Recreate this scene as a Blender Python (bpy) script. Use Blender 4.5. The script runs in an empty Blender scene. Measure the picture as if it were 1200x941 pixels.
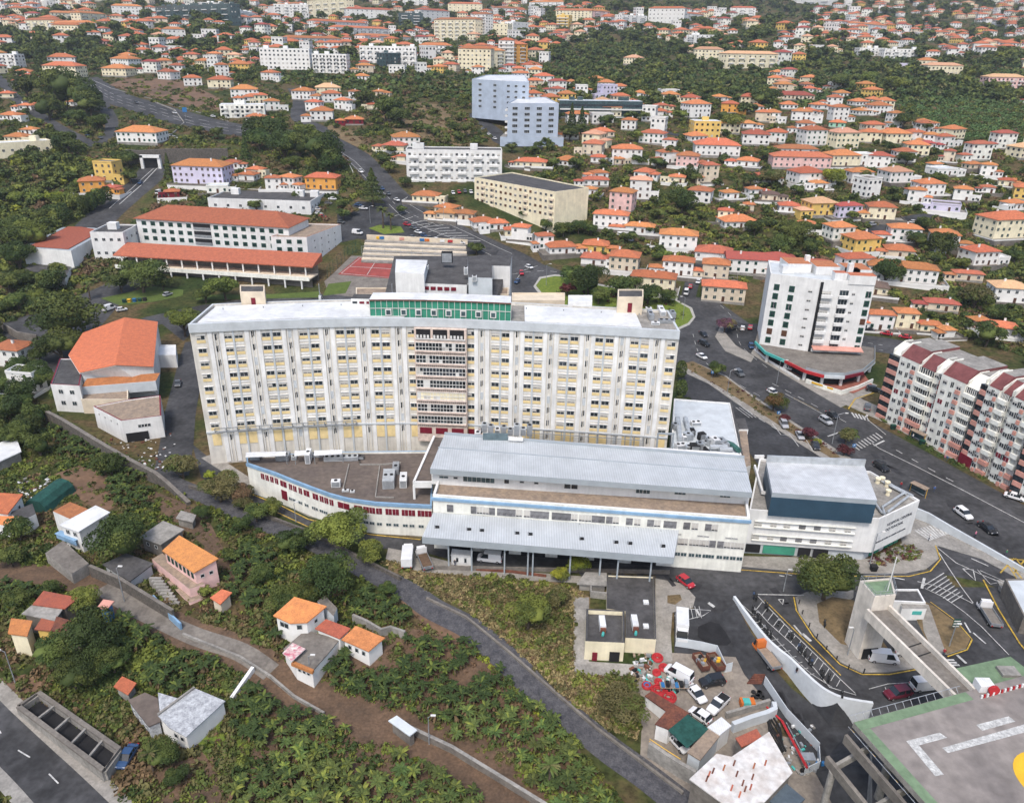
import bpy, bmesh, math, random
import numpy as np
from mathutils import Vector, Matrix
RND = random.Random(11)
R = math.radians
scene = bpy.context.scene
COL = scene.collection

# ------------------------------------------------------------ camera, sky, sun, exposure
CAM_H, FPX, CX, CY = 98.0, 900.0, 600.0, 470.5          # photograph pixels (1200 x 941)
cam_d = bpy.data.cameras.new('camera')
cam_d.sensor_width = 36; cam_d.lens = 27.0; cam_d.clip_start = 1; cam_d.clip_end = 6000
cam = bpy.data.objects.new('camera', cam_d); COL.objects.link(cam)
cam.matrix_world = Matrix.Translation((0, 0, CAM_H)) @ Matrix.Rotation(R(90 - 24.9), 4, 'X') @ Matrix.Rotation(R(1.09), 4, 'Z')
scene.camera = cam
SUN_EL, SUN_AZ = 58, 195        # elevation and compass bearing (0 = +Y, clockwise)
world = bpy.data.worlds.new('World'); scene.world = world; world.use_nodes = True
nt = world.node_tree; bg = nt.nodes['Background']
sky = nt.nodes.new('ShaderNodeTexSky'); sky.sky_type = 'NISHITA'; sky.sun_disc = False
sky.sun_elevation = R(SUN_EL); sky.sun_rotation = R(SUN_AZ); sky.dust_density = 3.0; sky.air_density = 1.0; sky.ozone_density = .6
nt.links.new(sky.outputs[0], bg.inputs[0]); bg.inputs[1].default_value = 0.135
sd = bpy.data.lights.new('sun', 'SUN'); sd.energy = 1.5; sd.angle = R(12); sd.color = (1, .95, .88)
sun = bpy.data.objects.new('sun', sd); COL.objects.link(sun)
_s = Vector((math.sin(R(SUN_AZ)) * math.cos(R(SUN_EL)), math.cos(R(SUN_AZ)) * math.cos(R(SUN_EL)), math.sin(R(SUN_EL))))
sun.rotation_euler = _s.to_track_quat('Z', 'Y').to_euler(); sun.location = _s * 300
scene.view_settings.view_transform = 'Standard'; scene.view_settings.look = 'None'
scene.view_settings.gamma = 1; scene.view_settings.exposure = 0.75
scene.render.engine = 'CYCLES'
scene.cycles.max_bounces = 5; scene.cycles.diffuse_bounces = 2; scene.cycles.glossy_bounces = 2
scene.cycles.transparent_max_bounces = 4; scene.cycles.transmission_bounces = 2

# ------------------------------------------------------------ terrain profile (height depends on the distance uphill)
KN = [(-400, -5), (86, -5), (94, -4.5), (102, -3.1), (110, -1.3), (120, 0), (235, 0), (247, .2), (260, .6), (272, 1.4), (286, 2.8), (300, 4.5), (320, 7.4), (350, 13),
      (375, 18.6), (400, 24), (425, 29.2), (450, 34), (475, 38.4), (500, 42.5), (550, 49), (600, 55), (675, 62.3), (750, 69), (850, 79), (950, 90),
      (1100, 106), (1250, 124), (1425, 147), (1600, 172), (2000, 235), (2700, 350)]
KX = [k[0] for k in KN]; KZ = [k[1] for k in KN]
def g1(y): return float(np.interp(y, KX, KZ))
def bump(x, y):
    k = min(1, max(0, (y - 700) / 400))
    return k * (9 * math.sin(x / 131 + y / 210) + 6 * math.sin(x / 57 - y / 93 + 1.3) + 3 * math.sin(x / 31 + y / 41))
def gt(x, y): return g1(y) + (bump(x, y) if y > 700 else 0)      # the terrain sheet itself
PLAZA = []                                                       # world outline of the raised plaza, filled below
def inpoly(x, y, pl):
    c = False; j = len(pl) - 1
    for i in range(len(pl)):
        (xi, yi), (xj, yj) = pl[i], pl[j]
        if (yi > y) != (yj > y) and x < (xj - xi) * (y - yi) / (yj - yi) + xi: c = not c
        j = i
    return c
def g(x, y):
    if 20 < y < 121 and x > 30 and PLAZA and inpoly(x, y, PLAZA): return .03
    return gt(x, y)
CM = cam.matrix_world.to_3x3()
def ray(px, py): return CM @ Vector((px - CX, -(py - CY), -FPX))
def HZ(px, py, z=0.0):
    d = ray(px, py); t = (z - CAM_H) / d.z
    return Vector((d.x * t, d.y * t, z))
def P(px, py, h=0.0):
    """point where the sight line through a photograph pixel meets the ground raised by h"""
    d = ray(px, py)
    if py > 680 and px > 850:
        q = HZ(px, py, .03 + h)
        if inpoly(q.x, q.y, PLAZA): return q
    d = d / math.hypot(d.x, d.y)
    t = 30.0; st = 4.0
    while t < 3000 and CAM_H + d.z * t > g(d.x * t, d.y * t) + h: t += st
    lo, hi = t - st, t
    for _ in range(14):
        m = (lo + hi) / 2
        if CAM_H + d.z * m > g(d.x * m, d.y * m) + h: lo = m
        else: hi = m
    return Vector((d.x * hi, d.y * hi, CAM_H + d.z * hi))
CMT = CM.transposed()
def PR(v):
    c = CMT @ (Vector(v) - Vector((0, 0, CAM_H)))
    return CX - FPX * c.x / c.z, CY + FPX * c.y / c.z, -FPX / c.z     # pixel x, y and pixels per metre

# ------------------------------------------------------------ materials
def S(r, gg, b, k=1.0):
    f = lambda v: (v / 255 / 12.92 if v < 10.3 else ((v / 255 + .055) / 1.055) ** 2.4) * k
    return (f(r), f(gg), f(b))
MATS = {}
def mat(name, col, rough=.8, var=.15, scale=.6, metal=0.0, col2=None, scale2=None, rnd=0.0, bumpy=0.0, wave=None, spec=.3, streak=False):
    """principled material: base colour broken up by two noises; rnd = hue/value change from object to object; wave = (axis, scale, depth) corrugation"""
    if name in MATS: return MATS[name]
    m = bpy.data.materials.new(name); m.use_nodes = True; MATS[name] = m
    n = m.node_tree.nodes; l = m.node_tree.links; b = n['Principled BSDF']
    b.inputs['Roughness'].default_value = rough; b.inputs['Metallic'].default_value = metal
    b.inputs['Specular IOR Level'].default_value = spec
    tc = n.new('ShaderNodeTexCoord')
    src = tc.outputs['Object']
    ns = n.new('ShaderNodeTexNoise'); ns.inputs['Scale'].default_value = scale; ns.inputs['Detail'].default_value = 6; ns.inputs['Roughness'].default_value = .65
    l.new(src, ns.inputs['Vector'])
    mx = n.new('ShaderNodeMix'); mx.data_type = 'RGBA'
    c2 = col2 if col2 else tuple(c * (1 - var) ** 2 for c in col)
    c1 = col if col2 else tuple(min(1, c * (1 + var * .6)) for c in col)
    mx.inputs['A'].default_value = (*c1, 1); mx.inputs['B'].default_value = (*c2, 1)
    mr = n.new('ShaderNodeMapRange'); mr.inputs[1].default_value = .36; mr.inputs[2].default_value = .64
    l.new(ns.outputs[0], mr.inputs[0]); l.new(mr.outputs[0], mx.inputs['Factor'])
    out = mx.outputs['Result']
    if scale2:
        n2 = n.new('ShaderNodeTexNoise'); n2.inputs['Scale'].default_value = scale2; n2.inputs['Detail'].default_value = 4
        if streak:
            mp = n.new('ShaderNodeMapping'); mp.inputs['Scale'].default_value = (1, 1, .07); l.new(src, mp.inputs['Vector']); l.new(mp.outputs[0], n2.inputs['Vector'])
        else: l.new(src, n2.inputs['Vector'])
        r2 = n.new('ShaderNodeMapRange'); r2.inputs[1].default_value = .3; r2.inputs[2].default_value = .7
        r2.inputs[3].default_value = 1 - var * 1.2; r2.inputs[4].default_value = 1 + var * .6
        l.new(n2.outputs[0], r2.inputs[0])
        v = n.new('ShaderNodeVectorMath'); v.operation = 'SCALE'
        l.new(out, v.inputs[0]); l.new(r2.outputs[0], v.inputs['Scale']); out = v.outputs[0]
    if rnd:
        oi = n.new('ShaderNodeObjectInfo'); hs = n.new('ShaderNodeHueSaturation')
        a = n.new('ShaderNodeMapRange'); a.inputs[3].default_value = 1 - rnd; a.inputs[4].default_value = 1 + rnd
        l.new(oi.outputs['Random'], a.inputs[0]); l.new(a.outputs[0], hs.inputs['Value'])
        wn = n.new('ShaderNodeTexWhiteNoise'); wn.noise_dimensions = '1D'; l.new(oi.outputs['Random'], wn.inputs['W'])
        h = n.new('ShaderNodeMapRange'); h.inputs[3].default_value = .5 - rnd * .07; h.inputs[4].default_value = .5 + rnd * .07
        l.new(wn.outputs['Value'], h.inputs[0]); l.new(h.outputs[0], hs.inputs['Hue'])
        l.new(out, hs.inputs['Color']); out = hs.outputs['Color']
    l.new(out, b.inputs['Base Color'])
    if wave:
        ax, sc, dep = wave
        w = n.new('ShaderNodeTexWave'); w.bands_direction = ax; w.inputs['Scale'].default_value = sc; w.inputs['Distortion'].default_value = 0
        l.new(src, w.inputs['Vector'])
        r3 = n.new('ShaderNodeMapRange'); r3.inputs[3].default_value = 1 - dep; r3.inputs[4].default_value = 1.0
        l.new(w.outputs['Fac'], r3.inputs[0])
        v = n.new('ShaderNodeVectorMath'); v.operation = 'SCALE'
        l.new(out, v.inputs[0]); l.new(r3.outputs[0], v.inputs['Scale']); l.new(v.outputs[0], b.inputs['Base Color'])
        bp = n.new('ShaderNodeBump'); bp.inputs['Strength'].default_value = .35; bp.inputs['Distance'].default_value = .08
        l.new(w.outputs['Fac'], bp.inputs['Height']); l.new(bp.outputs[0], b.inputs['Normal'])
    elif bumpy:
        bp = n.new('ShaderNodeBump'); bp.inputs['Strength'].default_value = bumpy; bp.inputs['Distance'].default_value = .15
        l.new(ns.outputs[0], bp.inputs['Height']); l.new(bp.outputs[0], b.inputs['Normal'])
    return m
def ground_mat():
    m = bpy.data.materials.new('hillside_ground'); m.use_nodes = True
    n = m.node_tree.nodes; l = m.node_tree.links; b = n['Principled BSDF']; b.inputs['Roughness'].default_value = .95; b.inputs['Specular IOR Level'].default_value = .1
    tc = n.new('ShaderNodeTexCoord')
    def noise(s, d=5):
        t = n.new('ShaderNodeTexNoise'); t.inputs['Scale'].default_value = s; t.inputs['Detail'].default_value = d; t.inputs['Roughness'].default_value = .6
        l.new(tc.outputs['Object'], t.inputs['Vector']); return t.outputs[0]
    def ramp(f, stops):
        r = n.new('ShaderNodeValToRGB'); l.new(f, r.inputs[0])
        r.color_ramp.elements[0].position = stops[0][0]; r.color_ramp.elements[0].color = (*stops[0][1], 1)
        r.color_ramp.elements[1].position = stops[-1][0]; r.color_ramp.elements[1].color = (*stops[-1][1], 1)
        for p, c in stops[1:-1]:
            e = r.color_ramp.elements.new(p); e.color = (*c, 1)
        return r.outputs[0]
    big = ramp(noise(.035), [(.36, (.028, .045, .014)), (.47, (.055, .062, .022)), (.55, (.105, .075, .042)), (.66, (.06, .07, .024))])
    fine = ramp(noise(.8, 8), [(.3, (.35, .35, .35)), (.5, (.95, .95, .9)), (.7, (1.5, 1.4, 1.3))])
    mx = n.new('ShaderNodeMix'); mx.data_type = 'RGBA'; mx.blend_type = 'MULTIPLY'; mx.inputs['Factor'].default_value = 1
    l.new(big, mx.inputs['A']); l.new(fine, mx.inputs['B']); l.new(mx.outputs['Result'], b.inputs['Base Color'])
    return m

WHITE = (.74, .74, .72)
M_white = mat('white_render', (.74, .74, .725), .8, .07, .25, scale2=1.6, streak=True)
M_white2 = mat('house_white_render', (.76, .75, .72), .8, .05, .3, rnd=.06)
M_cream = mat('cream_render', S(232, 222, 192), .8, .08, .3, scale2=1.2, streak=True)
M_yellow = mat('yellow_render', S(222, 188, 108), .8, .08, .3)
M_pink = mat('pink_render', S(226, 188, 182), .8, .1, .4)
M_beige = mat('beige_render', S(214, 200, 178), .8, .1, .3)
M_orangew = mat('orange_render', S(220, 160, 80), .8, .08, .3)
M_lilac = mat('lilac_render', S(205, 200, 220), .8, .06, .3)
M_green = mat('green_render', S(160, 205, 180), .8, .06, .3)
M_redw = mat('red_render', S(120, 30, 45), .8, .1, .3)
M_hosp = mat('hospital_render', S(218, 214, 205), .85, .12, .18, scale2=1.3, streak=True)
M_hospw = mat('hospital_white_pilaster', S(230, 230, 228), .85, .10, .2, scale2=1.6, streak=True)
M_panel = mat('ochre_panel', S(228, 205, 152), .8, .08, .5)
M_hgrey = mat('grey_band', S(192, 198, 202), .7, .08, .3)
M_glass = mat('window_glass', (.035, .045, .055), .12, .5, 1.3, spec=.6, rnd=.35)
M_glass2 = mat('office_glass', (.06, .10, .11), .1, .3, .8, spec=.6)
M_green_glass = mat('green_curtain_glass', (.05, .27, .18), .15, .12, .35, spec=.5)
M_blind = mat('roller_blind', (.55, .53, .49), .7, .1, .8)
M_gwin = mat('grey_blind_glass', (.20, .20, .21), .4, .3, .9, rnd=.25)
M_bayrose = mat('faded_rose_render', S(214, 196, 184), .8, .15, 1.2)
M_frame = mat('window_frame_white', (.66, .66, .64), .6, .05)
M_shut = mat('green_shutter', S(28, 72, 60), .6, .15, 1.0)
M_shutb = mat('brown_shutter', S(92, 62, 46), .6, .15, 1.0)
M_door = mat('timber_door', S(86, 58, 44), .6, .15, 1.0)
M_bord = mat('burgundy_panel', S(118, 28, 46), .6, .15, 1.5)
TILE = {}
for k, c, c2 in (('orange', (.55, .19, .08), (.38, .135, .06)), ('terracotta', (.46, .155, .075), (.32, .11, .06)), ('pale', (.62, .36, .21), (.50, .28, .17)),
                 ('red', (.36, .09, .06), (.28, .08, .06)), ('brown', (.14, .09, .075), (.10, .07, .06)), ('bright', (.60, .215, .08), (.45, .16, .07))):
    TILE[k] = mat('roof_tiles_' + k, c, .85, .2, .9, col2=c2, scale2=5.0, rnd=.22)
M_asph = mat('asphalt', (.066, .066, .069), .9, .3, .09, scale2=.8)
M_asph2 = mat('dark_asphalt', (.050, .051, .055), .9, .28, .13, scale2=.9)
M_pave = mat('pavement_slabs', (.30, .28, .25), .9, .15, .4, scale2=2.5)
M_kerb = mat('kerb_stone', (.36, .35, .32), .85, .1, 1.0)
M_line = mat('white_road_paint', (.62, .62, .60), .8, .25, 1.5, col2=(.36, .36, .35), scale2=4)
M_yline = mat('yellow_road_paint', (.55, .37, .06), .8, .25, 1.5, scale2=4)
M_lawn = mat('lawn', (.10, .14, .03), .95, .25, .5, col2=(.065, .10, .02), scale2=3)
M_dryg = mat('dry_grass', (.205, .145, .075), .95, .25, .3, col2=(.115, .085, .045), scale2=2, bumpy=.4)
M_soil = mat('brown_soil', (.15, .095, .06), .95, .25, .3, col2=(.09, .06, .04), scale2=2.2, bumpy=.5)
M_earthred = mat('red_earth', (.19, .115, .07), .95, .2, .2, col2=(.12, .075, .05), scale2=1.2)
M_track = mat('basalt_track', (.105, .103, .108), .95, .3, .8, col2=(.055, .055, .062), scale2=3.5, bumpy=.8)
M_stone = mat('stone_wall', (.155, .138, .12), .95, .3, 1.2, col2=(.085, .078, .07), scale2=4, bumpy=.8)
M_conc = mat('concrete', (.30, .285, .26), .9, .18, .35, scale2=2.0)
M_concd = mat('weathered_concrete', (.215, .195, .17), .9, .2, .3, col2=(.14, .125, .11), scale2=1.7)
M_yard = mat('dusty_yard', (.27, .235, .195), .95, .2, .3, col2=(.19, .165, .14), scale2=1.6)
M_palec = mat('pale_concrete', S(216, 208, 196), .88, .12, .4, scale2=1.4, streak=True)
M_redc = mat('red_sports_court', (.30, .065, .055), .8, .12, .3, scale2=1.2)
M_metal = mat('standing_seam_roof', (.52, .55, .57), .5, .07, .12, scale2=.5, metal=.1, wave=('X', .62, .16))
M_metalf = mat('painted_steel_fascia', (.33, .37, .40), .5, .06, .3)
M_metalw = mat('white_metal_roof', (.72, .73, .73), .5, .10, .12, scale2=.6, wave=('X', .9, .07))
M_hallroof = mat('pale_grey_roof', (.55, .57, .59), .5, .10, .15, scale2=.7, wave=('X', .7, .1))
M_steel = mat('steel', (.34, .36, .38), .45, .15, .8, metal=.3)
M_duct = mat('galvanised_duct', (.50, .53, .55), .4, .12, .6, metal=.35)
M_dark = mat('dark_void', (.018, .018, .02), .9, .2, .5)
M_bitum = mat('bitumen_roof', (.085, .082, .082), .9, .2, .3, scale2=1.5)
M_navy = mat('navy_cladding', (.035, .075, .115), .5, .08, .3, wave=('X', 2.2, .12))
M_brownroof = mat('brown_gravel_roof', (.155, .125, .105), .95, .2, .15, col2=(.11, .09, .08), scale2=.9)
M_tanroof = mat('tan_slab_roof', (.34, .26, .19), .95, .2, .5, col2=(.24, .19, .15), scale2=1.5)
M_greendeck = mat('green_deck_paint', (.17, .25, .15), .85, .12, .3, scale2=1.4)
M_heli = mat('helideck_concrete', (.27, .24, .22), .92, .2, .12, col2=(.19, .17, .16), scale2=.6)
M_rust = mat('rusty_sheet', (.20, .075, .045), .9, .25, .8, col2=(.11, .045, .035), scale2=3)
M_netg = mat('green_shade_net', (.02, .085, .07), .9, .2, .6, scale2=2)
M_tyre = mat('tyre_rubber', (.02, .02, .02), .9, .1)
M_rim = mat('wheel_rim', (.4, .4, .41), .4, .1, metal=.6)
M_lamp = mat('headlight_glass', (.7, .7, .72), .2, .05)
M_tail = mat('tail_light', (.4, .02, .02), .3, .05)
M_bark = mat('bark', (.10, .075, .055), .95, .3, 3.0)
M_blue = mat('blue_paint', (.03, .16, .38), .6, .1)
M_bluetrim = mat('pale_blue_trim', (.22, .36, .52), .6, .1)
M_red = mat('red_paint', (.45, .03, .035), .6, .12, 1.5)
M_orangep = mat('orange_paint', (.6, .16, .03), .6, .12)
M_gold = mat('yellow_paint', (.75, .44, .03), .6, .08, .5)
M_turq = mat('turquoise_paint', (.08, .42, .38), .6, .1)
M_salmon = mat('salmon_render', S(200, 146, 132), .8, .1, .4)
M_marsh = mat('pale_plaster', S(231, 231, 222), .85, .09, .3, scale2=1.5, streak=True)
M_cloth = mat('cloth_dark', (.05, .06, .09), .9, .3, rnd=.5)
M_skin = mat('skin', (.45, .27, .19), .7, .05)
M_brick = mat('brick_red_paving', (.30, .11, .08), .9, .15, 1.0)
M_lawnb = mat('bright_grass', (.16, .20, .03), .95, .25, .8, col2=(.09, .14, .02), scale2=3)
def leafmat(name, c, c2, rnd=.22):
    m = mat(name, c, .75, .2, .55, col2=c2, scale2=2.6, rnd=rnd, spec=.2); return m
L_dark = leafmat('leaves_dark', (0.057, 0.084, 0.023), (0.031, 0.052, 0.015))
L_mid = leafmat('leaves_mid', (0.106, 0.133, 0.032), (0.060, 0.082, 0.021))
L_light = leafmat('leaves_light', (0.177, 0.204, 0.039), (0.106, 0.133, 0.028))
L_yel = leafmat('leaves_yellowgreen', (0.284, 0.299, 0.034), (0.170, 0.204, 0.023))
L_olive = leafmat('leaves_olive', (0.149, 0.136, 0.052), (0.085, 0.084, 0.032))
L_wine = leafmat('leaves_wine', (.11, .025, .03), (.055, .018, .022))
L_ban = leafmat('leaves_banana', (.078, .108, .028), (.040, .060, .018), .38)
L_orange = leafmat('leaves_flowering', (.15, .08, .03), (.06, .085, .025))
L_purple = leafmat('blossom_purple', (.13, .05, .09), (.08, .06, .04))
L_dry = leafmat('leaves_dry', (.19, .125, .065), (.11, .075, .042))

# ------------------------------------------------------------ mesh builder
class MB:
    def __init__(s): s.v = []; s.f = []; s.m = []; s.mats = []
    def mi(s, m):
        if m not in s.mats: s.mats.append(m)
        return s.mats.index(m)
    def add(s, vs, fs, m):
        o = len(s.v); k = s.mi(m); s.v.extend([tuple(v) for v in vs])
        for f in fs: s.f.append(tuple(i + o for i in f)); s.m.append(k)
    def quad(s, a, b, c, d, m): s.add([a, b, c, d], [(0, 1, 2, 3)], m)
    def poly(s, pts, m): s.add(pts, [tuple(range(len(pts)))], m)
    def prism(s, pts, z0, z1, m, mtop=None):
        """pts: (x, y) or (x, y, ...) counter-clockwise or not; z1 may be a list"""
        n = len(pts); a = sum(pts[i][0] * pts[(i + 1) % n][1] - pts[(i + 1) % n][0] * pts[i][1] for i in range(n))
        if a < 0: pts = list(reversed(pts))
        zt = z1 if isinstance(z1, (list, tuple)) else [z1] * n
        if a < 0 and isinstance(z1, (list, tuple)): zt = list(reversed(zt))
        vs = [(p[0], p[1], z0) for p in pts] + [(p[0], p[1], zt[i]) for i, p in enumerate(pts)]
        s.add(vs, [(i, (i + 1) % n, n + (i + 1) % n, n + i) for i in range(n)] + [tuple(range(n - 1, -1, -1))], m)
        s.add(vs[n:], [tuple(range(n))], mtop or m)
    def box(s, x0, x1, y0, y1, z0, z1, m, M=None, mtop=None):
        vs = [(x0, y0, z0), (x1, y0, z0), (x1, y1, z0), (x0, y1, z0), (x0, y0, z1), (x1, y0, z1), (x1, y1, z1), (x0, y1, z1)]
        if M is not None: vs = [tuple(M @ Vector(v)) for v in vs]
        s.add(vs, [(0, 1, 5, 4), (1, 2, 6, 5), (2, 3, 7, 6), (3, 0, 4, 7), (3, 2, 1, 0)], m)
        s.add(vs[4:], [(0, 1, 2, 3)], mtop or m)
    def cyl(s, c, r, z0, z1, m, n=10, r2=None, axis='Z'):
        r2 = r if r2 is None else r2; vs = []
        for z, rr in ((z0, r), (z1, r2)):
            for i in range(n):
                a = 2 * math.pi * i / n; u, w = rr * math.cos(a), rr * math.sin(a)
                vs.append((c[0] + u, c[1] + w, z) if axis == 'Z' else ((z, c[0] + u, c[1] + w) if axis == 'X' else (c[0] + u, z, c[1] + w)))
        fs = [(i, (i + 1) % n, n + (i + 1) % n, n + i) for i in range(n)] + [tuple(range(n - 1, -1, -1)), tuple(range(n, 2 * n))]
        if axis == 'Y': fs = [tuple(reversed(f)) for f in fs]
        s.add(vs, fs, m)
    def tube(s, pts, r, m, n=6, r_end=None):
        pts = [Vector(p) for p in pts]; vs = []; k = len(pts)
        for i, p in enumerate(pts):
            d = (pts[min(i + 1, k - 1)] - pts[max(i - 1, 0)]).normalized()
            u = d.cross(Vector((0, 0, 1)) if abs(d.z) < .9 else Vector((1, 0, 0))).normalized(); w = d.cross(u)
            rr = r if r_end is None else r + (r_end - r) * i / (k - 1)
            for j in range(n):
                a = 2 * math.pi * j / n; vs.append(p + u * rr * math.cos(a) + w * rr * math.sin(a))
        fs = [(i * n + j, (i + 1) * n + j, (i + 1) * n + (j + 1) % n, i * n + (j + 1) % n) for i in range(k - 1) for j in range(n)]
        fs += [tuple(range(n)), tuple(range(k * n - 1, (k - 1) * n - 1, -1))]
        s.add(vs, fs, m)
    def ribbon(s, pts, w, h, m, z=None):
        """a wall of thickness w and height h (numbers or per-point lists) along world points"""
        pts = [Vector(p) for p in pts]; k = len(pts); L = []; Rr = []
        for i, p in enumerate(pts):
            d = pts[min(i + 1, k - 1)] - pts[max(i - 1, 0)]; d.z = 0; d.normalize(); nrm = Vector((-d.y, d.x, 0)) * w / 2
            hh = h[i] if isinstance(h, (list, tuple)) else h
            L.append((p + nrm, p + nrm + Vector((0, 0, hh)))); Rr.append((p - nrm, p - nrm + Vector((0, 0, hh))))
        for i in range(k - 1):
            a, b, c, d = L[i], L[i + 1], Rr[i], Rr[i + 1]
            s.quad(c[0], d[0], d[1], c[1], m); s.quad(b[0], a[0], a[1], b[1], m); s.quad(c[1], d[1], b[1], a[1], m)
        s.quad(L[0][0], Rr[0][0], Rr[0][1], L[0][1], m); s.quad(Rr[-1][0], L[-1][0], L[-1][1], Rr[-1][1], m)
    def mesh(s, name, off=(0, 0, 0)):
        me = bpy.data.meshes.new(name)
        ox, oy, oz = off
        me.from_pydata([(x - ox, y - oy, z - oz) for x, y, z in s.v], [], s.f)
        for m in s.mats: me.materials.append(m)
        me.polygons.foreach_set('material_index', s.m); me.update()
        return me
    def build(s, name, parent=None, **tags):
        off = Vector((0, 0, 0)); q = parent
        while q is not None: off = off + q.location; q = q.parent
        me = s.mesh(name, off)
        return link(name, me, parent, **tags)
def link(name, me, parent=None, label=None, cat=None, group=None, kind=None, loc=None, rz=None):
    o = bpy.data.objects.new(name, me); COL.objects.link(o)
    if parent is not None: o.parent = parent
    if loc is not None: o.location = loc
    if rz is not None: o.rotation_euler = (0, 0, rz)
    tag(o, label, cat, group, kind); return o
def tag(o, label=None, cat=None, group=None, kind=None):
    if label: o['label'] = label
    if cat: o['category'] = cat
    if group: o['group'] = group
    if kind: o['kind'] = kind
    return o
def thing(name, label, cat, loc=(0, 0, 0), rz=0, group=None):
    o = bpy.data.objects.new(name, None); COL.objects.link(o); o.location = loc; o.rotation_euler = (0, 0, rz); o.empty_display_size = .5
    return tag(o, label, cat, group)
def xyz(p, z): return (p[0], p[1], z)
def bis(bm):
    """cut a flat sheet at every break of slope so that it lies on the terrain, then drop it onto it"""
    ys = [v.co.y for v in bm.verts]; y0, y1 = min(ys), max(ys)
    for k in KX:
        if y0 < k < y1:
            bmesh.ops.bisect_plane(bm, geom=bm.verts[:] + bm.edges[:] + bm.faces[:], plane_co=(0, k, 0), plane_no=(0, 1, 0))
NOVEG = []
def sheet(name, faces, m, off=.05, flat=None, kind='structure', label=None):
    """faces: lists of world (x, y) points; one draped mesh"""
    bm = bmesh.new()
    for f in faces:
        vs = [bm.verts.new((p[0], p[1], 0)) for p in f]
        try: fc = bm.faces.new(vs)
        except ValueError: continue
        fc.normal_update()
        if fc.normal.z < 0: fc.normal_flip()
    if not name.startswith(('soil', 'dry', 'field', 'grass', 'plantation', 'road_mark', 'yellow', 'bright')): NOVEG.extend([[(p[0], p[1]) for p in f] for f in faces])
    bmesh.ops.triangulate(bm, faces=[f for f in bm.faces if len(f.verts) > 4])
    if flat is None: bis(bm)
    for v in bm.verts: v.co.z = (g(v.co.x, v.co.y) if flat is None else flat) + off
    me = bpy.data.meshes.new(name); bm.to_mesh(me); bm.free(); me.materials.append(m)
    return link(name, me, kind=kind, label=label)
def pxs(pts): return [P(*p) for p in pts]
def band(pts, w):
    """quads along a world polyline"""
    pts = [Vector((p[0], p[1], 0)) for p in pts]; k = len(pts); L = []
    for i, p in enumerate(pts):
        d = (pts[min(i + 1, k - 1)] - pts[max(i - 1, 0)]).normalized(); n = Vector((-d.y, d.x, 0)) * w / 2; L.append((p + n, p - n))
    return [[L[i][0], L[i + 1][0], L[i + 1][1], L[i][1]] for i in range(k - 1)]
def smooth(pts, n=5):
    """Catmull-Rom through points"""
    pts = [Vector(p) for p in pts]; out = []
    for i in range(len(pts) - 1):
        a, b, c, d = pts[max(i - 1, 0)], pts[i], pts[i + 1], pts[min(i + 2, len(pts) - 1)]
        for j in range(n):
            t = j / n; out.append(.5 * ((2 * b) + (c - a) * t + (2 * a - 5 * b + 4 * c - d) * t * t + (3 * b - a - 3 * c + d) * t ** 3))
    return out + [pts[-1]]

# ------------------------------------------------------------ ground
def build_ground():
    xs = list(np.arange(-2100, -900, 60)) + list(np.arange(-900, 901, 22)) + list(np.arange(960, 2160, 60))
    ys = sorted(set(KX) | set(np.arange(700, 1700, 22).tolist()) | {-200, 1800, 1900, 2200, 2450} | set(np.arange(-100, 240, 20).tolist()))
    ys = [y for i, y in enumerate(ys) if i == 0 or y - ys[i - 1] > 1e-6]
    nx = len(xs); V = [(x, y, gt(x, y)) for y in ys for x in xs]
    F = [(j * nx + i, j * nx + i + 1, (j + 1) * nx + i + 1, (j + 1) * nx + i) for j in range(len(ys) - 1) for i in range(nx - 1)]
    me = bpy.data.meshes.new('ground'); me.from_pydata(V, [], F); me.materials.append(ground_mat()); me.update()
    link('ground', me, kind='structure')
build_ground()
WALLTOP = [(860, 702), (868, 713), (880, 729), (897, 750), (912, 764), (926, 775), (943, 792), (955, 803), (967, 812), (984, 820), (1002, 824), (1022, 827)]
PLAZA += [tuple(HZ(*p)[:2]) for p in WALLTOP + [(1022, 960), (1400, 960), (1400, 688), (862, 688)]]
mb = MB()
mb.prism(PLAZA, -6, .03, M_conc, M_asph)
mb.build('plaza', kind='structure')

def patch(name, px, m, off=.04, flat=None, ext=None):
    w = pxs(px) if flat is None else [HZ(*p, flat) for p in px]
    return sheet(name, [w], m, off, flat)
def road(name, px, w, m=None, off=.06, n=4):
    return sheet(name, band(smooth([P(*p) for p in px], n), w), m or M_asph, off)
patch('road_forecourt', [(225, 520), (293, 577), (331, 592), (361, 607), (433, 625), (493, 631), (600, 640), (790, 655), (870, 660), (862, 705), (845, 722), (770, 700), (768, 674), (640, 668), (560, 664),
                (495, 647), (450, 643), (408, 636), (359, 618), (329, 604), (288, 587), (236, 560)], M_asph, .05)
patch('road_main_avenue', [(560, 330), (596, 312), (640, 311), (690, 330), (760, 345), (800, 346), (840, 352), (885, 384), (900, 425), (988, 478), (1040, 505), (1200, 592), (1320, 662), (1320, 720), (1200, 700),
                (1150, 682), (1100, 672), (1060, 655), (1050, 600), (1000, 570), (960, 545), (905, 510), (870, 495), (800, 455), (790, 430), (560, 430)], M_asph, .05)
patch('road_front', [(780, 655), (870, 662), (945, 669), (1060, 668), (1102, 668), (1120, 690), (1000, 705), (860, 712), (790, 700)], M_asph, .046)
patch('road_underpass', [(795, 430), (812, 436), (850, 462), (880, 487), (905, 500), (935, 520), (965, 545), (985, 556), (900, 560), (870, 520), (830, 490), (795, 470)], M_asph2, .065)
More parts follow.
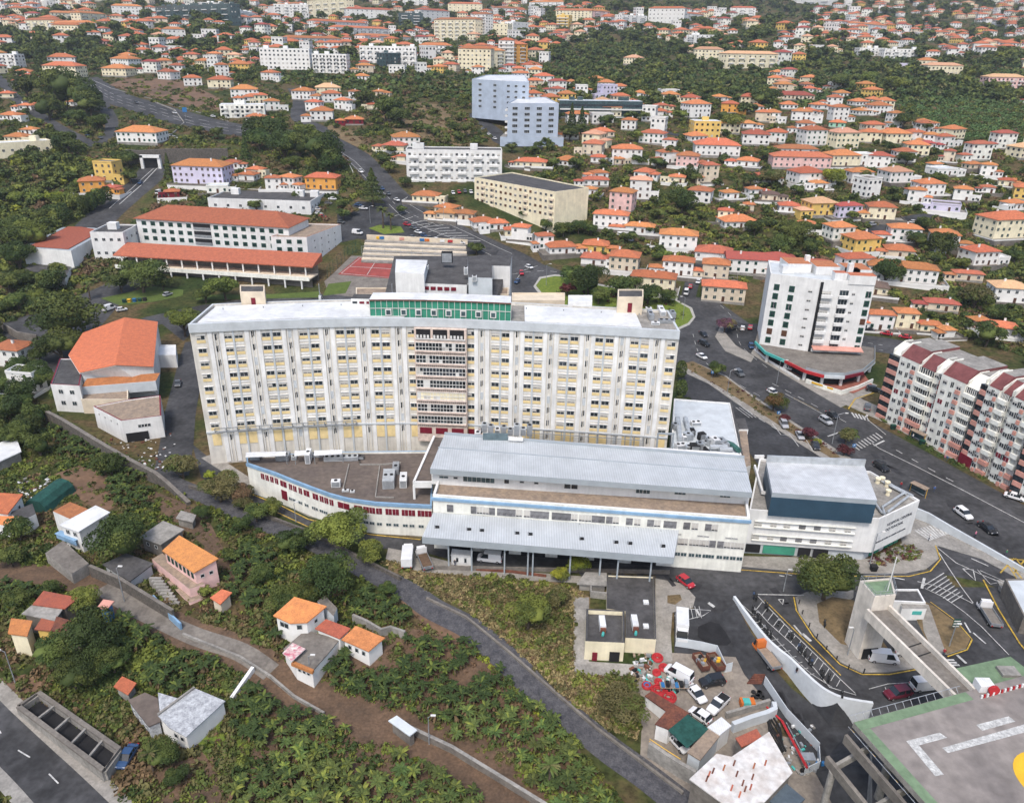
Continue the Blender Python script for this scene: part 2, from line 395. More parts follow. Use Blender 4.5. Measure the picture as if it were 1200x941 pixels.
road('road_uphill', [(625, 318), (600, 303), (560, 285), (530, 271), (503, 259), (480, 246), (464, 232), (452, 220), (440, 206), (428, 193), (412, 178), (396, 166), (386, 155)], 15, M_asph, .075)
road('road_to_hills', [(386, 157), (372, 150), (352, 140), (350, 128), (352, 116), (345, 104)], 11, M_asph, .09)
patch('car_park', [(395, 252), (420, 236), (460, 240), (480, 250), (540, 274), (575, 292), (548, 300), (420, 280), (398, 285)], M_asph2, .06)
road('road_lower_highway', [(183, 196), (178, 203), (165, 216), (150, 228), (136, 240), (118, 256), (100, 275)], 17, M_asph, .06)
road('road_highway', [(96, 92), (112, 103), (135, 115), (178, 128), (230, 143), (268, 151), (310, 156), (350, 160)], 26, M_asph, .07)
road('road_west_lane', [(-40, 60), (-10, 85), (4, 98), (18, 115), (40, 131), (62, 146), (84, 158), (112, 170), (128, 160), (131, 143), (124, 128), (118, 118)], 8, M_asph, .1)
road('road_hospital_lane', [(200, 560), (207, 520), (211, 486), (219, 450), (226, 420), (232, 400)], 8.5, M_asph, .07)
patch('road_school_yard', [(100, 400), (170, 372), (235, 358), (330, 345), (400, 345), (455, 335), (470, 345), (430, 352), (340, 352), (240, 372), (215, 400), (190, 380), (130, 385), (108, 410), (60, 440), (0, 410), (0, 380), (60, 360), (120, 335), (150, 318), (190, 318), (150, 345)], M_asph, .055)
road('road_east_street', [(905, 395), (950, 397), (985, 400), (1030, 404), (1075, 412), (1130, 425)], 15, M_asph, .08)
road('road_village', [(806, 350), (812, 330), (822, 312), (835, 296), (845, 285)], 6, M_asph2, .09)
road('road_village_upper', [(745, 118), (752, 128), (762, 140), (772, 152), (800, 160), (850, 168)], 6, M_asph2, .12)
road('road_block_access', [(555, 133), (565, 143), (580, 155), (592, 168), (640, 172)], 10, M_asph2, .1)
road('road_hill_street', [(1000, 283), (1020, 272), (1040, 264), (1075, 255), (1130, 250)], 6, M_asph2, .12)
patch('road_south_west', [(-120, 700), (-10, 806), (40, 853), (92, 900), (150, 955), (190, 1000), (60, 1000), (35, 941), (0, 905), (-120, 790)], M_asph, .06)
road('pavement_south_west', [(-120, 690), (-6, 802), (44, 850), (96, 897), (150, 948), (170, 970)], 2.2, M_pave, .14)
road('pavement_south_west_far', [(-60, 850), (0, 912), (30, 945), (50, 970)], 2.0, M_conc, .12)
road('track_stone', [(180, 556), (215, 572), (262, 590), (300, 609), (364, 634), (422, 664), (479, 693), (505, 712), (546, 733), (569, 751), (600, 778), (633, 813), (677, 849), (715, 879), (754, 907), (790, 935), (850, 980)], 5.2, M_track, .06)
road('path_brown', [(-20, 668), (60, 676), (110, 684), (143, 703), (179, 723), (230, 746), (282, 764), (310, 782), (340, 808), (377, 824), (428, 846), (479, 864), (530, 890), (582, 923), (640, 960)], 6.4, M_soil, .06)
road('path_concrete', [(120, 688), (143, 703), (179, 723), (230, 746), (282, 764), (318, 788)], 3.6, M_concd, .09)
patch('dry_slope', [(455, 652), (500, 664), (560, 671), (610, 676), (665, 684), (692, 700), (684, 776), (765, 790), (748, 862), (690, 838), (640, 790), (612, 760), (575, 728), (540, 705), (495, 684), (455, 668)], M_dryg, .03)
patch('forecourt_pavement', [(455, 642), (495, 650), (560, 667), (640, 672), (690, 676), (690, 684), (610, 680), (540, 674), (490, 670), (452, 655)], M_pave, .07)
patch('courtyard_pavement', [(768, 678), (800, 684), (815, 700), (812, 712), (788, 718), (786, 745), (788, 775), (765, 778), (768, 700)], M_pave, .1)
patch('courtyard_bed', [(782, 698), (797, 697), (799, 703), (791, 709), (782, 707)], M_dryg, .14)
patch('shed_yard', [(672, 700), (690, 700), (690, 775), (765, 780), (760, 792), (672, 792)], M_conc, .05)
patch('depot_yard', [(765, 778), (788, 765), (862, 768), (880, 792), (900, 822), (915, 832), (905, 860), (1000, 880), (985, 960), (800, 960), (750, 890), (752, 850), (745, 800)], M_yard, .05)
patch('road_lower', [(843, 720), (862, 707), (880, 741), (905, 781), (928, 807), (951, 825), (977, 840), (1000, 850), (1060, 890), (1010, 960), (985, 960), (955, 905), (905, 830), (872, 790), (862, 770), (790, 765), (790, 716), (820, 712)], M_asph2, .07)
patch('island_asphalt', [(818, 735), (832, 729), (843, 732), (850, 741), (857, 753), (852, 757), (830, 756), (818, 747)], M_dark, .2)
# pavements with kerbs: thin slabs
def slab(name, px, m=None, h=.13, kerb=True):
    w = [P(*p) for p in px]; mb = MB()
    if max(p.z for p in w) - min(p.z for p in w) > .25: return sheet(name, [w], m or M_pave, .15)
    z = max(p.z for p in w); NOVEG.append([(p.x, p.y) for p in w])
    mb.prism([(p.x, p.y) for p in w], min(p.z for p in w) - .3, z + h, M_kerb, m or M_pave)
    return mb.build(name, kind='structure')
slab('pavement_hospital', [(236, 537), (293, 574), (331, 590), (361, 605), (433, 623), (493, 629), (495, 622), (440, 612), (360, 590), (300, 565), (250, 532)])
slab('pavement_front', [(785, 656), (870, 664), (945, 671), (1010, 672), (1060, 672), (1085, 667), (1100, 655), (1096, 640), (1078, 628), (1050, 640), (1020, 655), (870, 652), (790, 645)])
slab('pavement_tower', [(932, 700), (936, 718), (955, 745), (985, 776), (1010, 788), (1040, 788), (1078, 782), (1082, 770), (1062, 765), (1000, 760), (975, 720), (1000, 700), (1000, 692), (945, 694)])
slab('lawn_tower', [(957, 708), (975, 700), (1000, 704), (1040, 760), (1010, 762), (985, 755), (960, 730)], M_dryg, .2)
slab('lawn_gatehouse', [(1068, 700), (1090, 708), (1120, 730), (1137, 748), (1132, 760), (1110, 767), (1090, 760), (1075, 730)], M_dryg, .2)
patch('path_gatehouse', [(1078, 706), (1088, 710), (1108, 766), (1095, 770), (1082, 740)], M_pave, .26, 0.0)
slab('pavement_east', [(1060, 655), (1050, 600), (1062, 598), (1100, 612), (1150, 640), (1200, 668), (1320, 735), (1320, 745), (1200, 682), (1150, 655), (1100, 640)], M_conc)
slab('pavement_avenue_far', [(990, 474), (1040, 497), (1200, 584), (1330, 655), (1330, 640), (1200, 571), (1050, 486), (1010, 468), (1000, 462)])
slab('pavement_avenue_mid', [(880, 415), (920, 440), (985, 478), (1020, 462), (1028, 452), (1000, 440), (960, 446), (900, 408), (885, 404)])
slab('pavement_car_park', [(838, 395), (850, 412), (880, 425), (884, 418), (862, 405), (848, 388), (856, 380), (846, 378)])
slab('pavement_depot_gate', [(1168, 680), (1190, 720), (1230, 770), (1260, 770), (1215, 710), (1195, 682)])
patch('verge_avenue', [(797, 428), (812, 424), (850, 440), (880, 462), (930, 495), (985, 530), (1010, 545), (1000, 556), (960, 535), (905, 500), (870, 478), (830, 450), (800, 436)], M_pave, .12)
patch('verge_grass', [(800, 426), (812, 424), (850, 442), (882, 466), (940, 505), (985, 536), (975, 538), (930, 510), (875, 474), (840, 452), (805, 432)], M_dryg, .16)
patch('car_park_avenue', [(850, 378), (888, 380), (888, 418), (868, 408), (852, 392)], M_asph2, .1)
patch('lawn_roundabout', [(628, 335), (634, 327), (650, 324), (668, 325), (690, 333), (740, 342), (790, 352), (808, 362), (812, 372), (806, 379), (795, 384), (720, 400), (650, 360), (636, 345)], M_lawnb, .14)
patch('kerb_roundabout', [(625, 336), (632, 325), (650, 322), (668, 323), (690, 331), (740, 340), (790, 350), (811, 361), (815, 372), (808, 381), (795, 387), (720, 403), (648, 363), (634, 348)], M_kerb, .10)
patch('field_brown', [(128, 100), (146, 93), (206, 92), (235, 105), (262, 118), (260, 133), (240, 128), (200, 120), (160, 110)], M_earthred, .2)
patch('field_brown_dark', [(160, 108), (200, 101), (215, 105), (190, 112)], M_soil, .28)
patch('grass_bank', [(384, 138), (398, 146), (420, 158), (435, 174), (436, 184), (420, 174), (398, 163), (384, 152)], M_dryg, .2)
patch('lawn_school', [(118, 350), (150, 343), (180, 336), (215, 340), (214, 347), (180, 354), (140, 358)], M_lawn, .1)
patch('lawn_court', [(385, 333), (412, 330), (405, 344), (378, 347)], M_lawn, .1)
patch('lawn_strip', [(230, 346), (300, 346), (375, 342), (375, 349), (230, 352)], M_lawn, .12)
patch('lawn_palms', [(432, 268), (445, 264), (470, 266), (474, 273), (450, 275)], M_lawnb, .16)
patch('bright_grass_plot', [(232, 872), (262, 842), (292, 840), (300, 868), (268, 896), (248, 895)], M_lawnb, .05)
patch('soil_plot', [(63, 556), (95, 545), (126, 556), (140, 590), (122, 602), (85, 580)], M_earthred, .04)
patch('soil_plot_lower', [(180, 905), (240, 880), (262, 925), (250, 960), (170, 960)], M_soil, .04)
patch('soil_plot_north', [(0, 795), (30, 790), (52, 800), (48, 815), (20, 828), (0, 812)], M_earthred, .04)
patch('soil_grove', [(355, 815), (380, 770), (470, 735), (560, 745), (610, 800), (680, 880), (700, 960), (640, 960), (530, 885), (430, 842)], M_soil, .025)
patch('soil_grove_lower', [(270, 815), (320, 800), (440, 855), (560, 915), (600, 960), (250, 960), (300, 870)], M_soil, .027)
patch('soil_scree', [(480, 690), (545, 730), (590, 780), (560, 770), (500, 735), (470, 705)], M_earthred, .03)
patch('soil_bank', [(180, 575), (240, 600), (260, 640), (300, 660), (280, 690), (230, 680), (240, 640), (190, 600)], M_soil, .03)
patch('dry_plot_centre', [(430, 140), (480, 120), (540, 125), (556, 150), (540, 172), (480, 160)], M_dryg, .15)
patch('plantation_ground', [(1018, 112), (1060, 107), (1130, 112), (1210, 124), (1210, 174), (1150, 168), (1098, 152), (1060, 130)], M_soil, .3)
patch('court_red', [(396, 322), (420, 302), (466, 304), (458, 327)], M_redc, .12)
patch('court_apron', [(380, 330), (412, 300), (470, 302), (464, 336), (430, 350), (385, 345)], M_concd, .08)

# painted markings
def marks(name, segs, m, off, w=.14, flat=None):
    fs = []
    for s in segs:
        ww = w
        if isinstance(s[-1], (int, float)): ww = s[-1]; s = s[:-1]
        pts = [P(*p) if flat is None else HZ(*p, flat) for p in s]
        fs += band(pts, ww)
    return sheet(name, fs, m, off, flat)
def dashes(px, n, duty=.5, w=.15):
    pts = smooth([P(*p) for p in px], 6); L = [0]
    for a, b in zip(pts, pts[1:]): L.append(L[-1] + (b - a).length)
    fs = []
    def at(s):
        for i in range(len(pts) - 1):
            if L[i + 1] >= s: return pts[i].lerp(pts[i + 1], (s - L[i]) / max(1e-6, L[i + 1] - L[i]))
        return pts[-1]
    for i in range(n):
        a = L[-1] * i / n; b = a + L[-1] / n * duty
        fs += band([at(a), at(b)], w)
    return fs
F = []
def ln(*pts, w=.2): 
    global F; F += band([P(*p) for p in pts], w)
ln((1022, 520), (1030, 526), (1075, 548), (1130, 576), (1200, 613), (1300, 668), w=.25)
ln((1024, 523), (1036, 517), w=.5)
ln((970, 512), (990, 505), w=.45)
ln((1010, 463 + 24), (1038, 510), w=.2)
F += dashes([(905, 450), (940, 468), (1000, 500)], 6, .5, .2)
ln((920, 462), (950, 478), (975, 492), w=.18)
F += dashes([(1050, 528), (1080, 545), (1130, 572)], 4, .4, .25)
F += dashes([(835, 350), (860, 375), (868, 405), (905, 436)], 10, .5, .15)
F += dashes([(812, 392), (822, 420), (850, 442), (900, 470)], 9, .45, .15)
for i in range(9): a = i / 8; ln((999 + 27 * a, 522 - 14 * a), (1007 + 27 * a, 528 - 14 * a), w=.42)    # zebra by the junction
for i in range(5): a = i / 4; ln((998 + 16 * a, 484 + 4 * a), (1002 + 16 * a, 490 + 4 * a), w=.5)
for i in range(10): a = i / 9; ln((1072 + 30 * a, 622 - 10 * a), (1090 + 22 * a, 634 - 8 * a), w=.5)   # zebra beside the white wing
for i in range(16): a = i / 15; ln((1108 + 62 * a, 621 + 34 * a), (1118 + 56 * a, 620 + 36 * a + 1), w=.35)
ln((1104, 618), (1170, 657), w=.18)
for i in range(8): a = i / 7; ln((1082 + 32 * a, 687 + 20 * a), (1106 + 22 * a, 672 + 26 * a), w=.18)
ln((1100, 648), (1110, 664), (1126, 688), (1140, 707), w=.18); ln((1075, 682), (1100, 688), (1125, 700), (1140, 708), w=.18)
ln((1060, 680), (1040, 676), (1000, 676), w=.3); ln((1083, 678), (1080, 690), w=.5)
ln((1084, 690), (1105, 700), (1130, 718), (1150, 735), (1182, 768), w=.16); ln((1098, 642), (1120, 660), (1150, 674), (1175, 684), w=.18)
ln((1128, 667), (1140, 668), (1143, 681), (1128, 667), w=.3)
ln((1145, 668), (1160, 685), (1177, 682), (1148, 669), w=.15)
ln((1138, 655), (1158, 664), w=.3); ln((1130, 730), (1137, 742), w=.3); ln((1140, 742), (1155, 755), w=.3); ln((1121, 768), (1132, 778), w=.5)
for i in range(3): ln((1106 + 4 * i, 774 + 3 * i), (1118 + 3 * i, 775 + 3 * i - 1), w=.4)
ln((888, 697), (942, 698), w=.25); ln((912, 703), (918, 703), (917, 709), (912, 703), w=.25)
ln((930, 733), (940, 745), w=.35); ln((940, 743), (950, 752), w=.6)
ln((913, 675), (919, 676), w=.3); ln((920, 673), (928, 675), w=.2)
# scooter bays on the upper deck
ln((888, 699), (898, 710), (930, 743), (960, 772), (985, 797), (1002, 813), w=.15)
ln((884, 712), (900, 730), (930, 757), (955, 785), (972, 806), (1003, 815), w=.15)
for i in range(15):
    a = i / 14; x = 893 + 92 * a; y = 706 + 90 * a; ln((x, y), (x - 7 + 2 * a, y + 9), w=.12)
ln((868, 708), (884, 722), (905, 745), (928, 770), (950, 790), (975, 806), w=.12)
for i in range(11): a = i / 10; x = 884 + 70 * a; y = 722 + 68 * a; ln((x, y), (x - 8, y + 2), w=.12)
ln((1018, 808), (1040, 802), (1072, 800), (1080, 812), w=.12); ln((1037, 806), (1042, 818), w=.12); ln((1060, 801), (1066, 813), w=.12)
# lower courtyard
ln((806, 714), (833, 716), (824, 722), (805, 727), w=.12); ln((816, 715), (820, 722), w=.4); ln((790, 722), (805, 727), w=.12); ln((800, 714), (806, 727), w=.12)
ln((830, 707), (837, 712), w=.6); ln((805, 750), (818, 762), w=.12)
for i in range(3): ln((809 + 5 * i, 711), (812 + 5 * i, 725), w=.1)
# uphill road chevrons and bays
for i in range(9): a = i / 8; ln((482 + 52 * a, 262 + 20 * a), (505 + 58 * a, 258 + 25 * a), w=.35)
for i in range(7): a = i / 6; ln((462 + 60 * a, 254 + 28 * a), (474 + 60 * a, 250 + 28 * a), w=.3)
ln((456, 240), (470, 254), (500, 268), (560, 292), (600, 312), w=.2); ln((476, 238), (500, 252), (545, 272), (600, 298), w=.2)
ln((402, 183), (425, 205), (446, 228), w=.2); ln((395, 176), (415, 189), (428, 202), w=.2); ln((408, 190), (414, 203), w=.3)
F += dashes([(440, 215), (455, 232), (475, 248), (520, 268)], 10, .5, .2)
ln((630, 312), (612, 318), (604, 330), w=.2); F += dashes([(600, 322), (640, 318), (690, 326)], 6, .5, .2)
F += dashes([(815, 440), (850, 462), (885, 488), (920, 510)], 8, .5, .2)
for i in range(3): ln((862 + 4 * i, 478 + 0 * i), (878 + 4 * i, 490), w=.2)
ln((905, 497), (915, 510), (927, 511), w=.2); ln((924, 508), (936, 524), w=.2); ln((944, 515), (953, 530), w=.2)
F += dashes([(-60, 745), (0, 828 + 30), (45, 895), (90, 941)], 6, .35, .2)
# highways
for o in (-3, 1, 4): F += dashes([(100, 96 + o), (135, 115 + o), (180, 128 + o), (230, 143 + o), (300, 155 + o)], 16, .6, .3)
ln((105, 93), (130, 104), (180, 117), (235, 133), (268, 143), w=.4); ln((185, 197), (165, 218), (140, 240), w=.4); ln((180, 198), (155, 221), (128, 245), w=.3)
F += dashes([(950, 400), (985, 404), (1040, 412)], 9, .5, .2); F += dashes([(940, 395), (985, 398), (1040, 406)], 9, .5, .2)
sheet('road_markings', F, M_line, .19)
F = []
ln((293, 579), (331, 594), (361, 609), (433, 627), (493, 633), w=.3); ln((288, 586), (329, 603), (359, 617), (408, 636), w=.25)
ln((862, 668), (945, 674), (1010, 676), (1065, 676), (1090, 670), (1102, 656), (1096, 640), w=.25)
ln((930, 700), (933, 716), (953, 747), (984, 779), (1010, 791), (1042, 791), (1080, 784), w=.25); ln((1139, 750), (1133, 762), (1110, 770), w=.25)
ln((1090, 706), (1120, 728), (1139, 750), w=.2); ln((1152, 680), (1170, 715), (1195, 755), (1225, 790), w=.3)
for i in range(4): ln((1178 + 12 * i, 655), (1200 + 12 * i, 682), w=.3); ln((1188 + 14 * i, 655), (1172 + 16 * i, 672), w=.3)
ln((1176, 655), (1192, 680), (1260, 690), w=.3); ln((1176, 655), (1260, 662), w=.3)
ln((896, 704), (930, 738), (960, 767), (985, 792), w=.2)
ln((994, 480), (1002, 468), (1024, 461), w=.4); ln((930, 467), (960, 482), w=.1)
sheet('yellow_road_markings', F, M_yline, .2)
ln2 = []
for s in ([(400, 321), (422, 303), (464, 305), (457, 326), (400, 321)], [(430, 323), (442, 304)], [(410, 313), (461, 316)]): ln2 += band([P(*p) for p in s], .25)
sheet('court_lines', ln2, M_line, .22)

# repairs and worn lanes in the asphalt
F = []; rp2 = random.Random(17)
for (x0, y0), (x1, y1), n_ in (((850, 400), (930, 468), 9), ((940, 480), (1180, 640), 16), ((640, 668), (860, 690), 7), ((880, 770), (980, 900), 6), ((900, 690), (1080, 790), 6), ((260, 555), (480, 645), 5), ((600, 310), (470, 240), 6)):
    for i in range(n_):
        t = rp2.random(); a = P(x0 + (x1 - x0) * t, y0 + (y1 - y0) * t + rp2.uniform(-12, 6)); b = P(x0 + (x1 - x0) * (t + .03) , y0 + (y1 - y0) * (t + .03)); d = (b - a); d.z = 0
        if d.length < .3: continue
        d = d.normalized() * rp2.uniform(1.0, 6); F += band([a, a + d], rp2.uniform(.5, 2.2))
sheet('road_mark_repairs', F, mat('asphalt_patch', (.040, .040, .044), .9, .2, .4), .12)

# ------------------------------------------------------------ building helpers
def ccw(pts):
    a = sum(pts[i][0] * pts[(i + 1) % len(pts)][1] - pts[(i + 1) % len(pts)][0] * pts[i][1] for i in range(len(pts)))
    return list(pts) if a > 0 else list(reversed(pts))
def inset(pts, d):
    pts = [Vector((p[0], p[1])) for p in pts]; n = len(pts); out = []
    for i in range(n):
        a, b, c = pts[i - 1], pts[i], pts[(i + 1) % n]
        u = (b - a).normalized(); v = (c - b).normalized(); nu = Vector((-u.y, u.x)); nv = Vector((-v.y, v.x))
        k = nu + nv; k = k / max(.3, k.dot(nu)) if k.length > .1 else nu
        out.append(tuple(b + k * d))
    return out
def walls(mb, foot, z0, z1, m, par=.5, thick=.35, mtop=None):
    """outer wall with a parapet round a sunken flat roof; returns the inner outline"""
    foot = ccw([(p[0], p[1]) for p in foot]); NOVEG.append(foot); n = len(foot); inn = inset(foot, thick)
    for i in range(n):
        a, b = foot[i], foot[(i + 1) % n]; c, d = inn[i], inn[(i + 1) % n]
        mb.quad((*a, z0), (*b, z0), (*b, z1), (*a, z1), m)
        mb.quad((*a, z1), (*b, z1), (*d, z1), (*c, z1), mtop or m)
        mb.quad((*d, z1 - par - .05), (*c, z1 - par - .05), (*c, z1), (*d, z1), m)
    return inn
def flat_bldg(root, foot, z0, z1, mw, mr, par=.5, thick=.35, mtop=None):
    mb = MB(); inn = walls(mb, foot, z0, z1, mw, par, thick, mtop); w = mb.build('wall', root)
    mb = MB(); mb.poly([(*p, z1 - par) for p in inn], mr); r = mb.build('roof', root)
    return w, r
def hip_mb(mb, w, d, z, h, over, m, hip=1.0, yoff=0):
    """hip roof over a w x d plan centred on the origin (hip = 0: gable), with eaves"""
    W, D = w / 2 + over, d / 2 + over; run = min(W, D)
    if W >= D: r = W - D * hip; A, B = (-r, 0), (r, 0)
    else: r = D - W * hip; A, B = (0, -r), (0, r)
    e = [(-W, -D, z), (W, -D, z), (W, D, z), (-W, D, z)]; A = (*A, z + h); B = (*B, z + h); t = .18
    vs = e + [A, B] + [(x, y, zz - t) for x, y, zz in e]
    if W >= D: fs = [(0, 1, 5, 4), (1, 2, 5), (2, 3, 4, 5), (3, 0, 4)]
    else: fs = [(0, 1, 4), (1, 2, 5, 4), (2, 3, 5), (3, 0, 4, 5)]
    fs += [(6, 7, 1, 0), (7, 8, 2, 1), (8, 9, 3, 2), (9, 6, 0, 3), (9, 8, 7, 6)]
    mb.add([(x, y + yoff, zz) for x, y, zz in vs], fs, m)
WM = {}
def win(w, h, style='plain', dep=.0):
    """shared window mesh: centred, local -y outward"""
    k = (round(w, 2), round(h, 2), style)
    if k in WM: return WM[k]
    mb = MB(); a, b = w / 2, h / 2
    if style in ('shutter_green', 'shutter_brown'):
        m = M_shut if style == 'shutter_green' else M_shutb
        mb.box(-a * .55, a * .55, -.02, .1, -b, b, M_glass); mb.box(-.03, .03, -.05, .0, -b, b, M_frame)
        mb.box(-a, -a * .5, -.07, .1, -b, b, m); mb.box(a * .5, a, -.07, .1, -b, b, m); mb.box(-a * .6, a * .6, -.08, .1, -b - .1, -b, M_frame)
    elif style in ('closed_green', 'closed_brown', 'burgundy', 'grey'):
        m = {'closed_green': M_shut, 'closed_brown': M_shutb, 'burgundy': M_bord, 'grey': M_gwin}[style]
        mb.box(-a, a, -.05, .1, -b, b, m); mb.box(-.03, .03, -.07, .0, -b, b, M_frame if style == 'burgundy' else m)
        if style == 'closed_green': mb.box(-a * .5, -.1, -.09, .0, -b * .5, b * .6, M_glass); mb.box(.1, a * .5, -.09, .0, -b * .5, b * .6, M_glass)
    else:
        f = .07; g_ = {'green_glass': M_green_glass, 'office': M_glass2}.get(style, M_glass)
        mb.box(-a, a, -.02, .1, -b, b, g_)
        mb.box(-a, a, -.06, .0, b - f, b, M_frame); mb.box(-a, a, -.06, .0, -b, -b + f, M_frame)
        mb.box(-a, -a + f, -.058, .0, -b, b, M_frame); mb.box(a - f, a, -.058, .0, -b, b, M_frame)
        nm = max(0, int(w / 1.1)) if style not in ('slot',) else 0
        for i in range(nm):
            x = -a + w * (i + 1) / (nm + 1); mb.box(x - .03, x + .03, -.055, .0, -b, b, M_frame)
        if style == 'blind': mb.box(-a + f, a - f, -.045, 0, -b * .55, b - f, M_blind)
        if style == 'half': mb.box(-a + f, a - f, -.045, 0, b * .2, b - f, M_blind)
        if style == 'left': mb.box(-a + f, 0, -.045, 0, -b * .3, b - f, M_blind)
    me = mb.mesh('window_' + style); WM[k] = me; return me
class Fit:
    """collects fittings (windows, doors) of one building; the 100 nearest become parts, the rest one part"""
    def __init__(s, root): s.root = root; s.rows = {}
    def put(s, name, me, p, ang):
        s.rows.setdefault(name, []).append((me, Vector(p), ang))
    def done(s):
        out = []
        for name, rows in s.rows.items():
            rows.sort(key=lambda r: (r[1] - Vector((0, 0, CAM_H))).length)
            for me, p, a in rows[:100]:
                out.append(link(name, me, s.root, loc=p - Vector(s.root.location), rz=a))
            if len(rows) > 100:
                mb = MB()
                for me, p, a in rows[100:]:
                    Mx = Matrix.Translation(p) @ Matrix.Rotation(a, 4, 'Z')
                    vs = [tuple(Mx @ v.co) for v in me.vertices]; o = len(mb.v); mb.v += vs
                    ks = [mb.mi(x) for x in me.materials]
                    for f in me.polygons: mb.f.append(tuple(i + o for i in f.vertices)); mb.m.append(ks[f.material_index])
                mb.build(name, s.root, kind='stuff')
        return out
def edge_frame(a, b):
    a = Vector((a[0], a[1], 0)); b = Vector((b[0], b[1], 0)); u = (b - a).normalized()
    return a, b, u, math.atan2(u.y, u.x)
def grid_wins(fit, a, b, zs, n, w, h, styles, margin=.0, name='window', skip=None, proud=0.03):
    """rows of n windows between a and b (wall runs counter-clockwise: outside is on the right of a->b)"""
    a, b, u, ang = edge_frame(a, b); L = (b - a).length; out = Vector((u.y, -u.x, 0)) * proud
    for j, z in enumerate(zs):
        for i in range(n):
            if skip and skip(i, j): continue
            t = margin + (L - 2 * margin) * (i + .5) / n; p = a + u * t + out; p.z = z
            st = styles[RND.randrange(len(styles))] if isinstance(styles, list) else styles
            fit.put(name, win(w, h, st), p, ang)
def seg_pts(px, z): return [HZ(*p, z) for p in px]
def snap(poly, q):
    best = None
    for a, b in zip(poly, poly[1:]):
        a2, b2 = Vector((a[0], a[1])), Vector((b[0], b[1])); u = b2 - a2; t = max(0, min(1, (Vector((q[0], q[1])) - a2).dot(u) / u.length_squared))
        c = a2 + u * t; d = (c - Vector((q[0], q[1]))).length
        if best is None or d < best[0]: best = (d, c, math.atan2(u.y, u.x), u.normalized())
    return best[1], best[2], best[3]

# ------------------------------------------------------------ the hospital tower block
HC = [(-76, 169.8), (-66, 171.9), (-56, 173.8), (-46, 175.4), (-37, 176.5), (-29, 177.1), (-21, 177.3), (-10, 176.8), (0, 175.9), (10, 174.9), (20, 173.9), (30, 172.8), (39.3, 171.7)]
def hy(x): return float(np.interp(x, [p[0] for p in HC], [p[1] for p in HC]))
def hang(x): return math.atan2(hy(x + 1) - hy(x - 1), 2) if -75 < x < 38 else (math.atan2(2.1, 10) if x < 0 else math.atan2(-1.1, 9.3))
def hx(px): return -75.6 + (px - 222) * (114.9 / 575)
def hfr(x): return Matrix.Translation((x, hy(x), 0)) @ Matrix.Rotation(hang(x), 4, 'Z')
hosp = thing('hospital_block', 'long cream and white ten storey hospital slab with ochre panels and green glazed penthouse', 'hospital', (-18, 176, 0))
back = [(x, y + 15.5) for x, y in HC]
foot = HC + back[::-1]
mb = MB(); inn = walls(mb, foot, 0, 37.5, M_hosp, .7, .5, M_hgrey); mb.build('wall', hosp)
def strip_roof(x0, x1, y0, y1, z, m, name):
    mb = MB(); xs = [x0] + [p[0] for p in HC if x0 < p[0] < x1] + [x1]
    pts = [(x, hy(x) + y0, z) for x in xs] + [(x, hy(x) + y1, z) for x in reversed(xs)]
    mb.prism(pts, z - .5, z, m); return mb.build(name, hosp)
strip_roof(-75.4, 38.8, .5, 15, 36.8, M_conc, 'roof')
strip_roof(-74.6, hx(466), 1.6, 14, 37.3, M_metalw, 'roof_sheet'); strip_roof(hx(614), hx(754), 1.6, 14, 37.3, M_metalw, 'roof_sheet')
mb = MB(); mb2 = MB()
for (xa, ya), (xb, yb) in zip(HC, HC[1:]):
    a, b, u, an = edge_frame((xa, ya), (xb, yb)); n = Vector((u.y, -u.x, 0)) * .55
    for z0, z1, d in ((35.5, 37.62, 1.0), (8.9, 9.25, .6)):
        p = [a + n * d, b + n * d, b, a]; (mb if z0 > 20 else mb2).prism([(q.x, q.y) for q in p], z0, z1, M_hgrey)
mb.build('cornice', hosp); mb2.build('string_course', hosp)
rel = MB(); fit = Fit(hosp)
ROWS = [34.0 - 3.3 * k for k in range(8)]
LW = [267, 310, 353, 396, 438]; RW = [585, 625, 668, 710, 752]; SL = [248, 289, 331, 374, 417, 460, 562, 605, 646, 690, 731, 772]
def relbox(x, w, z0, z1, d, m, dx=0): rel.box(dx - w / 2, dx + w / 2, -d, .15, z0, z1, m, hfr(x))
def hwin(x, z, dx, k):
    st = ['plain', 'plain', 'plain', 'blind', 'half', 'left', 'blind', 'half'][RND.randrange(8)]
    Mf = hfr(x); p = Mf @ Vector((dx, -.04, z)); fit.put('window', win(1.9, 1.12, st), p, hang(x))
    relbox(x, 2.0, z - 1.35, z - .6, .10, M_panel, dx); relbox(x, 2.25, z + .6, z + .72, .22, M_hospw, dx)
for px in LW + RW:
    x = hx(px)
    for z in ROWS: hwin(x, z, -1.25, 0); hwin(x, z, 1.25, 0)
    relbox(x, .4, 1, 35.5, .25, M_hgrey)
    for s in (-2.5, 2.5): relbox(x, .3, 1, 35.5, .2, M_hosp, s)
    for s in (-1.35, 1.35): relbox(x, 2.0, 5.3, 8.4, .12, M_panel, s)
    for z in ROWS: relbox(x, 5.0, z + 1.25, z + 1.6, .06, M_hospw)
for px in (231, 476, 549, 789):
    x = hx(px)
    for z in ROWS: hwin(x, z, 0, 0)
    relbox(x, 2.0, 5.3, 8.4, .12, M_panel)
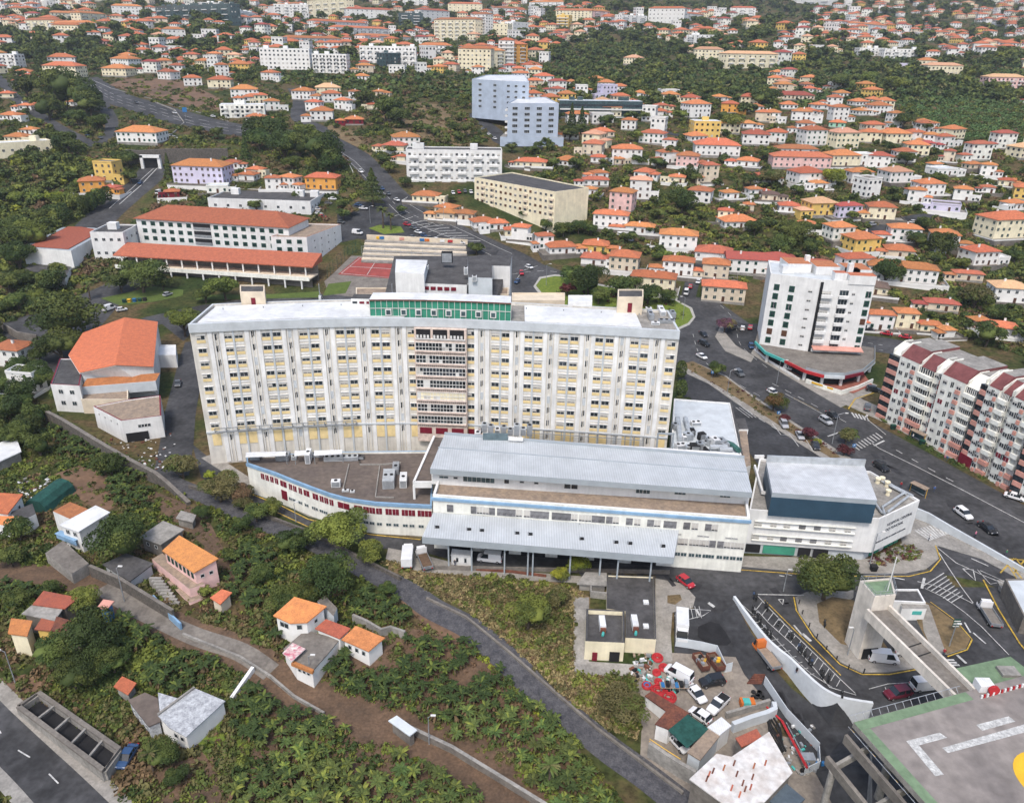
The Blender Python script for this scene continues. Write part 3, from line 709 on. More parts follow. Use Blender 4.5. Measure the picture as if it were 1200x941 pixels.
for px in SL:
    x = hx(px)
    for s in (-1.35, 1.35): relbox(x, 1.0, .5, 35.5, .24, M_hospw, s)
    for s in (-.42, .42): relbox(x, .16, .5, 35.5, .16, M_hospw, s)
    for k, z in enumerate(ROWS + [7.3]):
        if (k + int(px)) % 4 == 3: relbox(x, .6, z - 1.0, z + 1.0, .08, M_hgrey, -.0)
        sm = WM.get('slotpair')
        if sm is None:
            q = MB(); q.box(-.36, -.06, -.03, .1, -.75, .75, M_glass); q.box(.12, .42, -.03, .1, -.55, .85, M_glass); sm = WM['slotpair'] = q.mesh('slot_windows')
        fit.put('slot_window', sm, hfr(x) @ Vector((RND.choice((-.1, 0, .1)), -.03, z + RND.choice((0, 0, .3)))), hang(x))
rel.build('facade_relief', hosp)
# glazed balconies in the middle
bx = hx(512); Mb = hfr(bx); W2 = 6.1
mb = MB(); mb.box(-W2 - .3, W2 + .3, -1.5, .1, 4.6, 35.4, M_bayrose, Mb); mb.build('balcony_core', hosp)
for k in range(9):
    z = 34.1 - 3.3 * k; mb = MB()
    if k == 0:
        for i in range(3):
            x0 = -W2 + .2 + i * 4.1; mb.box(x0, x0 + 3.5, -1.56, -1.4, z - 1.2, z + 1.1, M_dark, Mb)
            for j in range(4): mb.box(x0 + .1 + j * .85, x0 + .6 + j * .85, -1.62, -1.5, z - 1.1, z - .3, M_frame, Mb)
        mb.box(-W2, W2, -1.75, -1.4, z - 1.45, z - 1.2, M_frame, Mb)
    elif k == 8:
        for i in range(3): mb.box(-W2 + .3 + i * 4.1, -W2 + 3.4 + i * 4.1, -1.58, -1.4, z - .8, z + .9, M_bord, Mb)
    else:
        mb.box(-W2, W2, -1.56, -1.4, z - 1.0, z + 1.0, M_glass if k != 5 else M_cream, Mb)
        for q in (-1.0, -.1, 1.0): mb.box(-W2, W2, -1.66, -1.5, z + q - .06, z + q + .06, M_frame, Mb)
        for i in range(16):
            x0 = -W2 + i * 2 * W2 / 15; mb.box(x0 - .05, x0 + .05, -1.66, -1.5, z - 1, z + 1, M_frame, Mb)
        for i in range(5):
            x0 = -W2 + RND.randrange(15) * 2 * W2 / 15; mb.box(x0, x0 + .8, -1.6, -1.5, z - 1, z + RND.choice((.0, 1)), RND.choice((M_blind, M_frame, M_dark)), Mb)
        mb.box(-W2 - .1, W2 + .1, -1.95, -1.4, z - 1.35, z - 1.1, M_bayrose, Mb)
        for i in range(25): x0 = -W2 + i * 2 * W2 / 24; mb.box(x0 - .03, x0 + .03, -1.92, -1.86, z - 1.9, z - 1.3, M_shutb, Mb)
    mb.build('glazed_balcony', hosp)
for sx in (-8.2, 8.2):
    mb = MB(); mb.box(sx - 1.7, sx + 1.7, -.15, .05, 6.4, 8.0, M_bord, Mb); mb.build('burgundy_panel', hosp)
fit.done()
# green glazed penthouse
mb = MB(); gx0, gx1 = hx(425), hx(597); xs = np.linspace(gx0, gx1, 9)
pts = [(x, hy(x) + 2.2) for x in xs] + [(x, hy(x) + 7.2) for x in reversed(xs)]
mb.prism(pts, 36.8, 41.2, M_green_glass, M_metalw)
mb.prism([(x, hy(x) + 1.9) for x in xs] + [(x, hy(x) + 7.6) for x in reversed(xs)], 41.21, 41.55, M_rust, M_metalw)
pent = mb.build('penthouse', hosp)
mb = MB()
for i in range(26):
    x = gx0 + (gx1 - gx0) * i / 25; mb.box(-.05, .05, -.12, .05, 36.8, 41.2, M_frame, Matrix.Translation((x, hy(x) + 2.15, 0)) @ Matrix.Rotation(hang(x), 4, 'Z'))
for z in (39.2,):
    for (a, b) in zip(xs, xs[1:]): mb.ribbon([(a, hy(a) + 2.1, z), (b, hy(b) + 2.1, z)], .12, .12, M_frame)
mb.build('mullion', pent, kind='stuff')
for i in range(8):
    x = gx0 + 4.6 + i * (gx1 - gx0 - 8) / 7.3
    q = MB(); q.box(-.75, .75, -.22, 0, 37.5, 39.1, M_frame, hfr(x) @ Matrix.Translation((0, 2.05, 0))); q.box(-.5, .5, -.25, -.2, 37.75, 38.85, M_glass2, hfr(x) @ Matrix.Translation((0, 2.05, 0))); q.build('window', pent)
# roof plant on the hospital
def plant_box(root, name, cx, cy, w, d, z, h, m, ang=0, extra=None):
    q = MB(); Mx = Matrix.Translation((cx, cy, 0)) @ Matrix.Rotation(ang, 4, 'Z')
    q.box(-w / 2, w / 2, -d / 2, d / 2, z + .12, z + h, m, Mx); q.box(-w / 2 + .1, w / 2 - .1, -d / 2 + .1, d / 2 - .1, z - .05, z + .13, M_steel, Mx)
    nf = max(1, int(w / 1.2))
    for i in range(nf): q.cyl((0, 0), .32, 0, 0, M_dark) if False else None
    for i in range(nf):
        c = Mx @ Vector((-w / 2 + w * (i + .5) / nf, 0, 0)); q.cyl((c.x, c.y), min(.4, d * .35), z + h, z + h + .12, M_dark, 10)
    q.box(-w / 2 + .15, w / 2 - .15, -d / 2 - .03, -d / 2 + .02, z + .3, z + h - .15, M_steel, Mx)
    return q.build(name, root)
for i, (px, py, w, d, h) in enumerate([(762, 372, 1.2, 4.5, 1.5), (775, 366, 1.4, 5.5, 1.2), (781, 378, 4, 1.1, 1.0), (768, 380, 2, 1.0, .8), (788, 370, 1.2, 3, 1.3), (760, 364, 1.5, 1.5, 1.0)]):
    p = HZ(px, py, 37); plant_box(hosp, 'plant_unit', p.x, p.y, w, d, 36.8, h, M_metalw if i % 2 else M_steel)
mb = MB(); p = HZ(448, 358, 37.5); mb.box(p.x - 7.5, p.x + 3.4, p.y - 1.5, p.y + 2.5, 36.8, 39.6, M_white, None, M_bitum)
for i in range(6): mb.box(p.x - 7.2 + i * 1.75, p.x - 6 + i * 1.75, p.y - 1.55, p.y - 1.45, 38.3, 38.9, M_bord if i in (1, 2, 4) else M_glass)
mb.build('stair_head', hosp)
for px in (375, 460): 
    p = HZ(px, 350, 37.5); mb = MB(); mb.tube([(p.x, p.y, 37), (p.x, p.y, 41.5)], .09, M_steel); mb.tube([(p.x + .7, p.y + .7, 37), (p.x, p.y, 39.5)], .05, M_steel); mb.cyl((p.x, p.y), .35, 37, 38.3, M_metalw); mb.build('mast', hosp)
for i in range(12):
    x = -72 + i * 9.4
    if -36 < x < 0: continue
    mb = MB(); mb.cyl((x, hy(x) + 11), .12, 37.3, 37.7, M_steel, 6); mb.build('roof_vent', hosp)
for x0, x1, z, d, nm in ((hx(618), hx(766), 8.7, 1.9, 'service_gallery'), (hx(232), hx(402), 11.2 - 1.9, 1.0, 'pipe_gallery')):
    xs_ = np.linspace(x0, x1, 14)
    mb = MB()
    for z_ in (z, z + 1.0): mb.ribbon([(x, hy(x) - d, z_) for x in xs_], .25, .16, M_steel)
    for x in xs_: mb.box(x - .1, x + .1, hy(x) - d - .1, hy(x) - d + .1, .2 if 'service' in nm else z, z + 1.1, M_steel); mb.box(x - .08, x + .08, hy(x) - d, hy(x), z, z + .12, M_steel)
    mb.build(nm, hosp)
# stair towers and annexes standing behind the slab
def annex(name, label, cat, px0, px1, py_front, py_back, z, m, mr, z0=0, door=None):
    a, b, c, d = HZ(px0, py_front, z), HZ(px1, py_front, z), HZ(px1, py_back, z), HZ(px0, py_back, z)
    r = thing(name, label, cat, ((a.x + b.x) / 2, (a.y + c.y) / 2, z0)); flat_bldg(r, [a, b, c, d], z0, z, m, mr, .3, .3)
    if door:
        mb = MB(); x = a.x + (b.x - a.x) * door; y = a.y + (b.y - a.y) * door; mb.box(x - .55, x + .55, y - .08, y + .1, z - 4.0, z - 1.6, M_bord); mb.build('door', r)
    return r
annex('stair_tower', 'small beige stair tower with dark roof behind the west end of the hospital slab', 'stair tower', 281, 310, 342, 334, 40.5, M_beige, M_bitum, 0, .5)
annex('stair_tower', 'small beige stair tower with red door near the roundabout end of the hospital roof', 'stair tower', 724, 754, 348, 339, 41.5, M_beige, M_bitum, 0, .5)
annex('hospital_annex', 'beige flat roofed wing right behind the green penthouse of the hospital', 'annex', 417, 596, 345, 337, 36, M_beige, M_tanroof)
annex('hospital_annex', 'beige flat roofed wing of the hospital beside the roundabout lawn', 'annex', 600, 662, 352, 343, 36, M_beige, M_beige)
r = annex('rooftop_plant_room', 'small white and red plant room on the hospital roof next to the stair tower', 'plant room', 666, 694, 354, 346, 38.5, M_white, M_metalw)
# tall technical wing behind the penthouse
def zprism(root, name, px, z0, z, m, mt=None):
    NOVEG.append([(v.x, v.y) for v in seg_pts(px, z)]); mb = MB(); mb.prism([(v.x, v.y) for v in seg_pts(px, z)], z0, z, m, mt); return mb.build(name, root)
tw = thing('technical_wing', 'white and grey technical wing with stepped roofs rising behind the hospital penthouse', 'hospital wing', (*HZ(520, 340, 40)[:2], 0))
zprism(tw, 'wall', [(450, 349), (580, 352), (600, 300), (462, 300)], 0, 38.2, M_concd, M_bitum)
zprism(tw, 'white_block', [(463, 319), (497, 321), (501, 305), (464, 304)], 30, 44.6, M_white, M_metalw)
zprism(tw, 'white_block', [(466, 326), (493, 327), (496, 321), (467, 320)], 30, 42.8, M_white, M_metalw)
zprism(tw, 'grey_roof', [(492, 332), (547, 334), (553, 312), (500, 310)], 30, 41.6, M_white, M_bitum)
zprism(tw, 'side_block', [(549, 325), (577, 326), (576, 304), (548, 302)], 30, 44, M_hgrey, M_bitum)
zprism(tw, 'rear_roof', [(553, 311), (598, 312), (600, 300), (560, 299)], 20, 42, M_white, M_bitum)
q = HZ(491, 334, 43)
for i in range(5):
    mb = MB(); a = HZ(497 + i * 8, 332.2 + i * .3, 41.6); mb.box(a.x - .1, a.x + 1.2, a.y - .15, a.y + .05, 39.9, 40.8, M_bord); mb.build('window', tw)
mb = MB(); a = HZ(482, 326.7, 42.8); mb.box(a.x, a.x + 1, a.y - .15, a.y + .05, 40.3, 41.6, M_glass); mb.build('window', tw)
for px, py, w, d, h in ((553, 345, 2.5, 2, 3), (546, 322, 1, 1, 2), (556, 330, 1.2, 1.2, 1.5), (560, 348, 5, 2, 1.4), (524, 308, 3, 2, 3), (500, 316, 1, 1.5, 1.2)):
    p = HZ(px, py, 38.2 if py > 340 else 43); plant_box(tw, 'plant_unit', p.x, p.y, w, d, p.z, h, M_metalw if px < 560 and py > 315 else M_dark)
for i in range(7):
    p = HZ(458 + RND.random() * 40, 341 + RND.random() * 6, 38.2); plant_box(tw, 'plant_unit', p.x, p.y, 1 + RND.random(), 1.2, 38.2, .8 + RND.random(), M_steel)

# ------------------------------------------------------------ curved west wing with burgundy windows
Cw = [HZ(*p, 8) for p in ((289, 543), (322, 554), (344, 563), (365, 571), (387, 579), (408, 584.5), (440, 589), (475, 591), (506, 592.5))]
ww = thing('curved_wing', 'low cream curved hospital wing with a row of burgundy windows and brown gravel roof', 'hospital wing', (-40, 155, 0))
backw = [HZ(509, 528, 8), HZ(400, 529, 8), HZ(288, 534, 8)]
wall, roof = flat_bldg(ww, Cw + backw, 0, 8, M_marsh, M_brownroof, .5, .4, M_bluetrim)
mb = MB()
for a, b in zip(Cw, Cw[1:]): mb.ribbon([(a.x, a.y, 7.4), (b.x, b.y, 7.4)], .5, .75, M_bluetrim)
mb.build('blue_parapet_band', ww)
fw = Fit(ww)
def on_curve(curve, zx, z, guess_y, me, name, fit):
    c, an, u = snap(curve, HZ(zx, guess_y, z)); fit.put(name, me, (c.x + u.y * .05, c.y - u.x * .05, z), an)
zx5 = lambda v: 280 + v / 4.704; zy5 = lambda v: 480 + v / 4.704
for v, w, y in ((127, 1, 370), (152, 1, 378), (178, 1, 387), (204, 1, 396), (243, 2, 411), (287, 1, 425), (313, 1, 433), (345, 1, 444), (382, 1.7, 455), (432, 1.6, 473), (467, 1.1, 485), (495, 1.1, 493), (522, 1, 502), (587, 3, 521),
                (663, 1.9, 538), (706, 1.3, 545), (740, 1.3, 549), (776, 1.3, 551), (828, 1.4, 556), (867, 1.4, 558), (917, 1.4, 562), (955, 1.4, 565), (1005, 1.5, 569), (1045, 1.5, 571)):
    on_curve(Cw, zx5(v), 5.9, zy5(y), win(w * .98, 1.45, 'burgundy'), 'burgundy_window', fw)
for v, y in ((295, 486), (318, 490), (355, 503), (390, 516), (432, 530), (447, 533), (476, 545), (500, 552), (560, 575), (600, 582), (710, 607), (745, 610), (782, 613), (832, 617), (872, 620), (922, 626), (958, 628), (1008, 631)):
    on_curve(Cw, zx5(v), 2.6, zy5(y), win(1.2, .8, 'office'), 'window', fw)
mbd = MB(); mbd.box(-.9, .9, -.06, .1, -1.2, 1.2, M_bord); on_curve(Cw, zx5(253), 2.9, zy5(470), mbd.mesh('door'), 'door', fw)
fw.done()
for px, py, w, d, h, m in ((394, 570, 2, 1.4, 1.6, M_metalw), (456, 566, 2.6, 5.5, 2.2, M_duct), (473, 567, 1.6, 4, 2, M_metalw), (464, 552, 1.5, 4, 1.5, M_steel), (405, 576, 1.5, .8, .5, M_metalw), (413, 577, 1, .8, .5, M_metalw),
                        (332, 537, 3, 3, 1.2, M_steel), (362, 540, 1.2, 3.4, 2.5, M_metalw), (345, 538, 1.2, 1.5, 1.0, M_duct), (372, 535, 2.5, 1, 1, M_duct), (400, 539, 8, 1.6, 1.1, M_duct), (300, 538, 2.5, 2, 1.3, M_bitum), (422, 538, 2, 1.2, 1.0, M_bitum)):
    p = HZ(px, py, 7.5); plant_box(ww, 'plant_unit', p.x, p.y, w, d, 7.5, h, m, .1)
mb = MB()
for s in (((420, 533), (422, 545), (450, 545), (470, 543)), ((445, 547), (440, 583), (462, 584)), ((422, 545), (420, 533), (400, 533)), ((409, 545), (402, 575))):
    mb.ribbon([HZ(*p, 7.5) for p in s], .25, .35, M_conc)
mb.build('duct_run', ww)
for x0, x1, y in ((288, 335, 529), (345, 363, 527.5), (368, 401, 527)):
    a, b, c, d = HZ(x0, y + 9, 9.5), HZ(x1, y + 7, 9.5), HZ(x1, y - 2, 10.5), HZ(x0, y - 1, 10.5)
    mb = MB(); mb.prism([(v.x, v.y) for v in (a, b, c, d)], 9.9, 10.05, M_metalw)
    for v in (a, b): mb.tube([(v.x, v.y + .3, 7.5), (v.x, v.y + .3, 9.9)], .08, M_steel)
    mb.build('awning', ww)

# ------------------------------------------------------------ main lower building with the metal roof
mbld = thing('emergency_building', 'long three storey white building with pale corrugated metal roof and tan terrace', 'hospital building', (16, 140, 0))
L1, R1 = HZ(507, 580, 13.3), HZ(879, 607, 13.3)
Lb, Rb = Vector((-14.6, 158.5, 0)), Vector((52.3, 152, 0))
wall, roof = flat_bldg(mbld, [L1, R1, Rb, Lb], 0, 13.3, M_marsh, M_tanroof, .9, .5, M_white)
mb = MB(); mb.ribbon([(L1.x - .3, L1.y - .12, 12.2), (R1.x + .3, R1.y - .12, 12.2)], .45, .6, M_bluetrim); mb.build('blue_band', mbld)
ul, ur = HZ(506, 567, 12.4), HZ(877, 591, 12.4)
mb = MB(); mb.prism([(ul.x, ul.y), (ur.x, ur.y), (Rb.x - 1.5, Rb.y - .8), (Lb.x + .3, Lb.y - .8)], 12.4, 16.2, M_white); mb.build('upper_storey', mbld)
f1, f2, f3, f4 = HZ(504, 549, 17), HZ(881.5, 577, 17), HZ(872, 537, 17), HZ(521, 509, 17)
mb = MB(); mb.prism([(v.x, v.y) for v in (f1, f2, f3, f4)], 15.7, 17, M_metalf, M_metal)
md1, md2 = (f1 + f4) / 2, (f2 + f3) / 2
rf = mb.build('metal_roof', mbld)
mb = MB(); mb.ribbon([md1 + Vector((0, 1.5, 0)), md2 + Vector((0, 1, 0))], .3, .12, M_metalf); mb.ribbon([f4, f3], .5, .5, M_metalf); mb.build('roof_ridge', rf)
fm = Fit(mbld); UW = [ul, ur]; FW = [L1, R1]
z1x = lambda v: 480 + v / 4.955; z1y = lambda v: 490 + v / 4.955; z2x = lambda v: 680 + v / 4.705; z2y = lambda v: 490 + v / 4.705
for x, y, w, h in ((z1x(193), z1y(357), 2, .6), (z1x(262), z1y(362), 1, .6), (z1x(400), z1y(362), 6.8, 1.5), (z1x(562), z1y(373), 1.1, 1.2), (z1x(652), z1y(371), 1, .5), (z1x(735), z1y(379), 1, .6), (z1x(915), z1y(413), 1.4, 1.8), (z1x(957), z1y(415), 1.4, 1.8),
                   (z2x(330), z2y(425), 1.5, 1.8), (z2x(370), z2y(428), 1.5, 1.8), (z2x(556), z2y(433), 2.4, 1.2), (z2x(808), z2y(453), 2.2, 1.2)):
    on_curve(UW, x, 14.3, y, win(w, h, 'slot' if w < 1.5 else 'office'), 'window', fm)
for v, y in ((253, 470), (388, 482), (420, 484), (456, 486), (490, 488), (538, 491), (572, 494), (607, 496), (645, 499), (690, 502), (724, 505), (760, 508), (797, 511), (850, 516), (886, 519), (922, 521), (960, 524)):
    on_curve(FW, z1x(v), 10.4, z1y(y), win(1.35, 1.7, 'grey' if v % 3 else 'blind'), 'window', fm)
for v, y in ((12, 505), (45, 506), (82, 510), (118, 513), (160, 517), (195, 519), (268, 526), (312, 530), (383, 536), (420, 539), (472, 543), (506, 546), (580, 552), (624, 555), (698, 562), (732, 564)):
    on_curve(FW, z2x(v), 10.4, z2y(y), win(1.35, 1.6, 'grey' if v % 3 else 'blind'), 'window', fm)
for v, y in ((532, 637), (568, 640), (612, 645), (648, 648), (684, 651), (719, 654), (765, 658), (800, 661), (838, 664), (874, 666)):
    on_curve(FW, z2x(v), 6.5, z2y(y), win(1.4, 1.6, 'grey' if v % 2 else 'blind'), 'window', fm)
for v, y in ((528, 699), (562, 703), (605, 708), (642, 711), (680, 714), (712, 717), (756, 719), (792, 722), (829, 726), (865, 728)):
    on_curve(FW, z2x(v), 3.4, z2y(y), win(1.25, .95, 'office'), 'window', fm)
for v, y in ((535, 606), (655, 614), (686, 617), (808, 627), (842, 629)):
    on_curve(FW, z2x(v), 8.2, z2y(y), win(1.3, .3, 'slot'), 'window', fm)
fm.done()
# concrete frame porch between the wings
mb = MB(); a, b, c, d = HZ(485, 566, 11.5), HZ(506, 566, 11.5), HZ(521, 513, 11.5), HZ(509, 512, 11.5)
mb.prism([(v.x, v.y) for v in (a, b, c, d)], 11, 11.5, M_white, M_brownroof)
mb.ribbon([(a.x, a.y, 11.0), (d.x, d.y, 11.0)], .5, .9, M_white); mb.ribbon([(a.x, a.y, 10.4), (b.x, b.y, 10.4)], .4, 1.5, M_white)
for v in (a, (a + d) / 2): mb.box(v.x - .25, v.x + .25, v.y - .25, v.y + .25, 7.5, 11, M_white)
mb.build('link_porch', mbld)
p = HZ(585, 510, 17); 
for i in range(9): plant_box(mbld, 'plant_unit', p.x - 5 + i * 1.5, p.y + 2 + RND.random() * 2, 1.3, 1.6, 15.5 + RND.random(), 1 + RND.random() * 2, RND.choice((M_duct, M_steel, M_metalw)))
q = MB(); a, b = HZ(566, 515, 17), HZ(595, 516, 17); q.box(a.x, b.x, a.y - .3, a.y + .2, 17, 18.6, mat('slate_screen', (.12, .17, .19), .7)); q.build('plant_screen', mbld)
a, b = HZ(596, 517, 17), HZ(613, 518, 17); q = MB(); q.tube([(a.x, a.y, 17.6), (b.x, b.y, 17.6)], .5, M_metalw, 8); q.build('duct', mbld)
for i in range(14): pass
# canopy over the ambulance bay
can = thing('ambulance_canopy', 'wide blue grey corrugated canopy on steel posts over the ambulance bay', 'canopy', (8, 134, 0))
cf = [HZ(494.6, 629, 8.2), HZ(790, 653, 8.2), Vector((34.4, 130.8, 9.2)), Vector((-16.0, 135.6, 9.2))]
mb = MB(); mb.prism([(v.x, v.y) for v in cf], 6.6, [8.2, 8.2, 9.2, 9.2], M_metalf, M_metal); mb.build('roof', can)
def lerp(a, b, t): return a + (b - a) * t
zc = lambda x, y: (480 + x / 4.955, 490 + y / 4.955)
ZP = [zc(185, 556), zc(368, 570), zc(442, 577), zc(640, 592), zc(718, 598), zc(160, 632), zc(345, 645), zc(420, 651), zc(625, 667), zc(702, 673)] + [(z2x(v), z2y(w)) for v, w in ((200, 607), (275, 613), (455, 628), (8, 592), (8, 664), (198, 683), (275, 689), (457, 704))]
for px, py in ZP:
    v = HZ(px, py, 8.75); mb = MB(); mb.box(v.x - .42, v.x + .42, v.y - .2, v.y + .2, 8.3, 9.0, M_dark); mb.box(v.x - .55, v.x - .35, v.y - .25, v.y + .25, 8.3, 9.2, M_steel); mb.build('roof_vent', can)
for t in (.105, .2, .335, .43, .45, .60, .72, .79, .92):
    v = lerp(cf[0], cf[1], t); mb = MB(); mb.box(v.x - .15, v.x + .15, v.y + .8, v.y + 1.1, -.1, 6.65, M_metalf); mb.build('post', can)
mb = MB(); mb.box(-17, 33, 128.3, 128.6, 0, 1.0, M_concd)
for i in range(6): a_, b_ = lerp(L1, R1, .05 + i * .12), lerp(L1, R1, .13 + i * .12); mb.ribbon([(a_.x, a_.y - .1, 0), (b_.x, b_.y - .1, 0)], .2, 4.2, M_dark)
mb.build('bay_opening', can)
# ------------------------------------------------------------ white east wing with lettering
ew = thing('east_wing', 'white angular hospital wing with dark lettering on its slanted end wall', 'hospital wing', (68, 145, 0))
E1, E2, E3, E4, E5 = HZ(878, 597, 11), HZ(1031, 608, 11), HZ(1078, 586, 11), HZ(1020, 552, 11), HZ(890, 537, 11)
wall, roof = flat_bldg(ew, [E1, E2, E3, E4, E5], 2.6, 11, M_white, M_conc, .5, .35)
i1 = lambda v, k: Vector((v.x + k[0], v.y + k[1], 0))
mb = MB(); mb.prism([(E1.x, E1.y + .1), (E2.x - 1.0, E2.y + .9), (E3.x - 2.4, E3.y + .4), (E4.x - .4, E4.y - .5), (E5.x, E5.y - .5)], 0, 2.62, M_hgrey); mb.build('ground_storey', ew)
mb = MB(); a = E2 + Vector((.6, 1.9, 0)); b = E3 + Vector((-2.3, .05, 0)); dlt = (b - a)
for i in range(6):
    p0 = a + dlt * (i / 6 + .02); p1 = a + dlt * ((i + 1) / 6 - .02); mb.ribbon([(p0.x, p0.y, .3), (p1.x, p1.y, .3)], .25, 2.1, M_green_glass if i != 2 else M_hgrey)
mb.build('shopfront', ew)
fe = Fit(ew); EF = [E1, E2]
z3x = lambda v: 860 + v / 5.217; z3y = lambda v: 510 + v / 5.217
for z, row in ((7.7, ((152, 554), (248, 562), (330, 568), (425, 576), (517, 583), (610, 590), (706, 598))), (4.4, ((138, 647), (232, 654), (313, 661), (407, 668), (497, 676), (590, 684), (684, 690)))):
    for v, y in row: on_curve(EF, z3x(v), z, z3y(y), win(1.7 if v < 160 else 1.35, 1.1, 'grey' if v % 2 else 'blind'), 'window', fe)
fe.done()
u = (E2 - E1).normalized()
for z in (7.0, 3.7):
    mb = MB(); p0 = E1 + u * 1.5; p1 = E1 + u * 22; n = Vector((u.y, -u.x, 0)) * .25
    mb.ribbon([(p0.x + n.x, p0.y + n.y, z), (p1.x + n.x, p1.y + n.y, z)], .5, .16, M_marsh)
    mb.ribbon([(p0.x + n.x, p0.y + n.y, z + 1.45), (p1.x + n.x, p1.y + n.y, z + 1.45)], .4, .1, M_marsh); mb.build('window_ledge', ew)
mb = MB()
for x0, x1, m in ((.6, 3.6, M_dark), (4.2, 10.8, M_green_glass), (11.5, 14, M_dark), (14.6, 17.6, M_dark)):
    p0, p1 = E1 + u * x0, E1 + u * x1; mb.ribbon([(p0.x, p0.y - .05, .5), (p1.x, p1.y - .05, .5)], .2, 1.9, m)
mb.build('ground_glazing', ew)
def text(parent, s, p, ang, size, m, ext=.03, tilt=90, name='lettering', align='CENTER'):
    cu = bpy.data.curves.new(name, 'FONT'); cu.body = s; cu.size = size; cu.extrude = ext; cu.align_x = align; cu.materials.append(m)
    t_ = bpy.data.objects.new('t', cu); COL.objects.link(t_); dg = bpy.context.evaluated_depsgraph_get(); me = bpy.data.meshes.new_from_object(t_.evaluated_get(dg)); bpy.data.objects.remove(t_)
    o = bpy.data.objects.new(name, me); COL.objects.link(o)
    if parent is not None: o.parent = parent; p = Vector(p) - Vector(parent.location)
    o.location = p; o.rotation_euler = (R(tilt), 0, ang); return o
uu = (E3 - E2).normalized(); an = math.atan2(uu.y, uu.x); nn = Vector((uu.y, -uu.x, 0)) * .04; Le = (E3 - E2).length
def on_end(t, z): v = E2 + uu * (Le * t) + nn; return (v.x, v.y, z)
M_let = mat('dark_lettering', (.05, .06, .08), .6)
text(ew, 'HOSPITAL CENTRAL', on_end(.56, 8.0), an, .98, M_let); text(ew, 'DO FUNCHAL', on_end(.46, 6.7), an, .98, M_let)
text(ew, 'SERVI\u00c7O DE SA\u00daDE DA REGI\u00c3O AUT\u00d3NOMA', on_end(.42, 4.6), an, .52, M_let)
bxp = [HZ(*p, 16) for p in ((905, 577), (1028, 586), (1013, 546), (898, 541))]
mb = MB(); mb.prism([(v.x, v.y) for v in bxp], 10.4, 14.9, M_navy); mb.build('navy_plant_hall', ew)
mb = MB(); mb.prism([(v.x, v.y) for v in ccw([(v.x, v.y) for v in bxp]) and bxp], 14.91, 16, M_metalf, M_hallroof); mb.build('hall_roof', ew)
mb = MB(); mb.ribbon([bxp[3], bxp[2]], .3, 1.6, M_duct); mb.build('hall_screen', ew)
for s in (((915, 594), (960, 597), (1010, 602), (1024, 603)), ((958, 586), (958, 597)), ((1026, 590), (1033, 600), (1037, 603), (1034, 594), (1060, 577)), ((1040, 600), (1065, 581)), ((1040, 566), (1070, 581)), ((1030, 562), (1062, 579))):
    mb = MB(); mb.tube([HZ(*p, 11.1) for p in s], .26, M_duct, 7); mb.build('duct', ew)
for px, py in ((908, 591), (923, 592), (930, 592), (1028, 566), (1033, 565), (1039, 570), (900, 570), (1040, 580)):
    v = HZ(px, py, 10.5); mb = MB(); mb.cyl((v.x, v.y), .5, 10.5, 11.5, M_cream, 9, .38); mb.cyl((v.x, v.y), .62, 11.5, 11.8, M_cream, 9); mb.build('vent_cowl', ew)
mb = MB()
for s in (((884, 548), (893, 579), (902, 580)), ((884, 537), (895, 537))): mb.ribbon([HZ(*p, 11) for p in s], .4, .8, M_white)
mb.build('roof_kerb', ew)
# sign board on its own plinth
# ------------------------------------------------------------ flat block with the plant behind
eb = thing('plant_building', 'grey flat roofed hospital building with a mass of air handling plant on its roof', 'hospital building', (50, 178, 0))
B4 = [HZ(*p, 10) for p in ((786, 531), (869, 533), (856, 472), (790, 467))]
flat_bldg(eb, B4, 0, 10, M_white, M_hgrey, .3, .35)
sl = MB(); 
for a, b in (((856, 472), (869, 533)),): sl.ribbon([HZ(*a, 9.6), HZ(*b, 9.6)], .5, .5, M_bitum)
sl.build('gutter', eb)
for i in range(26):
    px = 790 + 60 * RND.random(); py = 494 + 36 * RND.random()
    if px > 825 and py < 512: continue
    v = HZ(px, py, 9.7); plant_box(eb, 'plant_unit', v.x, v.y, 1 + 1.8 * RND.random(), 1 + 1.6 * RND.random(), 9.7, .8 + 1.8 * RND.random(), RND.choice((M_metalw, M_duct, M_metalw, M_steel, M_dark)), RND.random() * .4)
for i, (pts) in enumerate((((836, 513), (858, 521), (866, 528)), ((794, 490), (797, 515)), ((803, 490), (810, 512)), ((832, 524), (852, 524)), ((843, 527), (858, 527)))):
    mb = MB(); mb.tube([HZ(*p, 10.7) for p in pts], .65, M_duct if i else mat('green_pipe', (.05, .14, .12), .5), 8); mb.build('duct', eb)
mb = MB(); fr = seg_pts([(781, 500), (787, 500), (788, 527), (780, 527)], 12)
a, b = HZ(769, 529, 10), HZ(787, 530, 10)
for x in (a.x, b.x):
    mb.box(x - .2, x + .2, a.y - .2, a.y + .2, 0, 15, M_metalf)
mb.box(a.x, b.x, a.y - .15, a.y + .15, 14.6, 15, M_metalf); mb.box(a.x, b.x, a.y - .3, a.y + 2, 9.6, 10, M_metalf); mb.build('lift_frame', eb)
rp = thing('white_stair_shaft', 'narrow white stair shaft and ramp beside the grey flat roofed plant building', 'stair shaft', (*HZ(875, 500, 6)[:2], 0))
zprism(rp, 'wall', [(866, 504), (875, 503), (880, 545), (872, 548)], 0, 9, M_white, M_tanroof)
zprism(rp, 'stair_head', [(861, 490), (873, 490), (877, 503), (866, 503)], 0, 9.5, M_white, M_bitum)
# small car-park side wall and hydraulic screens

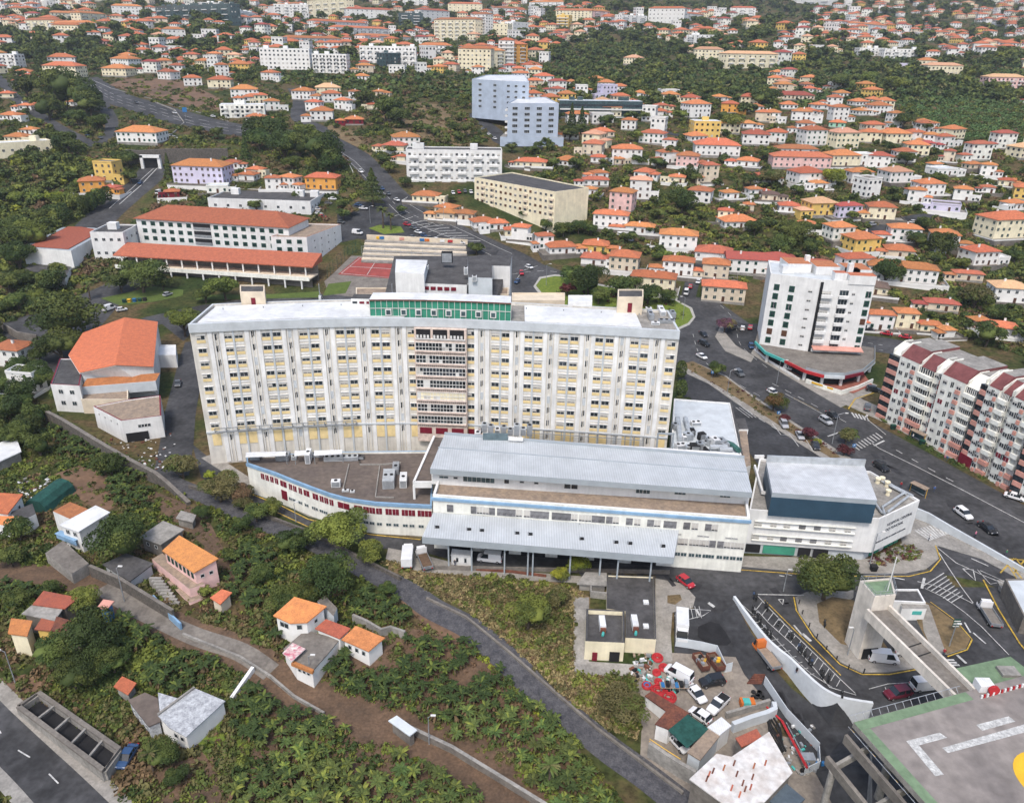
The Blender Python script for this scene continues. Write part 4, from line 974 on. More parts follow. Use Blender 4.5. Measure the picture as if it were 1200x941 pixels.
# ------------------------------------------------------------ white flats with green shutters
tb = thing('apartment_tower', 'white eight storey flats with green shutters above a curved shop terrace', 'apartment block', (100, 250, 0))
T = [HZ(889, 312, 31), HZ(945, 330, 31), HZ(1008, 343, 31), HZ(998, 312, 31), HZ(900, 300, 31)]
A = P(893, 408); 
ta, tm, tc = Vector((86.5, 254, 0)), Vector((101.5, 247.5, 0)), Vector((118.5, 246, 0))
foot = [ta, tm, tc, Vector((123, 262, 0)), Vector((91, 272, 0))]
flat_bldg(tb, foot, 3.5, 29.5, M_white, M_hgrey, .6, .3)
ft = Fit(tb); ZT = [6.2 + 3.15 * k for k in range(7)][::-1]
for (a, b), cols in (((ta, tm), ((.16, 1.8, 2.1, 'closed_green'), (.46, 1.8, 2.1, 'closed_green'), (.82, 1.4, .8, 'half'))), ((tm, tc), ((.12, 3.4, 1.2, 'blind'), (.46, 3.0, 2.3, 'plain'), (.64, 1.1, .9, 'half'), (.92, 1.7, 2.1, 'closed_green')))):
    aa, bb, u, an_ = edge_frame(a, b); out = Vector((u.y, -u.x, 0)) * .05; L = (bb - aa).length
    for j, z in enumerate(ZT):
        for c, w, h, st in cols:
            if st == 'closed_green' and (j * 7 + int(c * 10)) % 3 == 0: st = 'closed_brown' if j % 2 else 'shutter_green'
            p = aa + u * L * c + out; p.z = z; ft.put('window', win(w, h, st), p, an_)
ft.done()
mb = MB()
for k, (x, y) in enumerate(((97, 262), (106, 260), (116, 258))):
    mb.box(x - 4, x + 4, y - 5, y + 4, 29, 32.2 - k * .3, M_white, None, TILE['terracotta'])
mb.build('penthouse', tb)
for x, y in ((112, 252), (101, 262)): mb = MB(); mb.box(x - .8, x + .8, y - .8, y + .8, 29, 34, M_white); mb.build('chimney', tb)
for i, (x, y) in enumerate(((93, 256), (108, 248.5), (114, 253))): 
    mb = MB(); mb.box(x - 2, x + 2, y, y + 3, 29, 31.6, M_white, None, TILE['terracotta'] if i else M_hgrey); mb.build('roof_room', tb)
aa, bb, u, an_ = edge_frame(tm, tc); L = (bb - aa).length; nn_ = Vector((u.y, -u.x, 0))
for j, z in enumerate(ZT):
    for c, w in ((.14, 3.6), (.46, 3.2)):
        p = aa + u * (L * c - w / 2) + nn_ * .55; q = aa + u * (L * c + w / 2) + nn_ * .55; mb = MB(); mb.ribbon([xyz(p, z - 1.6), xyz(q, z - 1.6)], 1.1, .95, M_white); mb.build('balcony', tb)
mb = MB(); p = tm + Vector((-.2, -.1, 0)); mb.ribbon([xyz(p, 4.2), xyz(p + u * .9, 4.2)], .4, 24.5, M_dark); mb.build('recess_shade', tb)  # flat near-black strip on the wall: shade of a recess put into colour
mb = MB(); p = lerp(tm, tc, .5); mb.prism([(v.x, v.y) for v in (p + nn_ * .3, tc + nn_ * .3, tc - nn_ * 4, p - nn_ * 4)], 28.4, 31.4, M_white, TILE['terracotta']); mb.build('set_back_storey', tb)
# podium with curved edge, shops underneath
PD = [P(888, 412), P(895, 417), P(915, 430), P(945, 445), P(975, 456), P(1005, 458), P(1025, 452), P(1028, 440), P(1022, 418)]
pdm = [Vector((v.x, v.y, 0)) for v in PD]
pod = [HZ(*p, 4.2) for p in ((885, 400), (897, 412), (920, 422), (944, 434), (966, 440), (990, 441), (1012, 436), (1026, 424), (1026, 408), (1000, 404))]
mb = MB(); mb.prism([(v.x, v.y) for v in pod] + [(122, 262), (90, 268)], 3.5, 4.2, M_hgrey, M_concd); pp = mb.build('podium_deck', tb)
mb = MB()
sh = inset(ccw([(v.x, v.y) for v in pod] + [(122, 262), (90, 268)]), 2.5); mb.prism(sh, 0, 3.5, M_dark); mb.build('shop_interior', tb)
for i in range(len(pod) - 2):
    v = pod[i] * .94 + Vector((104, 255, 0)) * .06; mb = MB(); mb.box(v.x - .4, v.x + .4, v.y - .4, v.y + .4, 0, 3.5, M_white); mb.build('column', tb)
for (i, j), m, nm in (((0, 2), M_turq, 'awning'), ((2, 4), M_red, 'awning'), ((4, 5), M_hgrey, 'fascia'), ((5, 6), M_bord, 'fascia')):
    mb = MB(); mb.ribbon([xyz(v, 3.3) for v in pod[i:j + 1]], .5, .95, m); mb.build(nm, tb)
mb = MB(); mb.ribbon([xyz(v * .985 + Vector((100, 250, 0)) * .015, 4.2) for v in pod[3:9]], .1, 1.0, M_metalf); mb.build('railing', tb)
a, b = lerp(tm, tc, .03), lerp(tm, tc, 1.0)
mb = MB(); n = Vector((.06, -1, 0)); mb.add([(a.x, a.y, 6.6), (b.x, b.y, 6.6), (b.x, b.y - 2.6, 5.9), (a.x, a.y - 2.6, 5.9), (a.x, a.y, 6.4), (b.x, b.y, 6.4), (b.x, b.y - 2.6, 5.7), (a.x, a.y - 2.6, 5.7)], [(0, 3, 2, 1), (4, 5, 6, 7), (3, 7, 6, 2), (0, 4, 7, 3), (1, 2, 6, 5)], M_salmon); mb.build('terrace_awning', tb)
patch('brick_forecourt', [(884, 410), (905, 424), (935, 441), (965, 452), (1000, 462), (1022, 452), (1010, 436), (960, 436), (905, 408)], M_brick, .3)
wl = MB(); wl.ribbon([P(884, 411) , P(900, 424), P(922, 437), P(936, 446)], .4, .8, M_white); wl.build('forecourt_wall', label='low white wall edging the red brick forecourt of the shutter flats', cat='wall')
wl = MB(); wl.ribbon([P(944, 449), P(965, 457), P(985, 463), P(1005, 457), P(1022, 449)], .3, 1.6, M_marsh); w_ = wl.build('shop_boundary_wall', label='pale graffiti wall with yellow banner at the corner shop', cat='wall')
wl = MB(); wl.ribbon([P(950, 452) + Vector((0, -.25, 1.0)), P(975, 460) + Vector((0, -.25, 1.0))], .1, .6, M_gold); wl.build('shop_banner', label='yellow banner fixed along the corner shop wall', cat='banner')

# ------------------------------------------------------------ pink balcony flats along the avenue
def pink_block(p0, p1, depth, H, label, red_slots, mirror=False):
    a, b = P(*p0), P(*p1); a.z = b.z = 0; u = (b - a).normalized(); n = Vector((u.y, -u.x, 0)); L = (b - a).length; an_ = math.atan2(u.y, u.x)
    r = thing('apartment_block', label, 'apartment block', a)
    cols = [(0, .13, 0), (.13, .36, 1.2), (.36, .52, .3), (.52, .62, -.2), (.62, .88, 1.0), (.88, 1, .2)]
    k = int(round((H - 1) / 2.85)); mw = MB(); f = Fit(r)
    for i, (s0, s1, pr_) in enumerate(cols):
        pa, pb = a + u * L * s0 + n * pr_, a + u * L * s1 + n * pr_; pc, pd = a + u * L * s1 - n * depth, a + u * L * s0 - n * depth
        hh = H + (.8 if i in (1, 4) else 0)
        # wall with a round-topped shoulder: prism plus sloped red roof
        mw.prism([(v.x, v.y) for v in (pa, pb, pc, pd)], 0, hh - 1.8, M_marsh)
        q1, q2 = pa - n * 3.4, pb - n * 3.4; t = u * .25
        mw.add([xyz(pa, hh - 1.8), xyz(pa + t, hh - 1.8), xyz(pa + t, hh - .2), xyz(pa, hh - .2)] + [xyz(q1, hh + 1.8), xyz(q1 + t, hh + 1.8), xyz(q1 - n * 3, hh + 1.8), xyz(q1 - n * 3 + t, hh + 1.8), xyz(q1 - n * 3, hh - 2), xyz(q1 - n * 3 + t, hh - 2)],
               [(0, 1, 2, 3), (3, 2, 5, 4), (4, 5, 7, 6), (6, 7, 9, 8), (0, 3, 4, 6, 8), (1, 9, 7, 5, 2)], M_marsh)
        rm = MB(); rm.add([xyz(pa, hh - 1.7), xyz(pb, hh - 1.7), xyz(q2, hh + 1.5), xyz(q1, hh + 1.5), xyz(pd, hh + 1.5), xyz(pc, hh + 1.5), xyz(pa, hh - 1.9), xyz(pb, hh - 1.9), xyz(pc, hh - 1.9), xyz(pd, hh - 1.9)],
                          [(0, 1, 2, 3), (1, 7, 8, 5, 2), (0, 3, 4, 9, 6), (4, 5, 8, 9)], M_roofred if i in (1, 2, 4) else M_marsh)
        rm.add([xyz(q1, hh + 1.5), xyz(q2, hh + 1.5), xyz(pc, hh + 1.5), xyz(pd, hh + 1.5)], [(0, 1, 2, 3)], M_conc)
        rm.build('roof', r)
        w_ = L * (s1 - s0)
        for j in range(k):
            z = 1.7 + 2.85 * j
            if i == 0 or (i == 4 and False):
                bm_ = MB(); bm_.prism([(v.x, v.y) for v in (pa + n * 1.2, pb + n * 1.2, pb, pa)], z - 1.7, z - .5, M_salmon); bm_.prism([(v.x, v.y) for v in (pa + n * .9 - u * .3, pb + n * .9, pb, pa)], z - .5, z + .9, M_glass); bm_.build('balcony', r)
            elif i == 2 or i == 5:
                bm_ = MB(); m_ = M_salmon if j < 2 else M_marsh
                bm_.prism([(v.x, v.y) for v in (pa + n * 1.1, pb + n * 1.1, pb, pa)], z - 1.7, z - .6, m_); bm_.prism([(v.x, v.y) for v in (pa + n * .2, pb + n * .2, pb, pa)], z - .6, z + .9, M_glass)
                for q in range(6): c = pa + u * w_ * (q + .5) / 6 + n * .25; bm_.box(c.x - .08, c.x + .08, c.y - .08, c.y + .08, z - .6, z + .9, M_frame if RND.random() < .6 else M_blind)
                bm_.build('balcony', r)
            else:
                for c_, st in ((.2, 'plain'), (.78, 'plain')):
                    p = pa + u * w_ * c_ + n * .05; p.z = z; f.put('window', win(1.3, 1.2, RND.choice(('plain', 'half', 'plain', 'burgundy') if RND.random() < .3 else ('plain', 'half'))), p, an_)
                p = pa + u * w_ * .5 + n * .05; p.z = z; f.put('slot_window', WM['slotpair'], p, an_)
                pm = MB(); c0, c1 = pa + u * w_ * .7 + n * .24, pa + u * w_ * .88 + n * .24
                pm.ribbon([(c0.x, c0.y, z - 1.75), (c1.x, c1.y, z - 1.75)], .5, 1.0, M_salmon); pm.build('planter', r)
    mw.build('wall', r); f.done()
    for c in red_slots:
        p = a + u * L * c + n * 1.3; q = MB(); Mx = Matrix.Translation(p) @ Matrix.Rotation(an_, 4, 'Z'); q.box(-1.9, 1.9, -.1, .1, 0, 3.0, M_bord, Mx); q.build('garage_door', r)
    return r
M_roofred = mat('red_roof_felt', (.19, .065, .065), .8, .15, .4, scale2=2)
pink_block((1029, 487), (1124, 538), 13, 21.5, 'pale pink eight storey flats with burgundy roofs beside the side street', ())
pink_block((1127, 541), (1183, 574), 13, 24.0, 'taller cream and pink flats with burgundy garage door nearest the avenue bend', (.12,))
pink_block((1185, 578), (1275, 625), 13, 25.0, 'pink balcony flats cut by the edge beyond the shrub bed', ())

# ------------------------------------------------------------ big blocks in the middle distance
def strip_wins(fit, a, b, zs, n, styles, w=1.3, h=1.2, name='window', margin=.6):
    grid_wins(fit, a, b, zs, n, w, h, styles, margin, name)
def slab_block(name, label, cat, px, ztop, z0, mw, mr, rows, edges, floor=3.0, first=2.0):
    pts = [HZ(*p, ztop) for p in px]; c = sum(pts, Vector()) / len(pts)
    r = thing(name, label, cat, (c.x, c.y, z0)); flat_bldg(r, pts, z0, ztop, mw, mr, .5, .35); f = Fit(r)
    for i, n, st, w, h in edges:
        grid_wins(f, pts[i], pts[(i + 1) % len(pts)], [ztop - first - floor * k for k in range(rows)], n, w, h, st, .8)
    f.done(); return r, pts
r, pts = slab_block('apartment_block', 'cream slab of flats with dark flat roof and blank end wall', 'apartment block', ((556, 208), (651, 225), (690, 220), (600, 202)), 36, 14, M_cream, M_bitum, 4, ((0, 16, ['plain', 'plain', 'half', 'closed_brown'], 1.5, 1.2),))
for k in range(4):
    for t in (.08, .2, .62, .92):
        a = lerp(pts[0], pts[1], t); a2 = lerp(pts[0], pts[1], t + .05); mb = MB(); mb.ribbon([(a.x + .5, a.y - .6, 33 - 3 * k - 1.3), (a2.x + .5, a2.y - .6, 33 - 3 * k - 1.3)], 1.2, 1.0, M_beige); mb.build('balcony', r)
def pblock(name, label, cat, bl, br, ty, depth, mw, mr, nwin, styles, rows=None, w=1.4, h=1.3, roof='flat', bal=0, group=None, endwin=True):
    """a block given by the pixels of the two ends of its front wall's foot and the pixel row of its top"""
    a, b = P(*bl), P(*br); z0 = min(a.z, b.z); a.z = b.z = z0; s = PR(a)[2]
    X = Vector(a); lo, hi = z0, z0 + 80
    for _ in range(20):
        m = (lo + hi) / 2
        if PR((a.x, a.y, m))[1] < ty: hi = m
        else: lo = m
    H = lo - z0; u = (b - a).normalized(); n = Vector((u.y, -u.x, 0)); pts = [a, b, b - n * depth, a - n * depth]
    c = (a + b) / 2 - n * depth / 2; L = (b - a).length; an_ = math.atan2(u.y, u.x)
    rows = rows or max(1, int((H - .4) / 3)); fl = (H - .6) / rows
    small = s < 2.0
    if small:
        mb = MB(); pl = [(v.x, v.y) for v in pts]; mb.prism(pl, z0 - 3, z0 + H, mw, mr)
        for j in range(rows):
            z = z0 + fl * (j + .55)
            for (p, q, nn, k) in ((a, b, n, nwin), (b, b - n * depth, u, max(1, int(depth / 4))), (a - n * depth, a, -u, max(1, int(depth / 4)))):
                d = (q - p)
                for i in range(k):
                    c0 = p + d * ((i + .5) / k) + nn * .06; hw = d.normalized() * w * .5
                    m_ = M_glass if styles == 'plain' or RND.random() < .7 else M_blind
                    mb.quad(xyz(c0 - hw, z - h / 2), xyz(c0 + hw, z - h / 2), xyz(c0 + hw, z + h / 2), xyz(c0 - hw, z + h / 2), m_)
            if bal:
                c0, c1 = a + u * .5 + n * .7, b - u * .5 + n * .7
                if bal == 1: mb.ribbon([xyz(c0, z0 + fl * j - .1), xyz(c1, z0 + fl * j - .1)], 1.2, .9, M_frame)
                else:
                    for i in range(bal): e0 = a + u * L * (i + .2) / bal + n * .6; e1 = a + u * L * (i + .7) / bal + n * .6; mb.ribbon([xyz(e0, z0 + fl * j), xyz(e1, z0 + fl * j)], 1.1, .9, M_frame)
        if roof != 'flat':
            q = MB(); hip_mb(q, L, depth, H, min(depth, L) * .2, .5, TILE[roof]); Mx = Matrix.Translation(c) @ Matrix.Rotation(an_, 4, 'Z')
            mb.add([tuple(Mx @ Vector(v)) for v in q.v], q.f, TILE[roof])
        else:
            for i in range(max(1, int(L / 14))):
                e = a + u * (RND.random() * (L - 4) + 2) - n * depth * .5; mb.box(e.x - 2, e.x + 2, e.y - 1.5, e.y + 1.5, z0 + H - .2, z0 + H + 2.2, mw)
        me = mb.mesh(name, c); o = link(name, me, loc=c); tag(o, label, cat, group); return o
    r = thing(name, label, cat, c, 0, group)
    if roof == 'flat': flat_bldg(r, pts, z0 - 2, z0 + H, mw, mr)
    else:
        mb = MB(); mb.prism([(v.x, v.y) for v in pts], z0 - 2, z0 + H, mw); mb.build('wall', r)
        q = MB(); hip_mb(q, L, depth, H, min(depth, L) * .2, .5, TILE[roof]); link('roof', q.mesh('roof'), r, rz=an_)
    f = Fit(r); zs = [z0 + fl * (j + .55) for j in range(rows)]
    grid_wins(f, a, b, zs, nwin, w, h, styles, .5)
    if endwin:
        grid_wins(f, b, b - n * depth, zs, max(1, int(depth / 4.5)), w, h, styles, .5); grid_wins(f, a - n * depth, a, zs, max(1, int(depth / 4.5)), w, h, styles, .5)
    f.done()
    for j in range(rows):
        for i in range(bal):
            e0 = a + u * L * (i + .2) / bal + n * .6; e1 = a + u * L * (i + .75) / bal + n * .6
            mb = MB(); mb.ribbon([xyz(e0, z0 + fl * j), xyz(e1, z0 + fl * j)], 1.2, .95, M_frame); mb.build('balcony', r)
    if roof == 'flat':
        for i in range(max(1, int(L / 16))):
            e = a + u * (RND.random() * (L - 5) + 2.5) - n * depth * .55; mb = MB(); mb.box(e.x - 2, e.x + 2, e.y - 1.6, e.y + 1.6, z0 + H - .6, z0 + H + 2.4, mw); mb.build('stair_head', r)
    return r
pblock('apartment_block', 'long white four storey flats with balconies behind the cream slab', 'apartment block', (477, 213), (588, 213), 175, 13, M_white, M_bitum, 18, ['plain', 'half', 'blind'], 4, bal=6)
M_bluegrey = mat('blue_grey_render', S(172, 184, 200), .8, .08, .2)
gb, pts = slab_block('apartment_block', 'nearer blue grey block of flats with white roof and wide windows', 'apartment block', ((595, 121), (655, 121.5), (640, 114), (608, 114)), 66.3, 44, M_bluegrey, M_metalw, 5, ((0, 4, 'plain', 3.2, 1.7),), 3.3, 3.0)
for k in range(5):
    mb = MB(); a, b = pts[0], pts[3]; mb.ribbon([(a.x - .8, a.y + .6, 66.3 - 4.6 - 3.3 * k), (a.x * .4 + b.x * .6 - .8, a.y * .7 + b.y * .3, 66.3 - 4.6 - 3.3 * k)], 1.6, 1.1, M_frame); mb.build('balcony', gb)
mb = MB(); mb.prism([(v.x, v.y) for v in [P(586, 172), P(660, 172), P(658, 164), P(590, 163)]], 40, 47, M_bluegrey, M_conc); mb.build('podium', gb)
gb2, pts = slab_block('apartment_block', 'farther blue grey block of flats with side balconies by the access road', 'apartment block', ((553, 93), (590, 95), (620, 96), (615, 88), (570, 88)), 76.5, 52, M_bluegrey, M_metalw, 5, ((0, 2, 'plain', 2.6, 1.5), (1, 3, 'plain', 2.0, 1.3)), 3.4, 3.0)
pblock('modern_terrace', 'long low glass fronted building with flat roof behind the near grey block', 'building', (655, 138), (752, 138), 118, 14, M_glass2, M_hgrey, 24, 'plain', 2, 2.4, 1.5, bal=1)
# school
sc = thing('school', 'long white school with orange tiled roof, green shutters and arcaded terrace', 'school', (-140, 330, 5))
e1, e2 = HZ(158, 256, 25), HZ(337, 267, 25)
u = (e2 - e1).normalized(); n = Vector((u.y, -u.x, 0)); an_ = math.atan2(u.y, u.x); L = (e2 - e1).length; dp = 20
a, b = Vector((e1.x, e1.y, 0)) - n * .6, Vector((e2.x, e2.y, 0)) - n * .6
mb = MB(); mb.prism([(v.x, v.y) for v in (a, b, b - n * dp, a - n * dp)], 3, 25, M_white); mb.build('wall', sc)
q = MB(); hip_mb(q, L, dp, 0, 4.6, .8, TILE['terracotta']); c = (a + b) / 2 - n * dp / 2; link('roof', q.mesh('roof'), sc, loc=Vector((c.x, c.y, 25)) - sc.location, rz=an_)
fs_ = Fit(sc)
grid_wins(fs_, a, b, [23.0, 19.7, 16.4], 16, 2.2, 1.8, 'closed_green', 1.5, skip=lambda i, j: i in (6, 7))
fs_.done()
for z in (22.9, 19.6, 16.3):
    p, q_ = a + u * L * 6.1 / 16, a + u * L * 7.9 / 16; mb = MB(); mb.ribbon([xyz(p + n * .05, z - 1.3), xyz(q_ + n * .05, z - 1.3)], .2, 2.6, M_dark); mb.ribbon([xyz(p + n * .2, z - 1.3), xyz(q_ + n * .2, z - 1.3)], .15, 1.0, M_steel); mb.build('loggia', sc)
g1_, g2_, g3_, g4_ = HZ(337, 284, 17), HZ(371, 273, 17), Vector((0, 0, 0)), Vector((0, 0, 0))
ua = (HZ(394, 265, 17.5) - HZ(369, 274, 17.5)).normalized()
rw = [b - u * 6 + n * 5, b + u * 9 + n * 2, b + u * 13 - n * 26, b - u * 2 - n * 24]
mb = MB(); walls(mb, [(v.x, v.y) for v in rw], 3, 21.8, M_white, .4, .4, TILE['terracotta']); mb.build('end_wing', sc); mb = MB(); mb.poly([xyz(v, 21.4) for v in ccw([(v.x, v.y) for v in rw])], M_tanroof); mb.build('wing_roof', sc)
fs_ = Fit(sc); grid_wins(fs_, rw[0], rw[1], [19.7, 16.4], 3, 2.1, 1.7, 'closed_green', 1); grid_wins(fs_, rw[1], rw[2], [19, 16, 13, 10], 4, .8, .7, 'plain', 3); fs_.done()
l1, l2 = HZ(132, 299, 13.8), HZ(366, 313, 13.8); ul_ = (l2 - l1).normalized(); nl = Vector((ul_.y, -ul_.x, 0)); 
mb = MB(); p1, p2 = l1 - nl * 11, l2 - nl * 11
mb.add([l1, l2, xyz(p2, 16.8), xyz(p1, 16.8), xyz(l1, 13.4), xyz(l2, 13.4), xyz(p2, 13.4), xyz(p1, 13.4)], [(0, 1, 2, 3), (0, 4, 5, 1), (1, 5, 6, 2), (3, 7, 4, 0), (7, 6, 5, 4)], TILE['terracotta']); mb.build('arcade_roof', sc)
for i in range(13):
    p = lerp(l1, l2, (i + .5) / 13) - nl * .8; mb = MB(); mb.box(p.x - .25, p.x + .25, p.y - .25, p.y + .25, 4, 13.5, M_white); mb.build('column', sc)
mb = MB(); t1, t2 = l1 - nl * 1 + ul_ * 2, l2 + nl * .5; mb.ribbon([xyz(t1 - nl * 1, 9.2), xyz(t2 - nl * 1, 9.2)], 9, .5, M_beige); mb.ribbon([xyz(t1 - nl * 6, 4), xyz(t2 - nl * 6, 4)], .5, 9.6, M_concd); mb.ribbon([xyz(t1 + nl * 3.6, 8.9), xyz(t2 + nl * 3.6, 8.9)], .3, 1.6, M_marsh); mb.build('terrace', sc)
mb = MB(); mb.ribbon([xyz(t1 + nl * 1, 4.8), xyz(t2 + nl * 1, 4.8)], .3, 4.2, M_concd); mb.build('arcade_opening', sc)
for i in range(12):
    p = lerp(t1, t2, (i + .5) / 12) + nl * 3.3; mb = MB(); mb.box(p.x - .3, p.x + .3, p.y - .3, p.y + .3, 3.5, 9.3, M_white); mb.build('column', sc)
pblock('school_annex', 'flat grey roofed school annex behind the orange school roof', 'school building', (245, 246), (365, 252), 232, 28, M_white, M_bitum, 8, 'plain', 1)
gy = thing('school_gym', 'white school gym with red roof framed in grey at the far end of the school', 'gym', (*P(70, 320)[:2], 5))
G = [HZ(26, 290, 16), HZ(83, 294, 16), HZ(126, 270, 16), HZ(82, 262, 16)]
flat_bldg(gy, G, 4, 16, M_white, M_metalf, .2, 1.5, M_metalf); gi = inset(ccw([(v.x, v.y) for v in G]), 2.2); mb = MB(); mb.prism(gi, 15.9, 16.15, TILE['terracotta']); mb.build('red_roof', gy)
mb = MB(); mb.prism([(v.x, v.y) for v in [HZ(*p, 9) for p in ((26, 318), (76, 326), (84, 312), (40, 305))]], 3, 9, M_white, M_bitum); mb.build('entrance_wing', gy)
pblock('school_link_building', 'white link building with grey roof between school gym and main school block', 'school building', (112, 305), (150, 305), 272, 16, M_white, M_bitum, 4, 'plain', 2)
rr = thing('ribbed_hall', 'long grey ribbed roof hall sweeping behind the school gym', 'hall', (*P(140, 285)[:2], 6)); zprism(rr, 'wall', [(85, 270), (150, 272), (218, 232), (165, 236), (110, 258)], 2, 15, M_white, M_metal)
# sports hall with orange roof near the hospital lane
sh = thing('sports_hall', 'white hall with big bright orange gable roof beside the hospital lane', 'hall', (-118, 222, 0))
rp_ = {'fl': HZ(93, 437, 9.5), 'ml': HZ(135, 428, 12.2), 'fr': HZ(180, 430, 9.5), 'br': HZ(185, 377, 9.5), 'bm': HZ(146, 372, 12.2), 'bl': HZ(97, 390, 9.5), 'mlft': HZ(80, 416, 9.5)}
mb = MB(); mb.add([rp_['mlft'], rp_['fl'], rp_['ml'], rp_['bm'], rp_['bl'], rp_['fr'], rp_['br']], [(0, 1, 2), (0, 2, 3), (0, 3, 4), (2, 5, 6), (2, 6, 3)], TILE['bright']); 
mb.add([v - Vector((0, 0, .3)) for v in (rp_['mlft'], rp_['fl'], rp_['ml'], rp_['bm'], rp_['bl'], rp_['fr'], rp_['br'])], [(2, 1, 0), (3, 2, 0), (4, 3, 0), (6, 5, 2), (3, 6, 2)], M_white); mb.build('roof', sh)
mb = MB(); k = lambda v, d=.5: (v.x + (-119 - v.x) * .03, v.y + (225 - v.y) * .03, v.z - .3)
F_ = [k(rp_[x]) for x in ('fl', 'ml', 'fr')]; mb.poly([(F_[0][0], F_[0][1], 0), (F_[2][0], F_[2][1], 0), F_[2], F_[1], F_[0]], M_white)
B_ = [k(rp_[x]) for x in ('fr', 'br', 'bm', 'bl', 'mlft', 'fl')]
for p, q_ in zip(B_, B_[1:]): mb.quad((p[0], p[1], 0), (q_[0], q_[1], 0), q_, p, M_white)
mb.build('wall', sh)
ca, cb = HZ(95, 450, 7.5), HZ(182, 443, 7.5); mb = MB(); mb.add([(ca.x, ca.y, 6.6), (cb.x, cb.y, 6.6), (cb.x, cb.y + 3.4, 7.7), (ca.x, ca.y + 3.4, 7.7)], [(0, 1, 2, 3)], TILE['orange']); mb.ribbon([(ca.x, ca.y - .1, 3.6), (cb.x, cb.y - .1, 3.6)], .3, 3.0, M_hgrey); mb.build('porch', sh)
for t in (.44, .55): v = Vector(F_[0]).lerp(Vector(F_[2]), t); mb = MB(); mb.box(v.x - .5, v.x + .5, v.y - .1, v.y + .3, 8.6, 9.5, M_bord); mb.build('window', sh)
an2 = thing('hall_side_wing', 'white two storey side wing with dark roof and maroon rim beside the orange hall', 'wing', (-130, 205, 0))
flat_bldg(an2, [HZ(*p, 8.5) for p in ((59, 450), (93, 452), (99, 420), (70, 420))], 0, 8.5, M_white, M_bitum, .3, .35, M_bord)
f = Fit(an2); W4 = [HZ(*p, 8.5) for p in ((59, 450), (93, 452), (99, 420), (70, 420))]; grid_wins(f, W4[0], W4[1], [6.3, 2.8], 2, 1.4, 1.3, 'plain', 1); f.done()
an3 = thing('warehouse', 'white wedge shaped warehouse with tan patched roof above the stone wall', 'warehouse', (-113, 190, 0))
flat_bldg(an3, [HZ(*p, 6.5) for p in ((109, 476), (142, 493), (189, 487), (188, 463), (150, 468))], 0, 6.5, M_white, M_tanroof, .3, .35, M_bord)
W5 = [HZ(*p, 6.5) for p in ((109, 476), (142, 493), (189, 487))]; f = Fit(an3); grid_wins(f, W5[1], W5[2], [4.3], 5, .9, .9, 'slot', 3, skip=lambda i, j: i == 0); grid_wins(f, W5[0], W5[1], [4.8], 4, .5, .5, 'slot', 1); f.done()
mb = MB(); a, b = lerp(W5[1], W5[2], .05), lerp(W5[1], W5[2], .6); mb.ribbon([(a.x, a.y - .1, 0), (b.x, b.y - .1, 0)], .3, 2.6, M_dark); mb.build('loading_door', an3)
annex('loading_dock_roof', 'tan flat dock roof between the orange hall and the white warehouse', 'dock', 95, 150, 468, 455, 4.5, M_beige, M_tanroof)
annex('white_shed', 'small white shed with white roof between the orange hall and hospital lane', 'shed', 184, 206, 416, 404, 4.5, M_white, M_metalw)
# retaining wall
def wall_thing(name, label, px, w, h, m, cat='wall', cap=None):
    pts = [P(*p) for p in px]; mb = MB(); mb.ribbon(pts, w, h, m)
    if cap:
        top = [p + Vector((0, 0, (h[i] if isinstance(h, list) else h))) for i, p in enumerate(pts)]; mb.ribbon(top, w + .15, .12, cap)
    o = mb.build(name); tag(o, label, cat); return o
wall_thing('retaining_wall', 'tall brown stone retaining wall below the white warehouse', [(57, 497), (77, 507), (115, 530), (153, 552), (184, 566), (196, 572), (222, 592)], .8, [4.2, 4, 3.8, 3.6, 3.0, 2.0, .8], M_stone, cap=M_concd)
wall_thing('track_wall', 'low stone wall along the upper side of the basalt track under the hospital', [(222, 572), (262, 583), (300, 602), (364, 626), (422, 656), (470, 680)], .5, .9, M_stone)
wall_thing('track_wall', 'low stone wall edging the basalt track beside the dry grass slope', [(500, 702), (546, 724), (600, 768), (650, 812), (700, 855), (760, 900), (800, 930)], .4, .5, M_concd)
wall_thing('lane_wall', 'concrete wall with pale top along the brown lane above the banana grove', [(465, 850), (479, 858), (530, 882), (582, 914), (640, 950)], .4, 1.4, M_concd, cap=M_conc)
wall_thing('lane_wall', 'stone wall beneath the houses along the concrete lane', [(108, 675), (143, 690), (179, 712), (205, 728)], .5, 2.6, M_stone, cap=M_concd)
wall_thing('lane_wall', 'blue painted wall beside the steps below the pink house', [(181, 705), (196, 722), (213, 738)], .35, 1.6, M_bluetrim)
wall_thing('lane_wall', 'low rough wall along the field side of the concrete lane', [(215, 745), (282, 772), (318, 795), (345, 818), (380, 838)], .4, .7, M_conc)
wall_thing('white_wall', 'thin double white garden wall running up from the whitewashed roof house', [(272, 822), (283, 806), (297, 786)], .6, 1.0, M_white)
wall_thing('school_wall', 'curved brown concrete wall along the road by the west bend', [(-10, 372), (6, 388), (22, 398), (45, 402)], .5, 3.0, M_concd)
wall_thing('avenue_wall', 'grey concrete parapet wall between the avenue and the side ramp', [(1052, 600), (1068, 606), (1085, 612), (1110, 625), (1150, 645), (1200, 672), (1300, 728)], .5, [3.2, 2.8, 2.6, 2.2, 1.6, 1.2, 1.0], M_hgrey)
wall_thing('underpass_portal', 'grey stone retaining wall over the tunnel mouth of the lower highway', [(150, 193), (165, 194), (200, 192), (235, 190), (268, 187)], 2.0, [8, 8, 8, 7, 6], M_stone, cat='retaining wall')
mb = MB(); a, b = P(170, 196), P(190, 196)
mb.ribbon([a + Vector((0, -1.5, 0)), b + Vector((0, -1.5, 0))], .6, 5.2, M_dark)
